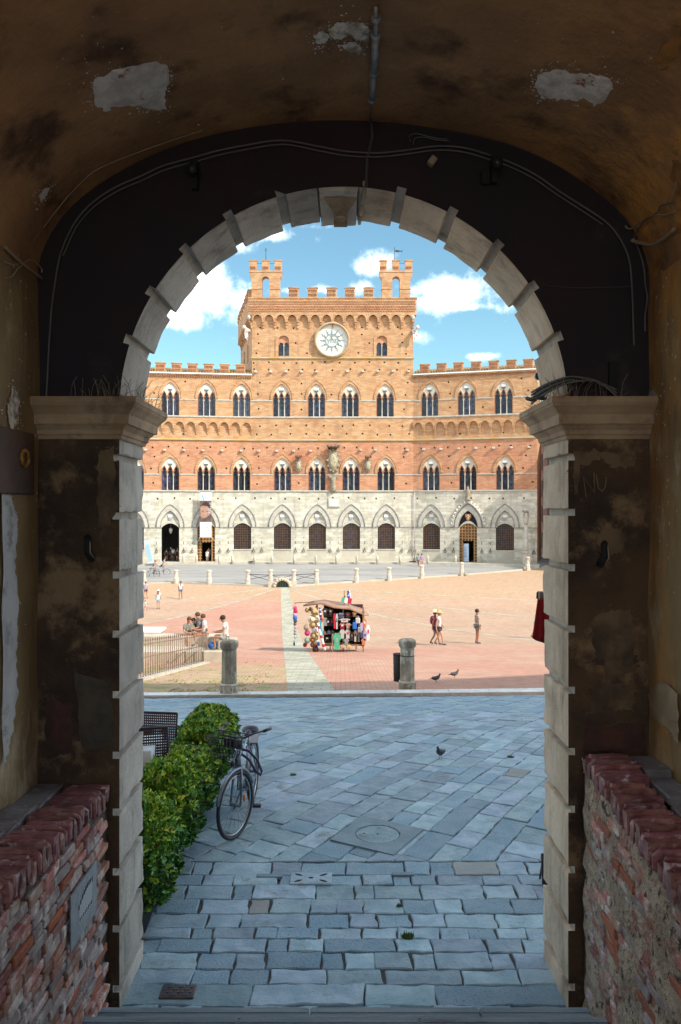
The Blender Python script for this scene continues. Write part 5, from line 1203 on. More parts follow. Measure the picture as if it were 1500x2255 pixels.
# heavier bollards on the edge of the square
def ring_bollard(px, py, hh, label):
    p = G(px, py); r = empty('edge_bollard', p); tag(r, label, 'bollard', 'bollards on the far edge of the square')
    s = hh
    b = MB(); b.lathe([(.25, -.1), (.25, .42 * s), (.2, .46 * s)], seg=8, rot=pi / 8, smooth=False); b.build('base', boll_f, r)
    b = MB(); b.lathe([(.2, .44 * s), (.19, .86 * s)], seg=8, rot=pi / 8, smooth=False); b.build('shaft', boll_f, r)
    b = MB(); b.lathe([(.2, .86 * s), (.25, .89 * s), (.25, .95 * s), (.18, 1.0 * s)], seg=8, rot=pi / 8, smooth=False); b.build('cap', boll_f, r)
    return r, p
RB = {}
for px, py, t, lab in [(317, 1286, 1256, 'far bollard just showing past the left jamb'), (388, 1285, 1255, 'far bollard between the cyclists and the walking man'), (461, 1287, 1255, 'far bollard standing alone left of the railings'), (546, 1289, 1255, 'far bollard at the left end of the railings'), (596, 1292, 1254, 'far bollard just left of the shell drain'),
                       (647, 1291, 1254, 'far bollard just right of the shell drain'), (697, 1288, 1254, 'far bollard at the right end of the railings'), (785, 1283, 1251, 'first far bollard right of the railings'), (857, 1279, 1249, 'second far bollard right of the railings'),
                       (929, 1274, 1244, 'far bollard in front of the couple on the road'), (1017, 1268, 1238, 'far bollard before the portal with a lump at its foot'), (1162, 1256, 1226, 'far bollard before the wolf column with a lump at its foot')]:
    p = G(px, py); RB[px] = ring_bollard(px, py, (py - t) * p.y / F, lab)
for px in (1017, 1162):
    r, p = RB[px]; b = MB(); b.ball((.32 if px == 1017 else -.36, -.1, .2), (.2, .18, .22), 8, 6); b.build('foot_stone', boll_m, r)
for a, c, lab in ((546, 596, 'crossed iron railing left of the shell drain'), (596, 647, 'crossed iron railing right above the shell drain'), (647, 697, 'crossed iron railing right of the shell drain')):
    pa, pc = RB[a][1], RB[c][1]; r = empty('iron_railing', pa); tag(r, lab, 'railing', 'railings between far bollards'); d = pc - pa; ln = d.length; u1 = d.normalized()
    def q(t, z): return tuple(u1 * (ln * t) + Vector((0, 0, z)))
    b = MB(); b.tube([q(.03, 1.05), q(.97, 1.05)], .03, 5); b.build('top_rail', iron, r)
    b = MB(); b.tube([q(.03, .55), q(.97, 1.02)], .022, 4); b.build('diagonal_bar', iron, r)
    b = MB(); b.tube([q(.03, 1.02), q(.97, .55)], .022, 4); b.build('diagonal_bar', iron, r)
# shell drain
p = G(622, 1293); SH = empty('shell_drain', p + Vector((0, -.1, 0))); tag(SH, 'scalloped travertine drain mouth with dark grating at the lowest point', 'drain')
b = MB(); b.box(-1.3, 1.3, .1, .5, -.2, .55); b.box(-.55, .55, .05, .45, .55, .85); b.build('back_block', boll_f, SH)
b = MB(); pl = [(.55 * cos(pi * i / 12), .62 * sin(pi * i / 12)) for i in range(13)]; b.prism(pl, .02, .1); b.build('opening', dark, SH)
for i in range(9):
    a = pi * (i + .5) / 9; b = MB(); b.ball((.72 * cos(a), 0, .72 * sin(a)), (.16, .14, .16), 8, 5); b.build('scallop', M('scallop_stone', (0.5, 0.38, 0.26), (0.55, 0.48, 0.38), 4) if i == 0 else bpy.data.materials['scallop_stone'], SH)
b = MB()
for i in range(-3, 4): b.box(i * .15 - .02, i * .15 + .02, -.03, 0, 0, .6 * sqrt(1 - (i * .15 / .56) ** 2))
b.build('grating', M('green_bronze', (0.05, 0.1, 0.08)), SH)
# column with she-wolf
p = FR.o + FR.u * (FR.s_of(1160)) + Vector((FR.u.y, -FR.u.x, 0)) * 1.4; p.z = -2.66; WC = empty('wolf_column', p); tag(WC, 'slender pale column topped by a small wolf statue at the palace corner', 'column')
s_ = p.y / F; hz_ = lambda y0: (1236 - y0) * s_
b = MB(); b.box(-.42, .42, -.42, .42, 0, hz_(1212)); b.box(-.5, .5, -.5, .5, hz_(1212), hz_(1208)); b.build('pedestal', boll_f, WC)
b = MB(); b.lathe([(.3, hz_(1208)), (.24, hz_(1203)), (.2, hz_(1150))], seg=12); b.build('shaft', boll_f, WC)
b = MB(); b.lathe([(.2, hz_(1150)), (.28, hz_(1145)), (.24, hz_(1142)), (.38, hz_(1132)), (.4, hz_(1130))], seg=10); b.build('capital', stone_s, WC)
b = MB(); z = hz_(1130); b.tube([(-.3, 0, z + .42), (.05, 0, z + .45), (.25, 0, z + .4)], [.1, .14, .12], 7); b.ball((-.36, -.05, z + .55), (.12, .09, .1), 7, 5)
for x in (-.25, -.15, .18, .27): b.tube([(x, 0, z + .38), (x, 0, z)], .035, 5)
b.build('wolf_statue', carve, WC)
# leaning blue board and side ramp by the left doorway
p = FL.o + FL.u * FL.s_of(337) + Vector((FL.u.y, -FL.u.x, 0)) * 2.0; p.z = -2.66; o = empty('info_totem', p, .12); tag(o, 'tall pale blue information board leaning near the left doorway', 'board')
Mx = Matrix.Rotation(radians(-12), 4, 'Y')
b = MB(); b.box(-.3, .3, -.05, .05, 0, 2.6, Mx); b.build('panel', M('totem_grey', (0.5, 0.52, 0.54)), o); b = MB(); b.box(-.2, .2, -.07, -.05, .2, 2.1, Mx); b.build('screen', M('totem_blue', (0.3, 0.48, 0.62)), o); b = MB(); b.box(-.5, .5, -.3, .3, -.05, .06); b.build('foot', boll_f, o)

# ============================================================ fountain precinct
FO = empty('fountain_wall', (-9.5, 32, zp(32))); tag(FO, 'low white marble wall of the fountain behind the iron fence', 'fountain')
marble = M('fountain_marble', (0.52, 0.47, 0.38), (0.42, 0.37, 0.29), 2, bump=.3)
b = MB(); b.box(-6, 2.2, -.4, .5, -.4, 1.0); b.build('wall', marble, FO); b = MB(); b.cbox(-6.1, 2.35, -.55, .65, 1.0, 1.1, .03); b.build('coping', M('white_marble', (0.78, 0.77, 0.73)), FO)
for x in (-.9, .9):
    b = MB(); b.box(x - .18, x + .18, -.52, -.4, -.3, 1.0); b.build('pilaster', M('cream_marble', (0.62, 0.53, 0.36)) if x < 0 else bpy.data.materials['cream_marble'], FO)
A_ = P(455, 1460, 29.2); A_.z = zp(29.2); B_ = P(236, 1500, 20.8); B_.z = zp(20.8)
FE = empty('iron_fence', A_); tag(FE, 'rusty spiked iron fence round the fountain', 'fence'); d = B_ - A_; ln = Vector((d.x, d.y, 0)).length; nb = int(ln / .185)
b = MB(); b.tube([(0, 0, 0), (0, 0, 1.08)], .014, 5); b.lathe([(.013, 1.08), (.026, 1.1), (.004, 1.2)], seg=6); me_bar = b.mesh('bar', rail_m)
for i in range(nb + 1): put('bar', me_bar, FE, d * (i / nb))
for z in (.12, .62, 1.0): b = MB(); b.tube([(0, 0, z), tuple(d + Vector((0, 0, z)))], .018, 5); b.build('rail', rail_m, FE)
b = MB(); b.tube([(0, 0, -.05), (0, 0, 1.15)], .035, 6); b.lathe([(.04, 1.15), (.05, 1.2), (.01, 1.26)], seg=6); b.build('end_post', rail_m, FE)
d2 = Vector((-.9, 3.0, 0)); b = MB(); b.tube([(0, 0, 1.0), tuple(d2 + Vector((0, 0, .85)))], .018, 5); b.build('rail', rail_m, FE)
KS = empty('fountain_kerb', A_); tag(KS, 'pale stone kerb carrying the fence around the fountain', 'kerb', kind='structure')
b = MB(); nn = Vector((d.y, -d.x, 0)).normalized()
if nn.y > 0: nn = -nn
for i in range(7):
    t0, t1 = i / 7 + .002, (i + 1) / 7 - .002; q0, q1 = d * t0, d * t1
    vs = []
    for zz_ in (-.3, .05):
        for q_ in (q0, q1): vs += [q_ + nn * .24 + Vector((0, 0, zz_)), q_ - nn * .2 + Vector((0, 0, zz_))]
    b.add(vs, [(0, 1, 3, 2), (4, 6, 7, 5), (0, 2, 6, 4), (1, 5, 7, 3), (0, 4, 5, 1), (2, 3, 7, 6)])
b.build('kerb_stones', marble, KS)
# steps the people sit on
p = P(470, 1440, 28.9); LG = empty('fountain_ledge', (p.x, 29.6, zp(29.6))); tag(LG, 'pale stone ledge beside the fence where people sit', 'ledge')
b = MB(); b.cbox(-3.4, .62, -.75, .5, -.5, .5, .02); b.build('lower_block', marble, LG); b = MB(); b.cbox(.12, .75, -.4, .35, .5, .84, .02); b.build('seat_block', marble, LG)
b = MB(); b.cbox(-3.4, .1, .35, 1.0, .3, .88, .02); b.build('back_block', marble, LG)

# ============================================================ people
SK = [M('skin_light', (0.5, 0.27, 0.18), rough=.6), M('skin_tan', (0.36, 0.17, 0.1), rough=.6), M('skin_dark', (0.2, 0.09, 0.05), rough=.6)]
HAIR = {'dark': M('hair_dark', (0.03, 0.018, 0.012)), 'brown': M('hair_brown', (0.1, 0.05, 0.025)), 'fair': M('hair_fair', (0.35, 0.2, 0.08))}
def cloth(name, c, c2=None, sc=6, **k): return bpy.data.materials[name] if name in bpy.data.materials else M(name, c, c2, sc, **k)
def skin_obj(name, nodes, edges, parent, mat, sub=1):
    me = bpy.data.meshes.new(name); me.from_pydata([n[:3] for n in nodes], edges, []); me.materials.append(mat)
    o = bpy.data.objects.new(name, me); COL.objects.link(o)
    if parent: o.parent = parent
    m_ = o.modifiers.new('skin', 'SKIN'); m_.use_smooth_shade = True
    for i, n in enumerate(nodes):
        sv = me.skin_vertices[0].data[i]; r = n[3]; sv.radius = (r, n[4] if len(n) > 4 else r); sv.use_root = (i == 0)
    if sub: s_ = o.modifiers.new('sub', 'SUBSURF'); s_.levels = sub; s_.render_levels = sub
    return o
def person(label, loc, yaw, h, skin, top, bottom, hair='dark', pose='stand', hat=None, group=None, short=True, dress=False, bag=None, hands=False, sleeve=.5, cap=None, longhair=False, lean=0.0):
    J = dict(pel=(0, 0, .52), bel=(0, 0, .61), che=(0, 0, .735), nec=(0, 0, .83), hea=(0, -.012, .895), cro=(0, .004, .95))
    for s, sg in (('l', -1), ('r', 1)):
        J.update({'sh' + s: (sg * .1, 0, .795), 'el' + s: (sg * .125, .015, .63), 'wr' + s: (sg * .13, -.03, .5), 'ha' + s: (sg * .128, -.045, .45),
                  'hi' + s: (sg * .05, 0, .5), 'kn' + s: (sg * .055, -.012, .28), 'an' + s: (sg * .055, .015, .045), 'to' + s: (sg * .06, -.085, .018)})
    def setj(**k):
        for a, b_ in k.items(): J[a] = b_
    if pose == 'walk':
        setj(knl=(-.05, -.09, .29), anl=(-.05, -.13, .05), tol=(-.055, -.22, .03), knr=(.05, .01, .28), anr=(.05, .13, .07), tor=(.05, .06, .018), ell=(-.13, .06, .64), wrl=(-.13, .06, .5), hal=(-.13, .05, .45), elr=(.13, -.03, .64), wrr=(.13, -.11, .53), har=(.128, -.14, .49))
    if pose in ('sit', 'sitread'):
        dz = -.25
        for k in list(J):
            if k[:2] in ('pe', 'be', 'ch', 'ne', 'he', 'cr', 'sh', 'el', 'wr', 'ha', 'hi'): x, y, z = J[k]; J[k] = (x, y, z + dz)
        for s, sg in (('l', -1), ('r', 1)):
            J['kn' + s] = (sg * .075, -.24, .28); J['an' + s] = (sg * .07, -.22, .045); J['to' + s] = (sg * .075, -.31, .018)
            J['el' + s] = (sg * .125, -.05, .39); J['wr' + s] = (sg * .07, -.19, .37); J['ha' + s] = (sg * .045, -.235, .375)
        J['nec'] = (0, -.03, .58); J['hea'] = (0, -.055, .64); J['cro'] = (0, -.045, .7); J['che'] = (0, -.015, .485)
        if pose == 'sitread': J['hea'] = (0, -.075, .635); J['cro'] = (0, -.07, .69)
    if pose == 'ride':
        for k in list(J):
            if k[:2] in ('be', 'ch', 'ne', 'he', 'cr', 'sh'): x, y, z = J[k]; J[k] = (x, y - (z - .52) * .45, z)
        for s, sg in (('l', -1), ('r', 1)):
            J['el' + s] = (sg * .13, -.2, .66); J['wr' + s] = (sg * .14, -.3, .58); J['ha' + s] = (sg * .14, -.34, .57); J['kn' + s] = (sg * .06, -.17, .36 if sg > 0 else .42); J['an' + s] = (sg * .06, -.05, .13 if sg > 0 else .22); J['to' + s] = (sg * .06, -.13, .1 if sg > 0 else .19)
    if lean:
        for k in list(J):
            x, y, z = J[k]
            if z > .53: J[k] = (x, y - (z - .52) * lean, z - (z - .52) * lean * .35)
    R_ = dict(pel=(.075, .055), bel=(.066, .048), che=(.082, .055), nec=(.027,), hea=(.05, .058), cro=(.034, .038), sh=(.035,), el=(.024,), wr=(.0165,), ha=(.019,), hi=(.052,), kn=(.033,), an=(.021,), to=(.019,))
    names = ['pel', 'bel', 'che', 'nec', 'hea', 'cro']
    for s in 'lr': names += ['sh' + s, 'el' + s, 'wr' + s, 'ha' + s, 'hi' + s, 'kn' + s, 'an' + s, 'to' + s]
    idx = {n: i for i, n in enumerate(names)}; nodes = [tuple(c * h for c in J[n]) + tuple(r * h for r in (R_[n] if n in R_ else R_[n[:2]])) for n in names]
    E = [('pel', 'bel'), ('bel', 'che'), ('che', 'nec'), ('nec', 'hea'), ('hea', 'cro')]
    for s in 'lr': E += [('che', 'sh' + s), ('sh' + s, 'el' + s), ('el' + s, 'wr' + s), ('wr' + s, 'ha' + s), ('pel', 'hi' + s), ('hi' + s, 'kn' + s), ('kn' + s, 'an' + s), ('an' + s, 'to' + s)]
    edges = [(idx[a], idx[b_]) for a, b_ in E]
    if hands:
        for s, sg in (('l', -1), ('r', 1)):
            base = Vector(J['ha' + s]); dr = (base - Vector(J['wr' + s])).normalized(); side = Vector((1, 0, 0)) if abs(dr.x) < .8 else Vector((0, 1, 0)); side = (side - dr * side.dot(dr)).normalized()
            for k, (o1, ll) in enumerate(((-1.1, .034), (-.4, .042), (.35, .04), (1.0, .032))):
                m_ = base + side * o1 * .011 + dr * .012; t_ = m_ + dr * ll + Vector((0, 0, -.008)); nodes.append(tuple(m_ * h) + (.0065 * h,)); nodes.append(tuple(t_ * h) + (.005 * h,)); edges += [(idx['ha' + s], len(nodes) - 2), (len(nodes) - 2, len(nodes) - 1)]
            t_ = base - side * sg * .024 + dr * .004; nodes.append(tuple(t_ * h) + (.006 * h,)); edges.append((idx['ha' + s], len(nodes) - 1))
    body = skin_obj('person', nodes, edges, None, skin); body.location = loc; body.rotation_euler.z = yaw; tag(body, label, 'person', group)
    V = lambda n, r, r2=None, z=0: (J[n][0] * h, J[n][1] * h, (J[n][2] + z) * h, r * h, (r2 or r) * h)
    mid = lambda a, c, t, r: tuple((J[a][k] * (1 - t) + J[c][k] * t) * h for k in range(3)) + (r * h,)
    nd = [V('bel', .078, .062), V('pel', .086, .07, -.02 if dress is False else -.04), V('che', .093, .066), V('nec', .036, .034, -.012)]; ed = [(0, 1), (0, 2), (2, 3)]
    for s in 'lr':
        k = len(nd); nd += [V('sh' + s, .043), mid('sh' + s, 'el' + s, sleeve if sleeve <= 1 else 1, .036)]; ed += [(2, k), (k, k + 1)]
        if sleeve > 1: nd += [mid('el' + s, 'wr' + s, .9, .026)]; ed += [(k + 1, k + 2)]
    skin_obj('shirt', nd, ed, body, top)
    nd = [V('pel', .084, .068, .01)]; ed = []
    for s in 'lr':
        k = len(nd); nd += [V('hi' + s, .06), mid('hi' + s, 'kn' + s, .55 if short else 1.0, .05 if short else .042)]; ed += [(0, k), (k, k + 1)]
        if not short: nd += [mid('kn' + s, 'an' + s, .9, .032)]; ed += [(k + 1, k + 2)]
    skin_obj('shorts' if short else 'trousers', nd, ed, body, bottom)
    for s in 'lr':
        b = MB(); a, t = Vector(J['an' + s]) * h, Vector(J['to' + s]) * h; b.tube([a + Vector((0, .02 * h, -.012 * h)), (a + t) / 2, t], [.026 * h, .026 * h, .018 * h], 7); b.build('shoe', cloth('shoe_grey', (0.12, 0.12, 0.13)), body)
    hd = (Vector(J['hea']) + Vector(J['cro'])) / 2 * h; b = MB()
    b.ball(hd + Vector((0, .012 * h, .014 * h)), (.058 * h, .064 * h, .058 * h), 10, 7)
    if longhair: b.tube([hd + Vector((0, .045 * h, 0)), hd + Vector((0, .075 * h, -.08 * h)), hd + Vector((0, .07 * h, -.16 * h))], [.04 * h, .035 * h, .015 * h], 7)
    b.build('hair', HAIR[hair], body)
    b = MB(); f = Vector(J['hea']) * h + Vector((0, -.058 * h, .004 * h)); b.ball(f, (.008 * h, .012 * h, .013 * h), 6, 4); b.build('nose', skin, body)
    if hands or h > 1.2:
        b = MB()
        for sg in (-1, 1): b.ball(f + Vector((sg * .02 * h, .008 * h, .014 * h)), (.007 * h, .004 * h, .004 * h), 6, 4)
        b.build('eyes', dark, body); b = MB(); b.ball(f + Vector((0, .008 * h, -.022 * h)), (.014 * h, .004 * h, .004 * h), 6, 4); b.build('mouth', cloth('lip', (0.3, 0.08, 0.06)), body)
    if hat is not None:
        b = MB(); b.lathe([(.13 * h, .03 * h), (.132 * h, .036 * h), (.066 * h, .045 * h), (.06 * h, .1 * h), (.03 * h, .108 * h)], hd.x, hd.y + .01 * h, hd.z - .01 * h, 14); b.build('hat', hat, body)
    if cap is not None:
        b = MB(); b.ball(hd + Vector((0, .008 * h, .022 * h)), (.064 * h, .07 * h, .055 * h), 10, 6); b.box(-.04 * h, .04 * h, -.13 * h, -.03 * h, hd.z + .02 * h, hd.z + .03 * h, Matrix.Translation((hd.x, hd.y, 0))); b.build('cap', cap, body)
    if bag is not None:
        c = Vector(J['che']) * h + Vector((0, .1 * h, -.03 * h)); b = MB(); b.ball(c, (.085 * h, .05 * h, .12 * h), 10, 7); b.build('backpack', bag, body)
        b = MB()
        for sg in (-1, 1): b.tube([c + Vector((sg * .06 * h, 0, .1 * h)), Vector(J['sh' + ('r' if sg > 0 else 'l')]) * h + Vector((-sg * .03 * h, -.02 * h, .04 * h)), Vector(J['che']) * h + Vector((sg * .06 * h, -.066 * h, -.04 * h))], .009 * h, 5)
        b.build('bag_straps', bag, body)
    return body
W_ = cloth('cloth_white', (0.75, 0.76, 0.78)); NV = cloth('cloth_navy', (0.05, 0.07, 0.14)); BK = cloth('cloth_black', (0.02, 0.02, 0.022)); GY = cloth('cloth_grey', (0.28, 0.28, 0.3)); PK = cloth('cloth_pink', (0.55, 0.06, 0.16), (0.12, 0.03, 0.1), 14)
LB_ = cloth('cloth_pale_blue', (0.35, 0.6, 0.72)); DN = cloth('cloth_denim', (0.12, 0.18, 0.3)); RD = cloth('cloth_red', (0.55, 0.03, 0.03)); OR_ = cloth('cloth_orange', (0.6, 0.2, 0.09)); OL = cloth('cloth_olive', (0.14, 0.15, 0.12), (0.3, 0.29, 0.25), 12); PL = cloth('cloth_plaid', (0.5, 0.5, 0.52), (0.16, 0.14, 0.17), 16)
straw = cloth('straw', (0.58, 0.42, 0.2), (0.42, 0.28, 0.12), 30)
def PP(px, py): return G(px, py, .01)
def hpx(p, n): return n * p.y / F
p = PP(398, 1319); person('man in white t-shirt and navy shorts walking towards the viewer', p, 0, hpx(p, 40), SK[1], W_, DN, 'brown', 'walk', bag=None)
p = PP(349, 1341); person('woman in white top with long brown ponytail seen from behind', p, pi, hpx(p, 43), SK[0], W_, LB_, 'brown', 'stand', cap=W_, longhair=True)
p = PP(321, 1318); person('man in grey t-shirt with shoulder bag half hidden by the left jamb', p, pi, hpx(p, 38), SK[0], cloth('cloth_lilac', (0.4, 0.38, 0.46)), cloth('cloth_plum', (0.16, 0.09, 0.13)), 'brown', 'walk')
p = PP(320, 1344); person('small child in white at the edge of the left jamb', p, 2.5, hpx(p, 22), SK[0], W_, W_, 'dark', 'walk')
p = PP(958, 1419.5); person('walker in pink patterned vest and dark shorts wearing a pale cap', p, radians(80), hpx(p, 76), SK[1], PK, NV, 'dark', 'walk', hat=cloth('hat_cream', (0.7, 0.62, 0.4)), bag=PK, hands=True, sleeve=.2)
p = PP(967, 1420.5); person('walker in white t-shirt and straw hat beside the pink vest', p, radians(75), hpx(p, 76), SK[0], W_, cloth('cloth_dark_grey', (0.07, 0.07, 0.08)), 'fair', 'walk', hat=straw, hands=True, sleeve=.4)
p = PP(1051, 1417); person('boy in striped t-shirt and patterned shorts walking alone', p, radians(100), hpx(p, 77), SK[1], cloth('cloth_striped', (0.13, 0.14, 0.14), (0.38, 0.4, 0.38), 9, stretch=(.1, .1, 3)), cloth('cloth_camo', (0.1, 0.12, 0.14), (0.3, 0.33, 0.36), 18), 'dark', 'stand', hands=True)
p = PP(1181, 1405); person('person in white leaning forward behind the hanging red cloth', p, radians(90), hpx(p, 72), SK[0], W_, W_, 'fair', 'walk', lean=.3)
p = PP(921, 1249); person('man in teal t-shirt and olive shorts walking on the ring road', p, radians(20), hpx(p, 30), SK[1], cloth('cloth_teal', (0.25, 0.4, 0.42)), OL, 'dark', 'walk')
p = PP(929, 1250); person('woman in lilac and purple patterned top on the ring road', p, radians(170), hpx(p, 31), SK[0], cloth('cloth_purple_print', (0.25, 0.08, 0.35), (0.6, 0.4, 0.6), 9), cloth('cloth_rose', (0.55, 0.3, 0.35)), 'brown', 'stand')
def hall(fr, px, out, lab, nh, yaw, top, bot, **k):
    q = fr.o + fr.u * fr.s_of(px) + Vector((fr.u.y, -fr.u.x, 0)) * out; q.z = -2.68; return person(lab, q, yaw, hpx(q, nh), SK[0], top, bot, **k)
hall(FL, 364, -1.6, 'person in black dress standing at the left inside the arched doorway', 27, 0, BK, BK, sleeve=.1)
hall(FL, 373, -2.4, 'person in dark clothes stepping in the middle of the arched doorway', 29, pi / 2, BK, GY, pose='walk', cap=W_)
hall(FL, 378.5, -1.9, 'person in white shirt in the middle of the arched doorway', 30, pi, W_, BK, pose='walk')
hall(FL, 389, -1.4, 'woman in black vest at the right side of the arched doorway', 29, pi, BK, BK, hair='fair', sleeve=.1)
hall(FL, 456.5, .15, 'woman in white top and blue skirt on the threshold under the banner', 26, 0, W_, LB_)
hall(FL, 459.5, -.9, 'man in grey shirt just inside the door under the banner', 31, 0, GY, NV, short=False)
# the group on the fountain ledge
lz = zp(29.6) + .5
def sitter(px, Y, zt, lab, yaw, h, sk, top, bot, **k):
    q = P(px, 1400, Y); q.z = zt; return person(lab, q, yaw, h, sk, top, bot, pose=k.pop('pose', 'sit'), **k)
sitter(497, 29.35, lz, 'man in white t-shirt sitting and looking down at his hands', radians(-88), 1.72, SK[1], W_, cloth('shorts_green_white', (0.6, 0.62, 0.6), (0.1, 0.14, 0.12), 7), hands=True, pose='sitread')
sitter(416, 30.3, lz - .1, 'woman with long brown hair in olive top sitting behind the fence', radians(25), 1.6, SK[0], OL, RD, hair='brown', longhair=True, sleeve=.8)
sitter(428, 30.5, lz - .1, 'seated child in navy top holding something behind the fence', radians(-20), 1.5, SK[0], NV, GY, hair='brown')
sitter(439, 30.4, lz + .02, 'seated person with cropped hair in plaid shirt behind the fence', radians(-60), 1.65, SK[0], PL, DN, hair='brown', sleeve=.8)
sitter(451, 30.2, lz + .0, 'seated person in white top and orange trousers at the fence end', radians(-75), 1.62, SK[0], W_, OR_, hair='brown', short=False)
q = P(468, 1440, 29.3); q.z = lz; o = MB(); o.ball((0, 0, .13), (.17, .13, .14), 10, 7); o = o.build('blue_bag', cloth('bag_blue', (0.03, 0.12, 0.4)), None, q); tag(o, 'round blue bag resting on the ledge beside the seated man', 'bag')
# cyclists on the ring road
def cycle(p, yaw, label, col, k=1.0, det=False):
    r = empty('bicycle', p, yaw); tag(r, label, 'bicycle'); tyre = cloth('tyre', (0.02, 0.02, 0.022)); met = cloth('bike_frame_' + col[0], col[1])
    for y in (-.53, .53):
        b = MB(); b.tube([(0, y + .33 * cos(2 * pi * i / 20), .34 + .33 * sin(2 * pi * i / 20)) for i in range(20)], .02, 5, closed=True); w = b.build('wheel', tyre, r)
        b = MB()
        for i in range(10): a = 2 * pi * i / 10; b.tube([(0, y, .34), (0, y + .31 * cos(a), .34 + .31 * sin(a))], .004, 3)
        b.build('spokes', met, w)
    b = MB(); b.tube([(0, -.53, .34), (0, -.42, .85), (0, -.38, 1.0)], .018, 6); b.tube([(0, -.4, .8), (0, .05, .34), (0, .12, .85)], .018, 6); b.tube([(0, .05, .34), (0, .53, .34), (0, .1, .78), (0, -.41, .78)], .014, 6); b.build('frame', met, r)
    b = MB(); b.tube([(-.28, -.3, 1.02), (0, -.4, 1.02), (.28, -.3, 1.02)], .015, 6); b.build('handlebar', iron, r); b = MB(); b.ball((0, .14, .9), (.08, .13, .035), 8, 5); b.build('saddle', iron, r); return r
p = PP(336, 1272); yw = radians(84); cycle(p + Vector((-.1, 0, 0)), yw, 'dark bicycle ridden by the man in grey on the ring road', ('dark', (0.05, 0.05, 0.06)))
person('cyclist in grey top and pale blue shorts riding past the left doorway', p + Vector((0, 0, .2)), yw, 1.6, SK[1], GY, LB_, 'brown', 'ride', cap=cloth('cap_orange', (0.5, 0.15, 0.08)))
p = PP(349, 1268); cycle(p + Vector((.25, .3, 0)), radians(96), 'silver bicycle partly hidden behind the first cyclist', ('silver', (0.4, 0.4, 0.42)))
person('cyclist in white and navy riding beside the one in grey', p + Vector((.3, .3, .2)), radians(96), 1.65, SK[0], cloth('cloth_white_navy', (0.6, 0.6, 0.62), (0.08, 0.09, 0.14), 5), NV, 'brown', 'ride')
# ============================================================ hedge in planters
leafs = [M('leaf_mid', (0.1, 0.26, 0.035), rough=.4), M('leaf_dark', (0.02, 0.09, 0.03), rough=.4), M('leaf_new', (0.42, 0.56, 0.05), rough=.5), M('leaf_yellow', (0.6, 0.52, 0.07), rough=.5), M('leaf_brown', (0.2, 0.09, 0.04), rough=.7)]
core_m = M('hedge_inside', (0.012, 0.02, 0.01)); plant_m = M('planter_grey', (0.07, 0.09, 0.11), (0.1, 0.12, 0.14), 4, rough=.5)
def hedge(cx, cy, lx, ly, z0, zt, label, nleaf, seed, sz=.034):
    rnd = random.Random(seed); r = empty('hedge_planter', (cx, cy, zs(cy))); tag(r, label, 'hedge', 'clipped shrubs in planters along the café edge')
    b = MB(); w0, w1 = lx * .24, lx * .4; l0, l1 = ly * .42, ly * .46; hp = z0
    b.add([(-w0, -l0, 0), (w0, -l0, 0), (w0, l0, 0), (-w0, l0, 0), (-w1, -l1, hp), (w1, -l1, hp), (w1, l1, hp), (-w1, l1, hp)], [(0, 3, 2, 1), (4, 5, 6, 7), (0, 1, 5, 4), (1, 2, 6, 5), (2, 3, 7, 6), (3, 0, 4, 7)])
    b.box(-w1 - .02, w1 + .02, -l1 - .02, l1 + .02, hp - .04, hp); b.build('planter', plant_m, r)
    b = MB(); b.cbox(-lx * .38, lx * .38, -ly * .42, ly * .42, hp - .02, zt - .09, .06); b.build('dark_core', core_m, r)  # dark core box standing in for the shaded inside, blocks see-through
    b = MB(); z0 = z0 - .12; hx, hy, zc, hz = lx / 2, ly / 2, (z0 + zt) / 2, (zt - z0) / 2 + .02; nleaf = int(nleaf * 1.5)
    for i in range(nleaf):
        # a point on a bumpy rounded box
        f = rnd.random(); 
        if f < .42: p = Vector((rnd.uniform(-1, 1), rnd.uniform(-1, 1), 1)); nrm = Vector((0, 0, 1))
        elif f < .72: s = rnd.choice([-1, 1, 1]); p = Vector((s, rnd.uniform(-1, 1), rnd.uniform(-1, 1))); nrm = Vector((s, 0, 0))
        else: s = rnd.choice([-1, -1, 1]); p = Vector((rnd.uniform(-1, 1), s, rnd.uniform(-1, 1))); nrm = Vector((0, s, 0))
        q = Vector((p.x * hx, p.y * hy, zc + p.z * hz + (.1 * (1 - p.x * p.x) * (1 - p.y * p.y) if p.z > 0 else 0))); k = noise.noise(Vector((q.x * 5 + seed, q.y * 5, q.z * 5))); dep = rnd.random() ** 1.2
        rr = max(0, sqrt((max(0, abs(p.x) - .6) ** 2 + max(0, abs(p.y) - .6) ** 2 + max(0, abs(p.z) - .45) ** 2)) - .42)
        q = q - Vector((p.x * hx, p.y * hy, p.z * hz)) * rr * .9 + nrm * (k * .055 - dep * .09 + .02)
        d = (nrm * rnd.uniform(.2, .9) + Vector((rnd.uniform(-1, 1), rnd.uniform(-1, 1), rnd.uniform(-.5, .9)))).normalized(); sd = d.cross(nrm + Vector((rnd.uniform(-.4, .4), rnd.uniform(-.4, .4), rnd.uniform(-.2, .4))))
        if sd.length < .05: continue
        sd.normalize(); up = sd.cross(d); s_ = sz * rnd.uniform(.65, 1.35) * (1 + .5 * (dep < .1)); w_ = s_ * .42
        u_ = rnd.random(); out = dep < .35
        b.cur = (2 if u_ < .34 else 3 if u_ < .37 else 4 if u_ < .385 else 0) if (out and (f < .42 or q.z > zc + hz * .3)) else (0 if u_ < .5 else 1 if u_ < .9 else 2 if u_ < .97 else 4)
        b.add([q - d * s_ * .5, q + sd * w_ + up * .004, q + d * s_ * .9, q - sd * w_ + up * .004, q + d * s_ * .1 - up * .006], [(0, 1, 4), (1, 2, 4), (2, 3, 4), (3, 0, 4)])
    o = b.build('foliage', leafs, r); o['kind'] = 'stuff'
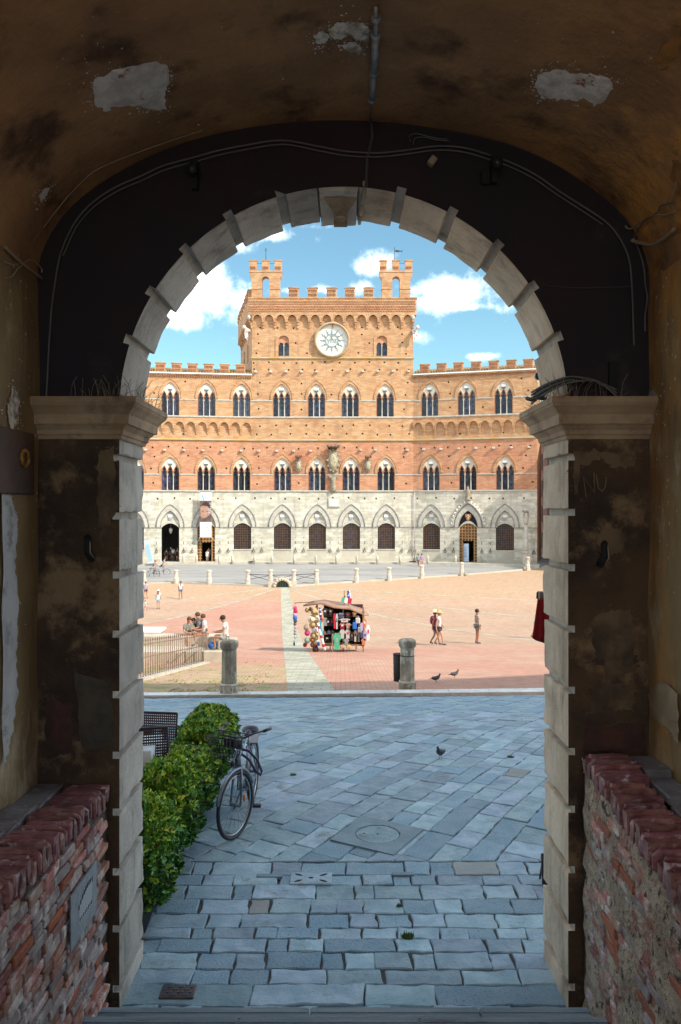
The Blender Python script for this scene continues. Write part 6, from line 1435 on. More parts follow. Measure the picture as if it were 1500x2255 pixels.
hedge(-1.70, 6.72, .56, .88, .24, .84, 'nearest clipped green shrub in its planter, against the left jamb', 6200, 1)
hedge(-1.69, 7.72, .58, .84, .28, .84, 'second clipped shrub along the hedge, beside the front wheel', 5600, 2)
hedge(-1.68, 8.70, .56, .84, .28, .66, 'third clipped shrub along the hedge, level with the bicycle basket', 5000, 3)
hedge(-1.70, 9.72, .6, .84, .28, .74, 'fourth shrub with young yellow-green shoots on top', 4600, 4)
hedge(-1.8, 10.85, .66, 1.0, .28, .7, 'farthest clipped shrub at the end of the hedge, rounded top', 4400, 5)

# ============================================================ café chairs and table
wick = M('wicker', (0.1, 0.045, 0.05), (0.05, 0.025, 0.03), 30, rough=.5); wick2 = M('wicker_dark', (0.035, 0.02, 0.03), rough=.5)
def chair(x, y, yaw, label, mat):
    r = empty('wicker_chair', (x, y, zs(y)), yaw); tag(r, label, 'chair', 'woven café chairs')
    def panel(name, w, h, M_, n1, n2, par):
        b = MB()
        for i in range(n1 + 1): xx = -w / 2 + w * i / n1; b.box(xx - .006, xx + .006, -.005, .005, 0, h, M_)
        for j in range(n2 + 1): zz = h * j / n2; b.box(-w / 2, w / 2, -.008, .008, zz - .009, zz + .009, M_)
        return b.build(name, mat, par)
    Mb = Matrix.Translation((0, .24, .44)) @ Matrix.Rotation(radians(-10), 4, 'X'); panel('backrest', .46, .46, Mb, 18, 15, r)
    b = MB()
    for sx in (-1, 1): b.tube([Mb @ Vector((sx * .235, 0, -.02)), Mb @ Vector((sx * .235, 0, .47))], .014, 6)
    b.tube([Mb @ Vector((-.235, 0, .47)), Mb @ Vector((.235, 0, .47))], .014, 6); b.build('back_frame', wick2, r)
    b = MB(); b.cbox(-.24, .24, -.25, .24, .38, .44, .015); s_ = b.build('seat', wick2, r)
    b = MB()
    for i in range(14): b.box(-.225, .225, -.24 + i * .035, -.228 + i * .035, .44, .446)
    b.build('seat_weave', mat, s_)
    for sx in (-1, 1):
        for sy in (-1, 1): b = MB(); b.tube([(sx * .21, sy * .21, .38), (sx * .22, sy * .23, 0)], .017, 6); b.build('leg', wick2, r)
chair(-2.3, 9.55, radians(-8), 'reddish wicker chair farthest along, behind the table', wick)
chair(-2.13, 8.72, radians(14), 'dark wicker chair in front of the table beside the hedge', wick2)
chair(-2.14, 8.1, radians(95), 'wicker chair mostly hidden by the left jamb', M('wicker_tan', (0.25, 0.13, 0.09)))
TB = empty('cafe_table', (-2.42, 9.1, zs(9.1))); tag(TB, 'small café table under a white cloth among the wicker chairs', 'table')
b = MB(); b.box(-.3, .3, -.3, .3, .7, .72); b.build('tabletop', wick2, TB)
for sx in (-1, 1):
    for sy in (-1, 1): b = MB(); b.tube([(sx * .25, sy * .25, .7), (sx * .25, sy * .25, 0)], .018, 6); b.build('leg', iron, TB)
TC = empty('tablecloth', (-2.42, 9.1, zs(9.1) + .722)); tag(TC, 'white cloth draped over the café table', 'tablecloth')
b = MB(); n_ = 32; top = []; bot = []
for i in range(n_):
    t = 2 * pi * i / n_; c_, s__ = cos(t), sin(t); m_ = max(abs(c_), abs(s__)); top.append((.32 * c_ / m_, .32 * s__ / m_, .004)); q = 1.04 + .05 * sin(6 * t); bot.append((.32 * c_ / m_ * q, .32 * s__ / m_ * q, -.24 - .03 * cos(4 * t)))
b.smooth = True; b.add(top + bot, [tuple(range(n_))] + [(i, n_ + i, n_ + (i + 1) % n_, (i + 1) % n_) for i in range(n_)]); b.build('cloth', M('cloth_linen', (0.66, 0.7, 0.74)), TC)

# ============================================================ parked bicycle
WHX, WHY = -1.085, 8.2
BK_ = empty('parked_bicycle', (WHX, WHY, zs(WHY))); tag(BK_, 'silver city bicycle with a wire basket parked against the hedge', 'bicycle')
silver = M('bike_silver', (0.2, 0.23, 0.28), rough=.3, metal=.7); rub = M('bike_rubber', (0.02, 0.02, 0.03), rough=.6); rimm = M('bike_rim', (0.4, 0.43, 0.46), rough=.25, metal=.8); bk = M('bike_black', (0.02, 0.015, 0.03), rough=.4)
st = radians(24)                                   # steering turned to the viewer's left
fw = Vector((-sin(st), -cos(st), 0)); R_w = .325; body = Vector((.06, 1, 0)).normalized()
def wheel(c, dirv, parent, mud=True):
    def pt(a, r, off=0): n_ = Vector((-dirv.y, dirv.x, 0)); return c + dirv * (r * cos(a)) + Vector((0, 0, r * sin(a))) + n_ * off
    b = MB(); b.tube([pt(2 * pi * i / 40, R_w) for i in range(40)], .021, 8, closed=True); w = b.build('wheel', rub, parent)
    b = MB(); b.tube([pt(2 * pi * i / 40, R_w - .028) for i in range(40)], .009, 6, closed=True); b.build('rim', rimm, w)
    b = MB()
    for i in range(28): b.tube([pt(2 * pi * i / 28 + (.25 if i % 2 else -.25), .03, .025 if i % 2 else -.025), pt(2 * pi * i / 28, R_w - .03)], .0016, 3)
    b.build('spokes', rimm, w)
    b = MB(); b.tube([pt(0, 0, -.06), pt(0, 0, .06)], .02, 8); b.build('hub', silver, w)
    b = MB(); pts = [pt(a, R_w + .035) for a in [radians(x) for x in range(20, 175, 12)]] if mud else []
    b.tube(pts, [.02] * len(pts), 5); b.build('mudguard', silver, w)
    return w
cf = Vector((0, 0, R_w + .018)); wf = wheel(cf, -fw, BK_)
cr_ = cf + body * 1.06; wr_ = wheel(cr_, body, BK_)
head = cf + body * .1 + Vector((0, 0, .36)); ht = head + body * .055 + Vector((0, 0, .17)); fn = Vector((-fw.y, fw.x, 0))
b = MB()
for s in (-1, 1): b.tube([cf + fn * .06 * s, cf + fn * .055 * s - fw * .04 + Vector((0, 0, .2)), head + fn * .045 * s + Vector((0, 0, -.01)), head], [.011, .013, .015, .016], 7)
b.build('fork', silver, BK_)
bb = cf + body * .6 + Vector((0, 0, -.05)); seatp = cf + body * .76 + Vector((0, 0, .38)); sn = Vector((-body.y, body.x, 0))
b = MB(); b.tube([head - Vector((0, 0, .01)), ht], .022, 8); b.tube([ht - Vector((0, 0, .03)), cf + body * .35 + Vector((0, 0, .12)), bb], .021, 8); b.tube([head, cf + body * .33 + Vector((0, 0, .03)), bb + Vector((0, 0, .01))], .019, 8)
b.tube([bb, seatp], .018, 8)
for s in (-1, 1): b.tube([bb + sn * .04 * s, cr_ + sn * .06 * s], .01, 6); b.tube([seatp + sn * .02 * s, cr_ + sn * .06 * s], .009, 6)
b.build('frame', silver, BK_)
b = MB(); b.tube([seatp, seatp + body * .05 + Vector((0, 0, .12))], .014, 6); b.build('seat_post', rimm, BK_)
sc = seatp + body * .07 + Vector((0, 0, .15)); b = MB(); b.ball(sc + body * .06, (.1, .11, .04), 12, 6); b.ball(sc - body * .08, (.045, .12, .03), 10, 5); b.build('saddle', bk, BK_)
b = MB(); b.tube([ht, ht + Vector((0, 0, .1)), ht + Vector((0, 0, .12)) + fw * .04], .014, 7); b.build('stem', rimm, BK_)
hb = ht + Vector((0, 0, .13)) + fw * .04
for s in (-1, 1):
    b = MB(); b.tube([hb, hb + fn * .14 * s + fw * .06 + Vector((0, 0, .03)), hb + fn * .2 * s - fw * .02 + Vector((0, 0, .06)), hb + fn * .25 * s - fw * .16 + Vector((0, 0, .06))], .011, 7); b.build('handlebar', bk, BK_)
    b = MB(); b.tube([hb + fn * .25 * s - fw * .14 + Vector((0, 0, .06)), hb + fn * .265 * s - fw * .26 + Vector((0, 0, .058))], .017, 8); b.build('grip', bk, BK_)
    b = MB(); b.tube([hb + fn * .23 * s - fw * .06 + Vector((0, 0, .04)), hb + fn * .25 * s - fw * .2 + Vector((0, 0, .015))], .005, 5); b.build('brake_lever', rimm, BK_)
bc = hb + fw * .2 + Vector((0, 0, -.14)); b = MB(); hw, hd_, hh_ = .17, .12, .22
def bp(a, c, z): return bc + fn * a + fw * c + Vector((0, 0, z))
for z in (0, .07, .14, hh_):
    f_ = .8 + .2 * z / hh_; q = [bp(-hw * f_, -hd_ * f_, z), bp(hw * f_, -hd_ * f_, z), bp(hw * f_, hd_ * f_, z), bp(-hw * f_, hd_ * f_, z)]; b.tube(q, .006 if z == hh_ else .003, 5, closed=True)
for i in range(9):
    t = -1 + 2 * i / 8
    for e in (-1, 1): b.tube([bp(hw * t * .8, hd_ * e * .8, 0), bp(hw * t, hd_ * e, hh_)], .0026, 4); b.tube([bp(hw * e * .8, hd_ * t * .8, 0), bp(hw * e, hd_ * t, hh_)], .0026, 4)
    b.tube([bp(hw * t * .8, -hd_ * .8, 0), bp(hw * t * .8, hd_ * .8, 0)], .0026, 4)
b.build('basket', bk, BK_)
b = MB(); b.box(-.1, .1, -.02, .02, -.05, .04, Matrix.Translation(bp(0, -hd_ - .02, .1)) @ Matrix.Rotation(-st, 4, 'Z')); b.build('basket_plate', bk, BK_)
b = MB(); b.ball(cf + fn * .0 - fw * .1 + Vector((0, 0, .44)) + fw * .16, (.03, .03, .035), 8, 6); b.build('lamp', bk, BK_)
rp = cf + (-fw) * .16 + Vector((0, 0, .02)) + fn * .01
b = MB(); b.ball(rp, (.014, .02, .045), 8, 6); b.build('reflector', M('reflector_orange', (0.75, 0.2, 0.01), rough=.3), BK_)
b = MB(); b.tube([bb + sn * -.1, bb + sn * .1], .012, 6); b.tube([bb + sn * -.09, bb + sn * -.09 + Vector((0, -.05, -.16))], .01, 6); b.tube([bb + sn * .09, bb + sn * .09 + Vector((0, .05, .16))], .01, 6); b.build('crank', silver, BK_)
for s in (-1, 1): q = bb + sn * .13 * s + Vector((0, .05 * s, .16 * s)); b = MB(); b.box(q.x - .045, q.x + .045, q.y - .03, q.y + .03, q.z - .012, q.z + .012); b.build('pedal', bk, BK_)
b = MB(); b.lathe([(.09, -.006), (.09, .006)], seg=20, M=Matrix.Translation(bb - sn * .06) @ Matrix.Rotation(pi / 2, 4, 'Y')); b.build('chainring', silver, BK_)
lk = ht + Vector((.03, .05, -.02)); b = MB(); b.tube([lk, lk + Vector((.07, .02, -.02)), lk + Vector((.16, .04, -.12)), lk + Vector((.21, .03, -.24)), lk + Vector((.2, .0, -.27)), lk + Vector((.15, -.02, -.22)), lk + Vector((.08, -.02, -.1)), lk + Vector((.0, .0, -.05))], .014, 7); b.build('chain_lock', M('lock_purple', (0.03, 0.02, 0.08), rough=.4), BK_)
b = MB(); b.tube([bb + Vector((-.05, .1, 0)), bb + Vector((-.16, .2, -.3))], .01, 6); b.build('kick_stand', silver, BK_)
b = MB(); b.box(-.06, .06, -.16, .16, -.005, .005, Matrix.Translation(cr_ + Vector((0, .0, .37)))); b.build('carrier', silver, BK_)
b = MB(); b.tube([hb + fn * .1, hb + fw * .1 + Vector((0, 0, -.05)), ht + fw * .05 + Vector((0, 0, -.1)), head + fn * .03], .004, 5); b.tube([hb - fn * .1, hb + fw * .12 + Vector((0, 0, -.02)), ht + fw * .06, head - fn * .03 + Vector((0, 0, -.1))], .004, 5); b.build('brake_cable', bk, BK_)

# ============================================================ pigeons
def pigeon(px, py, yaw, label, k=1.0):
    p = G(px, py, .01); r = empty('pigeon', p, yaw); tag(r, label, 'pigeon', 'pigeons on the paving'); pm = cloth('pigeon_grey', (0.1, 0.11, 0.13), (0.03, 0.03, 0.035), 40, coords='obj'); 
    b = MB(); b.tube([(0, -.13 * k, .12 * k), (0, -.07 * k, .115 * k), (0, 0, .12 * k), (0, .07 * k, .15 * k), (0, .1 * k, .19 * k), (0, .108 * k, .215 * k)], [.012 * k, .04 * k, .058 * k, .05 * k, .028 * k, .024 * k], 9); b.ball((0, .115 * k, .228 * k), .025 * k, 8, 6); b.build('body', pm, r)
    b = MB(); b.add([(-.02 * k, -.1 * k, .125 * k), (.02 * k, -.1 * k, .125 * k), (.03 * k, -.2 * k, .1 * k), (-.03 * k, -.2 * k, .1 * k), (0, -.1 * k, .105 * k)], [(0, 1, 2, 3), (0, 4, 1), (0, 3, 4), (1, 4, 2), (2, 4, 3)]); b.build('tail', BK, r)
    for s in (-1, 1):
        b = MB(); b.ball((s * .046 * k, -.02 * k, .13 * k), (.018 * k, .095 * k, .035 * k), 8, 5); b.build('wing', pm, r)
        b = MB(); b.tube([(s * .02 * k, .0, .08 * k), (s * .02 * k, .005 * k, 0), (s * .02 * k, .03 * k, .002)], .005 * k, 4); b.build('leg', cloth('pigeon_leg', (0.5, 0.12, 0.08)), r)
    b = MB(); b.tube([(0, .135 * k, .226 * k), (0, .155 * k, .218 * k)], [.007 * k, .002 * k], 5); b.build('beak', BK, r)
pigeon(970, 1672, radians(150), 'pigeon standing alone on the shaded flagstones', .82)
pigeon(960, 1503, radians(-80), 'pigeon in shadow right of the bollard, head up'); pigeon(1001, 1493, radians(-75), 'pigeon in sunlight at the edge of the shadow, tail to the left')

# ============================================================ souvenir stall
YS = 34.8; ZB = zp(YS); kS = F / YS
def SP(px, py, dy=0.0): return P(px, py, YS + dy)
ST_ = empty('souvenir_stall', (SP(740, 1435).x, YS, ZB)); tag(ST_, 'souvenir cart with brown awning crowded with hats, shirts and bags', 'market stall'); so2 = -ST_.location
awn = M('awning_brown', (0.26, 0.15, 0.1), (0.34, 0.21, 0.15), 3); sw_ = M('stall_wood', (0.3, 0.16, 0.07)); sd_ = M('stall_dark', (0.045, 0.025, 0.02))
b = MB(); a0 = SP(712, 1431); a1 = SP(800, 1431); b.box(a0.x, a1.x, YS + .0, YS + 1.1, ZB + .25, ZB + .32); b.build('shelf', sw_, ST_, so2)
b = MB(); b.box(a0.x, a1.x, YS + 1.05, YS + 1.12, ZB + .2, ZB + 1.95); b.build('back_panel', sd_, ST_, so2)
b = MB(); b.box(a0.x - .35, a0.x - .3, YS + .0, YS + 1.1, ZB + .25, ZB + 1.9); b.build('side_panel', sd_, ST_, so2); b = MB(); b.box(a1.x, a1.x + .05, YS, YS + 1.1, ZB + .25, ZB + 1.75); b.build('side_panel', sd_, ST_, so2)
for x in (a0.x - .3, (a0.x + a1.x) / 2, a1.x):
    for y in (YS, YS + 1.1): b = MB(); b.box(x - .03, x + .03, y - .03, y + .03, ZB, ZB + 1.95); b.build('post', sw_, ST_, so2)
for z in (.72, 1.12, 1.5): b = MB(); b.box(a0.x, a1.x, YS + .25, YS + 1.05, ZB + z, ZB + z + .03); b.build('shelf', sw_, ST_, so2)
b = MB(); b.smooth = True; tp = [SP(668, 1333, .0), SP(706, 1326, 0), SP(735, 1337, -.1), SP(770, 1338, -.1), SP(800, 1352, 0), SP(812, 1352, .1)]; bk_ = [SP(686, 1325, 1.3), SP(712, 1321, 1.3), SP(738, 1325, 1.3), SP(768, 1329, 1.3), SP(788, 1335, 1.3), SP(800, 1342, 1.3)]
lo_ = [v + Vector((0, -.02, -.05 - .04 * (i % 2))) for i, v in enumerate(tp)]; n_ = len(tp); b.add(bk_ + tp + lo_, [(i, i + 1, n_ + i + 1, n_ + i) for i in range(n_ - 1)] + [(n_ + i, n_ + i + 1, 2 * n_ + i + 1, 2 * n_ + i) for i in range(n_ - 1)])
aw = b.build('awning', awn, ST_, so2); sm_ = aw.modifiers.new('thick', 'SOLIDIFY'); sm_.thickness = .02
b = MB(); b.tube([SP(648, 1328, .3), SP(692, 1325, .3)], .015, 5); b.build('awning_pole', iron, ST_, so2)
b = MB(); b.lathe([(.2, -.02), (.2, .02)], seg=16, M=Matrix.Translation((a1.x - .3, YS + .55, ZB + .2)) @ Matrix.Rotation(pi / 2, 4, 'Y')); b.build('cart_wheel', sw_, ST_, so2); b = MB(); b.lathe([(.2, -.02), (.2, .02)], seg=16, M=Matrix.Translation((a0.x + .3, YS + .55, ZB + .2)) @ Matrix.Rotation(pi / 2, 4, 'Y')); b.build('cart_wheel', sw_, ST_, so2)
cA = {'straw': straw, 'cream': cloth('cloth_cream', (0.68, 0.6, 0.42)), 'white': W_, 'pink': cloth('cloth_hot_pink', (0.65, 0.04, 0.2)), 'beige': cloth('cloth_beige', (0.45, 0.32, 0.24)), 'teal': cloth('cloth_teal_b', (0.05, 0.42, 0.5)), 'green': cloth('cloth_green', (0.08, 0.4, 0.24)), 'sage': cloth('cloth_sage', (0.25, 0.38, 0.3)), 'navy': NV, 'black': BK, 'grey': GY, 'red': cloth('cloth_crimson', (0.5, 0.02, 0.05)), 'maroon': cloth('cloth_maroon', (0.28, 0.02, 0.03)), 'blue': cloth('cloth_royal', (0.02, 0.15, 0.55)), 'brown': cloth('cloth_brown', (0.2, 0.1, 0.05)), 'lgrey': cloth('cloth_lgrey', (0.5, 0.49, 0.47)), 'orange': OR_, 'lilac': cloth('cloth_lil', (0.5, 0.35, 0.55))}
def hatobj(px, py, r, c, label, grp='hats hung down the left corner of the stall', dy=-.12):
    p = SP(px, py, dy); R0 = r / kS; b = MB(); Mx = Matrix.Rotation(radians(78), 4, 'X') @ Matrix.Rotation(random.uniform(-.3, .3), 4, 'Y')
    b.lathe([(R0, -.01), (R0 * 1.0, .01), (R0 * .55, .025), (R0 * .5, R0 * .55), (R0 * .25, R0 * .62)], seg=14, M=Mx); o = b.build('hat', cA[c], None, p); tag(o, label, 'hat', grp)
    b = MB(); b.lathe([(R0 * .56, .03), (R0 * .55, .07)], seg=14, M=Mx); b.build('hat_band', BK if c != 'black' else cA['red'], o)
for i, (px, py, r, c, lb) in enumerate([(677, 1343, 6, 'straw', 'small straw hat highest at the outer edge of the stall corner'), (684, 1341, 5, 'brown', 'small brown hat between the top two straw hats'), (692, 1347, 8, 'straw', 'tan straw hat with dark band under the awning edge'), (688, 1364, 10, 'cream', 'broad cream sun hat in the upper row of the hat column'), (697, 1363, 8, 'cream', 'cream sun hat overlapping the broad one on its right'),
    (690, 1376, 9, 'straw', 'straw hat just below the broad cream pair'), (693, 1386, 8, 'white', 'white sun hat halfway down the hat column'), (692, 1400, 9, 'straw', 'straw hat below the white sun hat'), (688, 1409, 6, 'orange', 'orange child hat low in the hat column'), (697, 1413, 7, 'cream', 'cream hat beside the orange child hat'), (689, 1420, 6, 'brown', 'tan brown cap near the bottom of the hats'), (695, 1430, 7, 'black', 'black hat lowest on the corner'),
    (675, 1382, 7, 'beige', 'dusty beige bucket hat left of the hat column'), (677, 1394, 6.5, 'pink', 'hot pink bucket hat under the beige one'), (677, 1410, 7, 'sage', 'sage green cap left of the lower hats'), (672, 1420, 5, 'red', 'red cap lowest at the outer edge')]): hatobj(px, py, r, c, lb)
def shirt(px, py, w, h, c, label, c2=None, grp='shirts hung in the stall', dy=-.05, txt=None, nm='t_shirt', cat='shirt'):
    p = SP(px, py, dy); W2, H2 = w / kS / 2, h / kS / 2; b = MB()
    pl = [(-W2 * .7, -H2), (W2 * .7, -H2), (W2 * .72, H2 * .3), (W2 * 1.0, H2 * .05), (W2 * 1.15, H2 * .4), (W2 * .6, H2 * .95), (W2 * .25, H2), (0, H2 * .85), (-W2 * .25, H2), (-W2 * .6, H2 * .95), (-W2 * 1.15, H2 * .4), (-W2 * 1.0, H2 * .05), (-W2 * .72, H2 * .3)]
    b.prism(pl, -.03, .03); o = b.build(nm, cA[c], None, p); tag(o, label, cat, grp)
    if c2: b = MB(); b.cbox(-W2 * .35, W2 * .35, -.036, -.03, -H2 * .1, H2 * .4, .001); b.build('print', cA[c2], o)
    if txt: text_obj('lettering', txt, W2 * .5, o, (0, -.037, H2 * .55), (pi / 2, 0, 0), cA['white'], .002)
    return o
for a in [(716, 1347, 12, 16, 'black', 'black t-shirt with grey print at top left inside the stall', 'lgrey'), (728, 1347, 10, 15, 'black', 'black t-shirt with beige print next to the top left one', 'beige'), (716, 1369, 11, 18, 'grey', 'grey t-shirt in the left middle of the stall', None), (723, 1370, 9, 16, 'black', 'black t-shirt with white print in the left middle', 'white'), (731, 1370, 10, 18, 'black', 'black t-shirt with red print beside the hanging jackets', 'red'),
          (766, 1354, 11, 12, 'black', 'black t-shirt with a red emblem in the top row', 'red'), (781, 1352, 10, 12, 'brown', 'brown printed t-shirt at the top right', 'beige'), (759, 1366, 22, 8, 'lgrey', 'pale grey folded shirt in the middle right row', 'red'),
          (767, 1378, 11, 12, 'beige', 'beige shirt with orange print beside the maroon one', 'orange'), (754, 1396, 11, 20, 'lgrey', 'light grey hooded top left of the pair', None), (766, 1396, 11, 20, 'lgrey', 'light grey hooded top with print right of the pair', 'red'), (763, 1413, 11, 14, 'grey', 'mid grey top hanging below the hooded pair', None), (775, 1401, 10, 20, 'black', 'black t-shirt with brown lettering print right of the hooded tops', 'brown'),
          (783, 1400, 7, 26, 'lgrey', 'striped pale top hanging at the right post', 'navy'), (790, 1400, 6, 26, 'grey', 'dark grey top hanging at the right corner', None), (721, 1406, 14, 10, 'black', 'black top with pale print low on the left', 'white'), (811, 1393, 9, 34, 'white', 'long white jersey at the far right end', 'red'), (803, 1372, 8, 20, 'orange', 'coral striped top high on the right end', 'white'),
          (797, 1380, 8, 18, 'lilac', 'lilac top on the right end of the stall', None), (804, 1400, 9, 20, 'lilac', 'purple and white patterned top low on the right end', 'navy'), (801, 1413, 10, 14, 'orange', 'orange patterned top lowest at the right end', 'grey')]: shirt(*a)
shirt(751, 1355, 13, 12, 'navy', 'navy t-shirt lettered in white in the top row', None, txt='ITALIA'); shirt(754, 1378, 13, 13, 'maroon', 'maroon t-shirt lettered in white in the middle row', 'white', txt='ITALIA')
shirt(737, 1367, 5, 34, 'red', 'red jacket hanging sideways from the awning', None, 'jackets hanging from the awning', -.2, nm='jacket', cat='jacket'); shirt(742, 1368, 5, 34, 'lgrey', 'grey striped jacket hanging beside the red one', 'navy', 'jackets hanging from the awning', -.22, nm='jacket', cat='jacket')
shirt(742, 1412, 16, 36, 'green', 'green hooded sweatshirt with round crest hanging low in front', 'sage', 'jackets hanging from the awning', -.25, nm='hooded_sweatshirt', cat='sweatshirt'); shirt(733, 1414, 5, 38, 'beige', 'beige jacket edge hanging left of the green sweatshirt', None, 'jackets hanging from the awning', -.2, nm='jacket', cat='jacket')
def strip_cloth(px0, py0, px1, py1, w, c, label, c2=None, dy=-.3, nm='scarf', n=9):
    a, e = SP(px0, py0, dy), SP(px1, py1, dy); b = MB(); b.smooth = True; W2 = w / kS / 2; vs = []
    for i in range(n + 1):
        t = i / n; q = a + (e - a) * t; wv = .03 * sin(t * 9)
        for k in (-1, -.33, .33, 1): vs.append((q.x + k * W2 * (.7 + .3 * t), q.y + wv + .03 * (k * k), q.z))
    b.add(vs, [(i * 4 + j, i * 4 + j + 1, (i + 1) * 4 + j + 1, (i + 1) * 4 + j) for i in range(n) for j in range(3)])
    if c2:
        for i in range(len(b.f)): b.m[i] = 1 if (i // 3) % 3 == 1 else 0
    me = b.mesh(nm, [cA[c]] + ([cA[c2]] if c2 else [])); o = put(nm, me); s_ = o.modifiers.new('t', 'SOLIDIFY'); s_.thickness = .015; tag(o, label, 'scarf', 'scarves and flags of the stall'); return o
strip_cloth(700, 1372, 715, 1432, 6, 'white', 'long white scarf with red marks slanting down the front', 'red', -.35); strip_cloth(706, 1366, 709, 1400, 5, 'teal', 'turquoise scarf hanging beside the long white one'); strip_cloth(704, 1338, 707, 1366, 5, 'navy', 'navy striped scarf hanging from the awning corner', 'white'); strip_cloth(707, 1352, 709, 1370, 4, 'red', 'short red scarf under the navy striped one')
strip_cloth(759, 1301, 760, 1318, 2.4, 'straw', 'yellow ribbon flag on the stall roof', None, .4, 'ribbon_flag'); strip_cloth(766, 1301, 768, 1322, 4.5, 'blue', 'blue patterned flag on the stall roof', 'lilac', .4, 'ribbon_flag'); strip_cloth(769, 1300, 774, 1328, 2, 'white', 'narrow white and purple flag rightmost on the roof', 'lilac', .38, 'ribbon_flag')
for px, c, w in ((757, 'green', 7), (762, 'white', 6), (768, 'red', 8)): pass
b = MB(); 
for i, (x0, x1) in enumerate(((751, 758), (758, 765), (765, 774))):
    b.cur = i; q = [SP(x0 + 2.5, 1315 + i, .35), SP(x1 + 1.5, 1316 + i, .33), SP(x1, 1328 + i, .3), SP(x0, 1326 + i, .32)]; b.add(q, [(0, 1, 2, 3)])
o = put('tricolour_flag', b.mesh('flag', [cA['green'], cA['white'], cA['red']])); s_ = o.modifiers.new('t', 'SOLIDIFY'); s_.thickness = .01; tag(o, 'green, white and red flag draped at the foot of the roof flags', 'flag')
b = MB(); b.tube([SP(758, 1300, .42), SP(758, 1336, .42)], .012, 5); b.tube([SP(767, 1300, .42), SP(767, 1336, .42)], .012, 5); b.build('flag_pole', iron, ST_, so2)
def bagobj(px, py, w, h, c, label, dy=-.15, grp='bags hung on the stall'):
    p = SP(px, py, dy); b = MB(); W2, H2 = w / kS / 2, h / kS / 2; b.cbox(-W2, W2, -.07, .07, -H2, H2 * .8, .03); o = b.build('bag', cA[c], None, p); tag(o, label, 'bag', grp); b = MB(); b.tube([(-W2 * .5, 0, H2 * .7), (-W2 * .3, 0, H2 * 1.3), (W2 * .3, 0, H2 * 1.3), (W2 * .5, 0, H2 * .7)], .012, 5); b.build('bag_strap', cA[c], o)
for a in [(781, 1377, 9, 17, 'blue', 'bright blue bag with white print hanging high on the right'), (788, 1366, 10, 14, 'lgrey', 'pale rucksack above the blue bag'), (792, 1386, 9, 14, 'grey', 'grey rucksack right of the blue bag'), (797, 1398, 8, 14, 'navy', 'navy rucksack below the grey one'), (714, 1394, 7, 8, 'brown', 'small brown purse low on the left shelf'), (724, 1393, 7, 8, 'navy', 'navy purse beside the brown one'), (732, 1392, 7, 8, 'black', 'black purse at the end of the purse row'), (755, 1424, 12, 8, 'beige', 'beige woven basket bag on the lower shelf'), (768, 1424, 11, 8, 'straw', 'straw basket bag on the lower shelf'), (702, 1418, 6, 8, 'blue', 'blue toy bag beside the low hats')]: bagobj(*a)
q = SP(650, 1372, .1); HS = empty('hanging_toys', (q.x, q.y, q.z)); tag(HS, 'column of colourful inflated toys in a net hanging left of the stall', 'toys')
b = MB(); b.tube([(0, 0, SP(650, 1328).z - q.z), (0, 0, -.7)], .006, 4); b.build('cord', iron, HS)
for i, (py, c, r) in enumerate([(1340, 'pink', 4.6), (1347, 'red', 5), (1354, 'lilac', 5.3), (1361, 'blue', 5.2), (1368, 'navy', 4.4), (1375, 'brown', 3.6), (1382, 'lilac', 3.6), (1389, 'beige', 3.6), (1396, 'grey', 3.6), (1403, 'lgrey', 3.8)]):
    b = MB(); rr = r / kS; b.ball((random.uniform(-.02, .02), 0, SP(650, py).z - q.z), (rr, rr, rr * 1.05), 9, 6); b.build('toy', cA[c], HS)
p = G(648, 1422); b = MB(); b.lathe([(.04, 0), (.045, .02), (.045, .14), (.018, .19), (.018, .24)], seg=8); o = b.build('bottle', BK, None, p); tag(o, 'dark bottle standing on the stone strip in the shadow of the stall', 'bottle')

# ============================================================ things at the jambs
YA = 9.4
RA = empty('red_awning', P(1190, 1305, YA)); tag(RA, 'dark red cloth hanging from a grey beam beside the right jamb', 'awning'); ra = -RA.location
b = MB(); q0, q1 = P(1189, 1304, YA), P(1260, 1322, YA); b.box(q0.x, q1.x, YA, YA + .12, q1.z, q0.z); b.build('beam', M('beam_grey', (0.2, 0.18, 0.17)), RA, ra)
redc = M('awning_red', (0.42, 0.012, 0.02), (0.34, 0.01, 0.015), 3, rough=.8)
b = MB(); b.smooth = True; topx = [1184, 1188, 1191, 1195, 1198, 1203, 1210]; botx = [(1172, 1405), (1180, 1410), (1188, 1413), (1196, 1415), (1204, 1418), (1216, 1420), (1226, 1422)]; n_ = 7; vs = []
for j in range(9):
    t = j / 8
    for i in range(n_): px = topx[i] + (botx[i][0] - topx[i]) * t; py = 1318 + (botx[i][1] - 1318) * t; vs.append(P(px, py, YA - .02 + (.05 if i % 2 else -.04) * (.3 + t)))
b.add(vs, [(j * n_ + i, j * n_ + i + 1, (j + 1) * n_ + i + 1, (j + 1) * n_ + i) for j in range(8) for i in range(n_ - 1)]); o = b.build('hanging_cloth', redc, RA, ra); s_ = o.modifiers.new('t', 'SOLIDIFY'); s_.thickness = .008
b = MB(); c = P(1186, 1318, YA - .03); b.tube([c + Vector((.012 * cos(2 * pi * i / 10), 0, .014 * sin(2 * pi * i / 10))) for i in range(10)], .004, 5, closed=True); b.build('brass_ring', M('brass', (0.6, 0.42, 0.2), metal=.8, rough=.3), RA, ra)
b = MB(); b.tube([P(1184, 1304, YA - .03), P(1183, 1318, YA - .03)], .012, 6); b.build('strap', M('strap_dark', (0.08, 0.015, 0.02)), RA, ra)
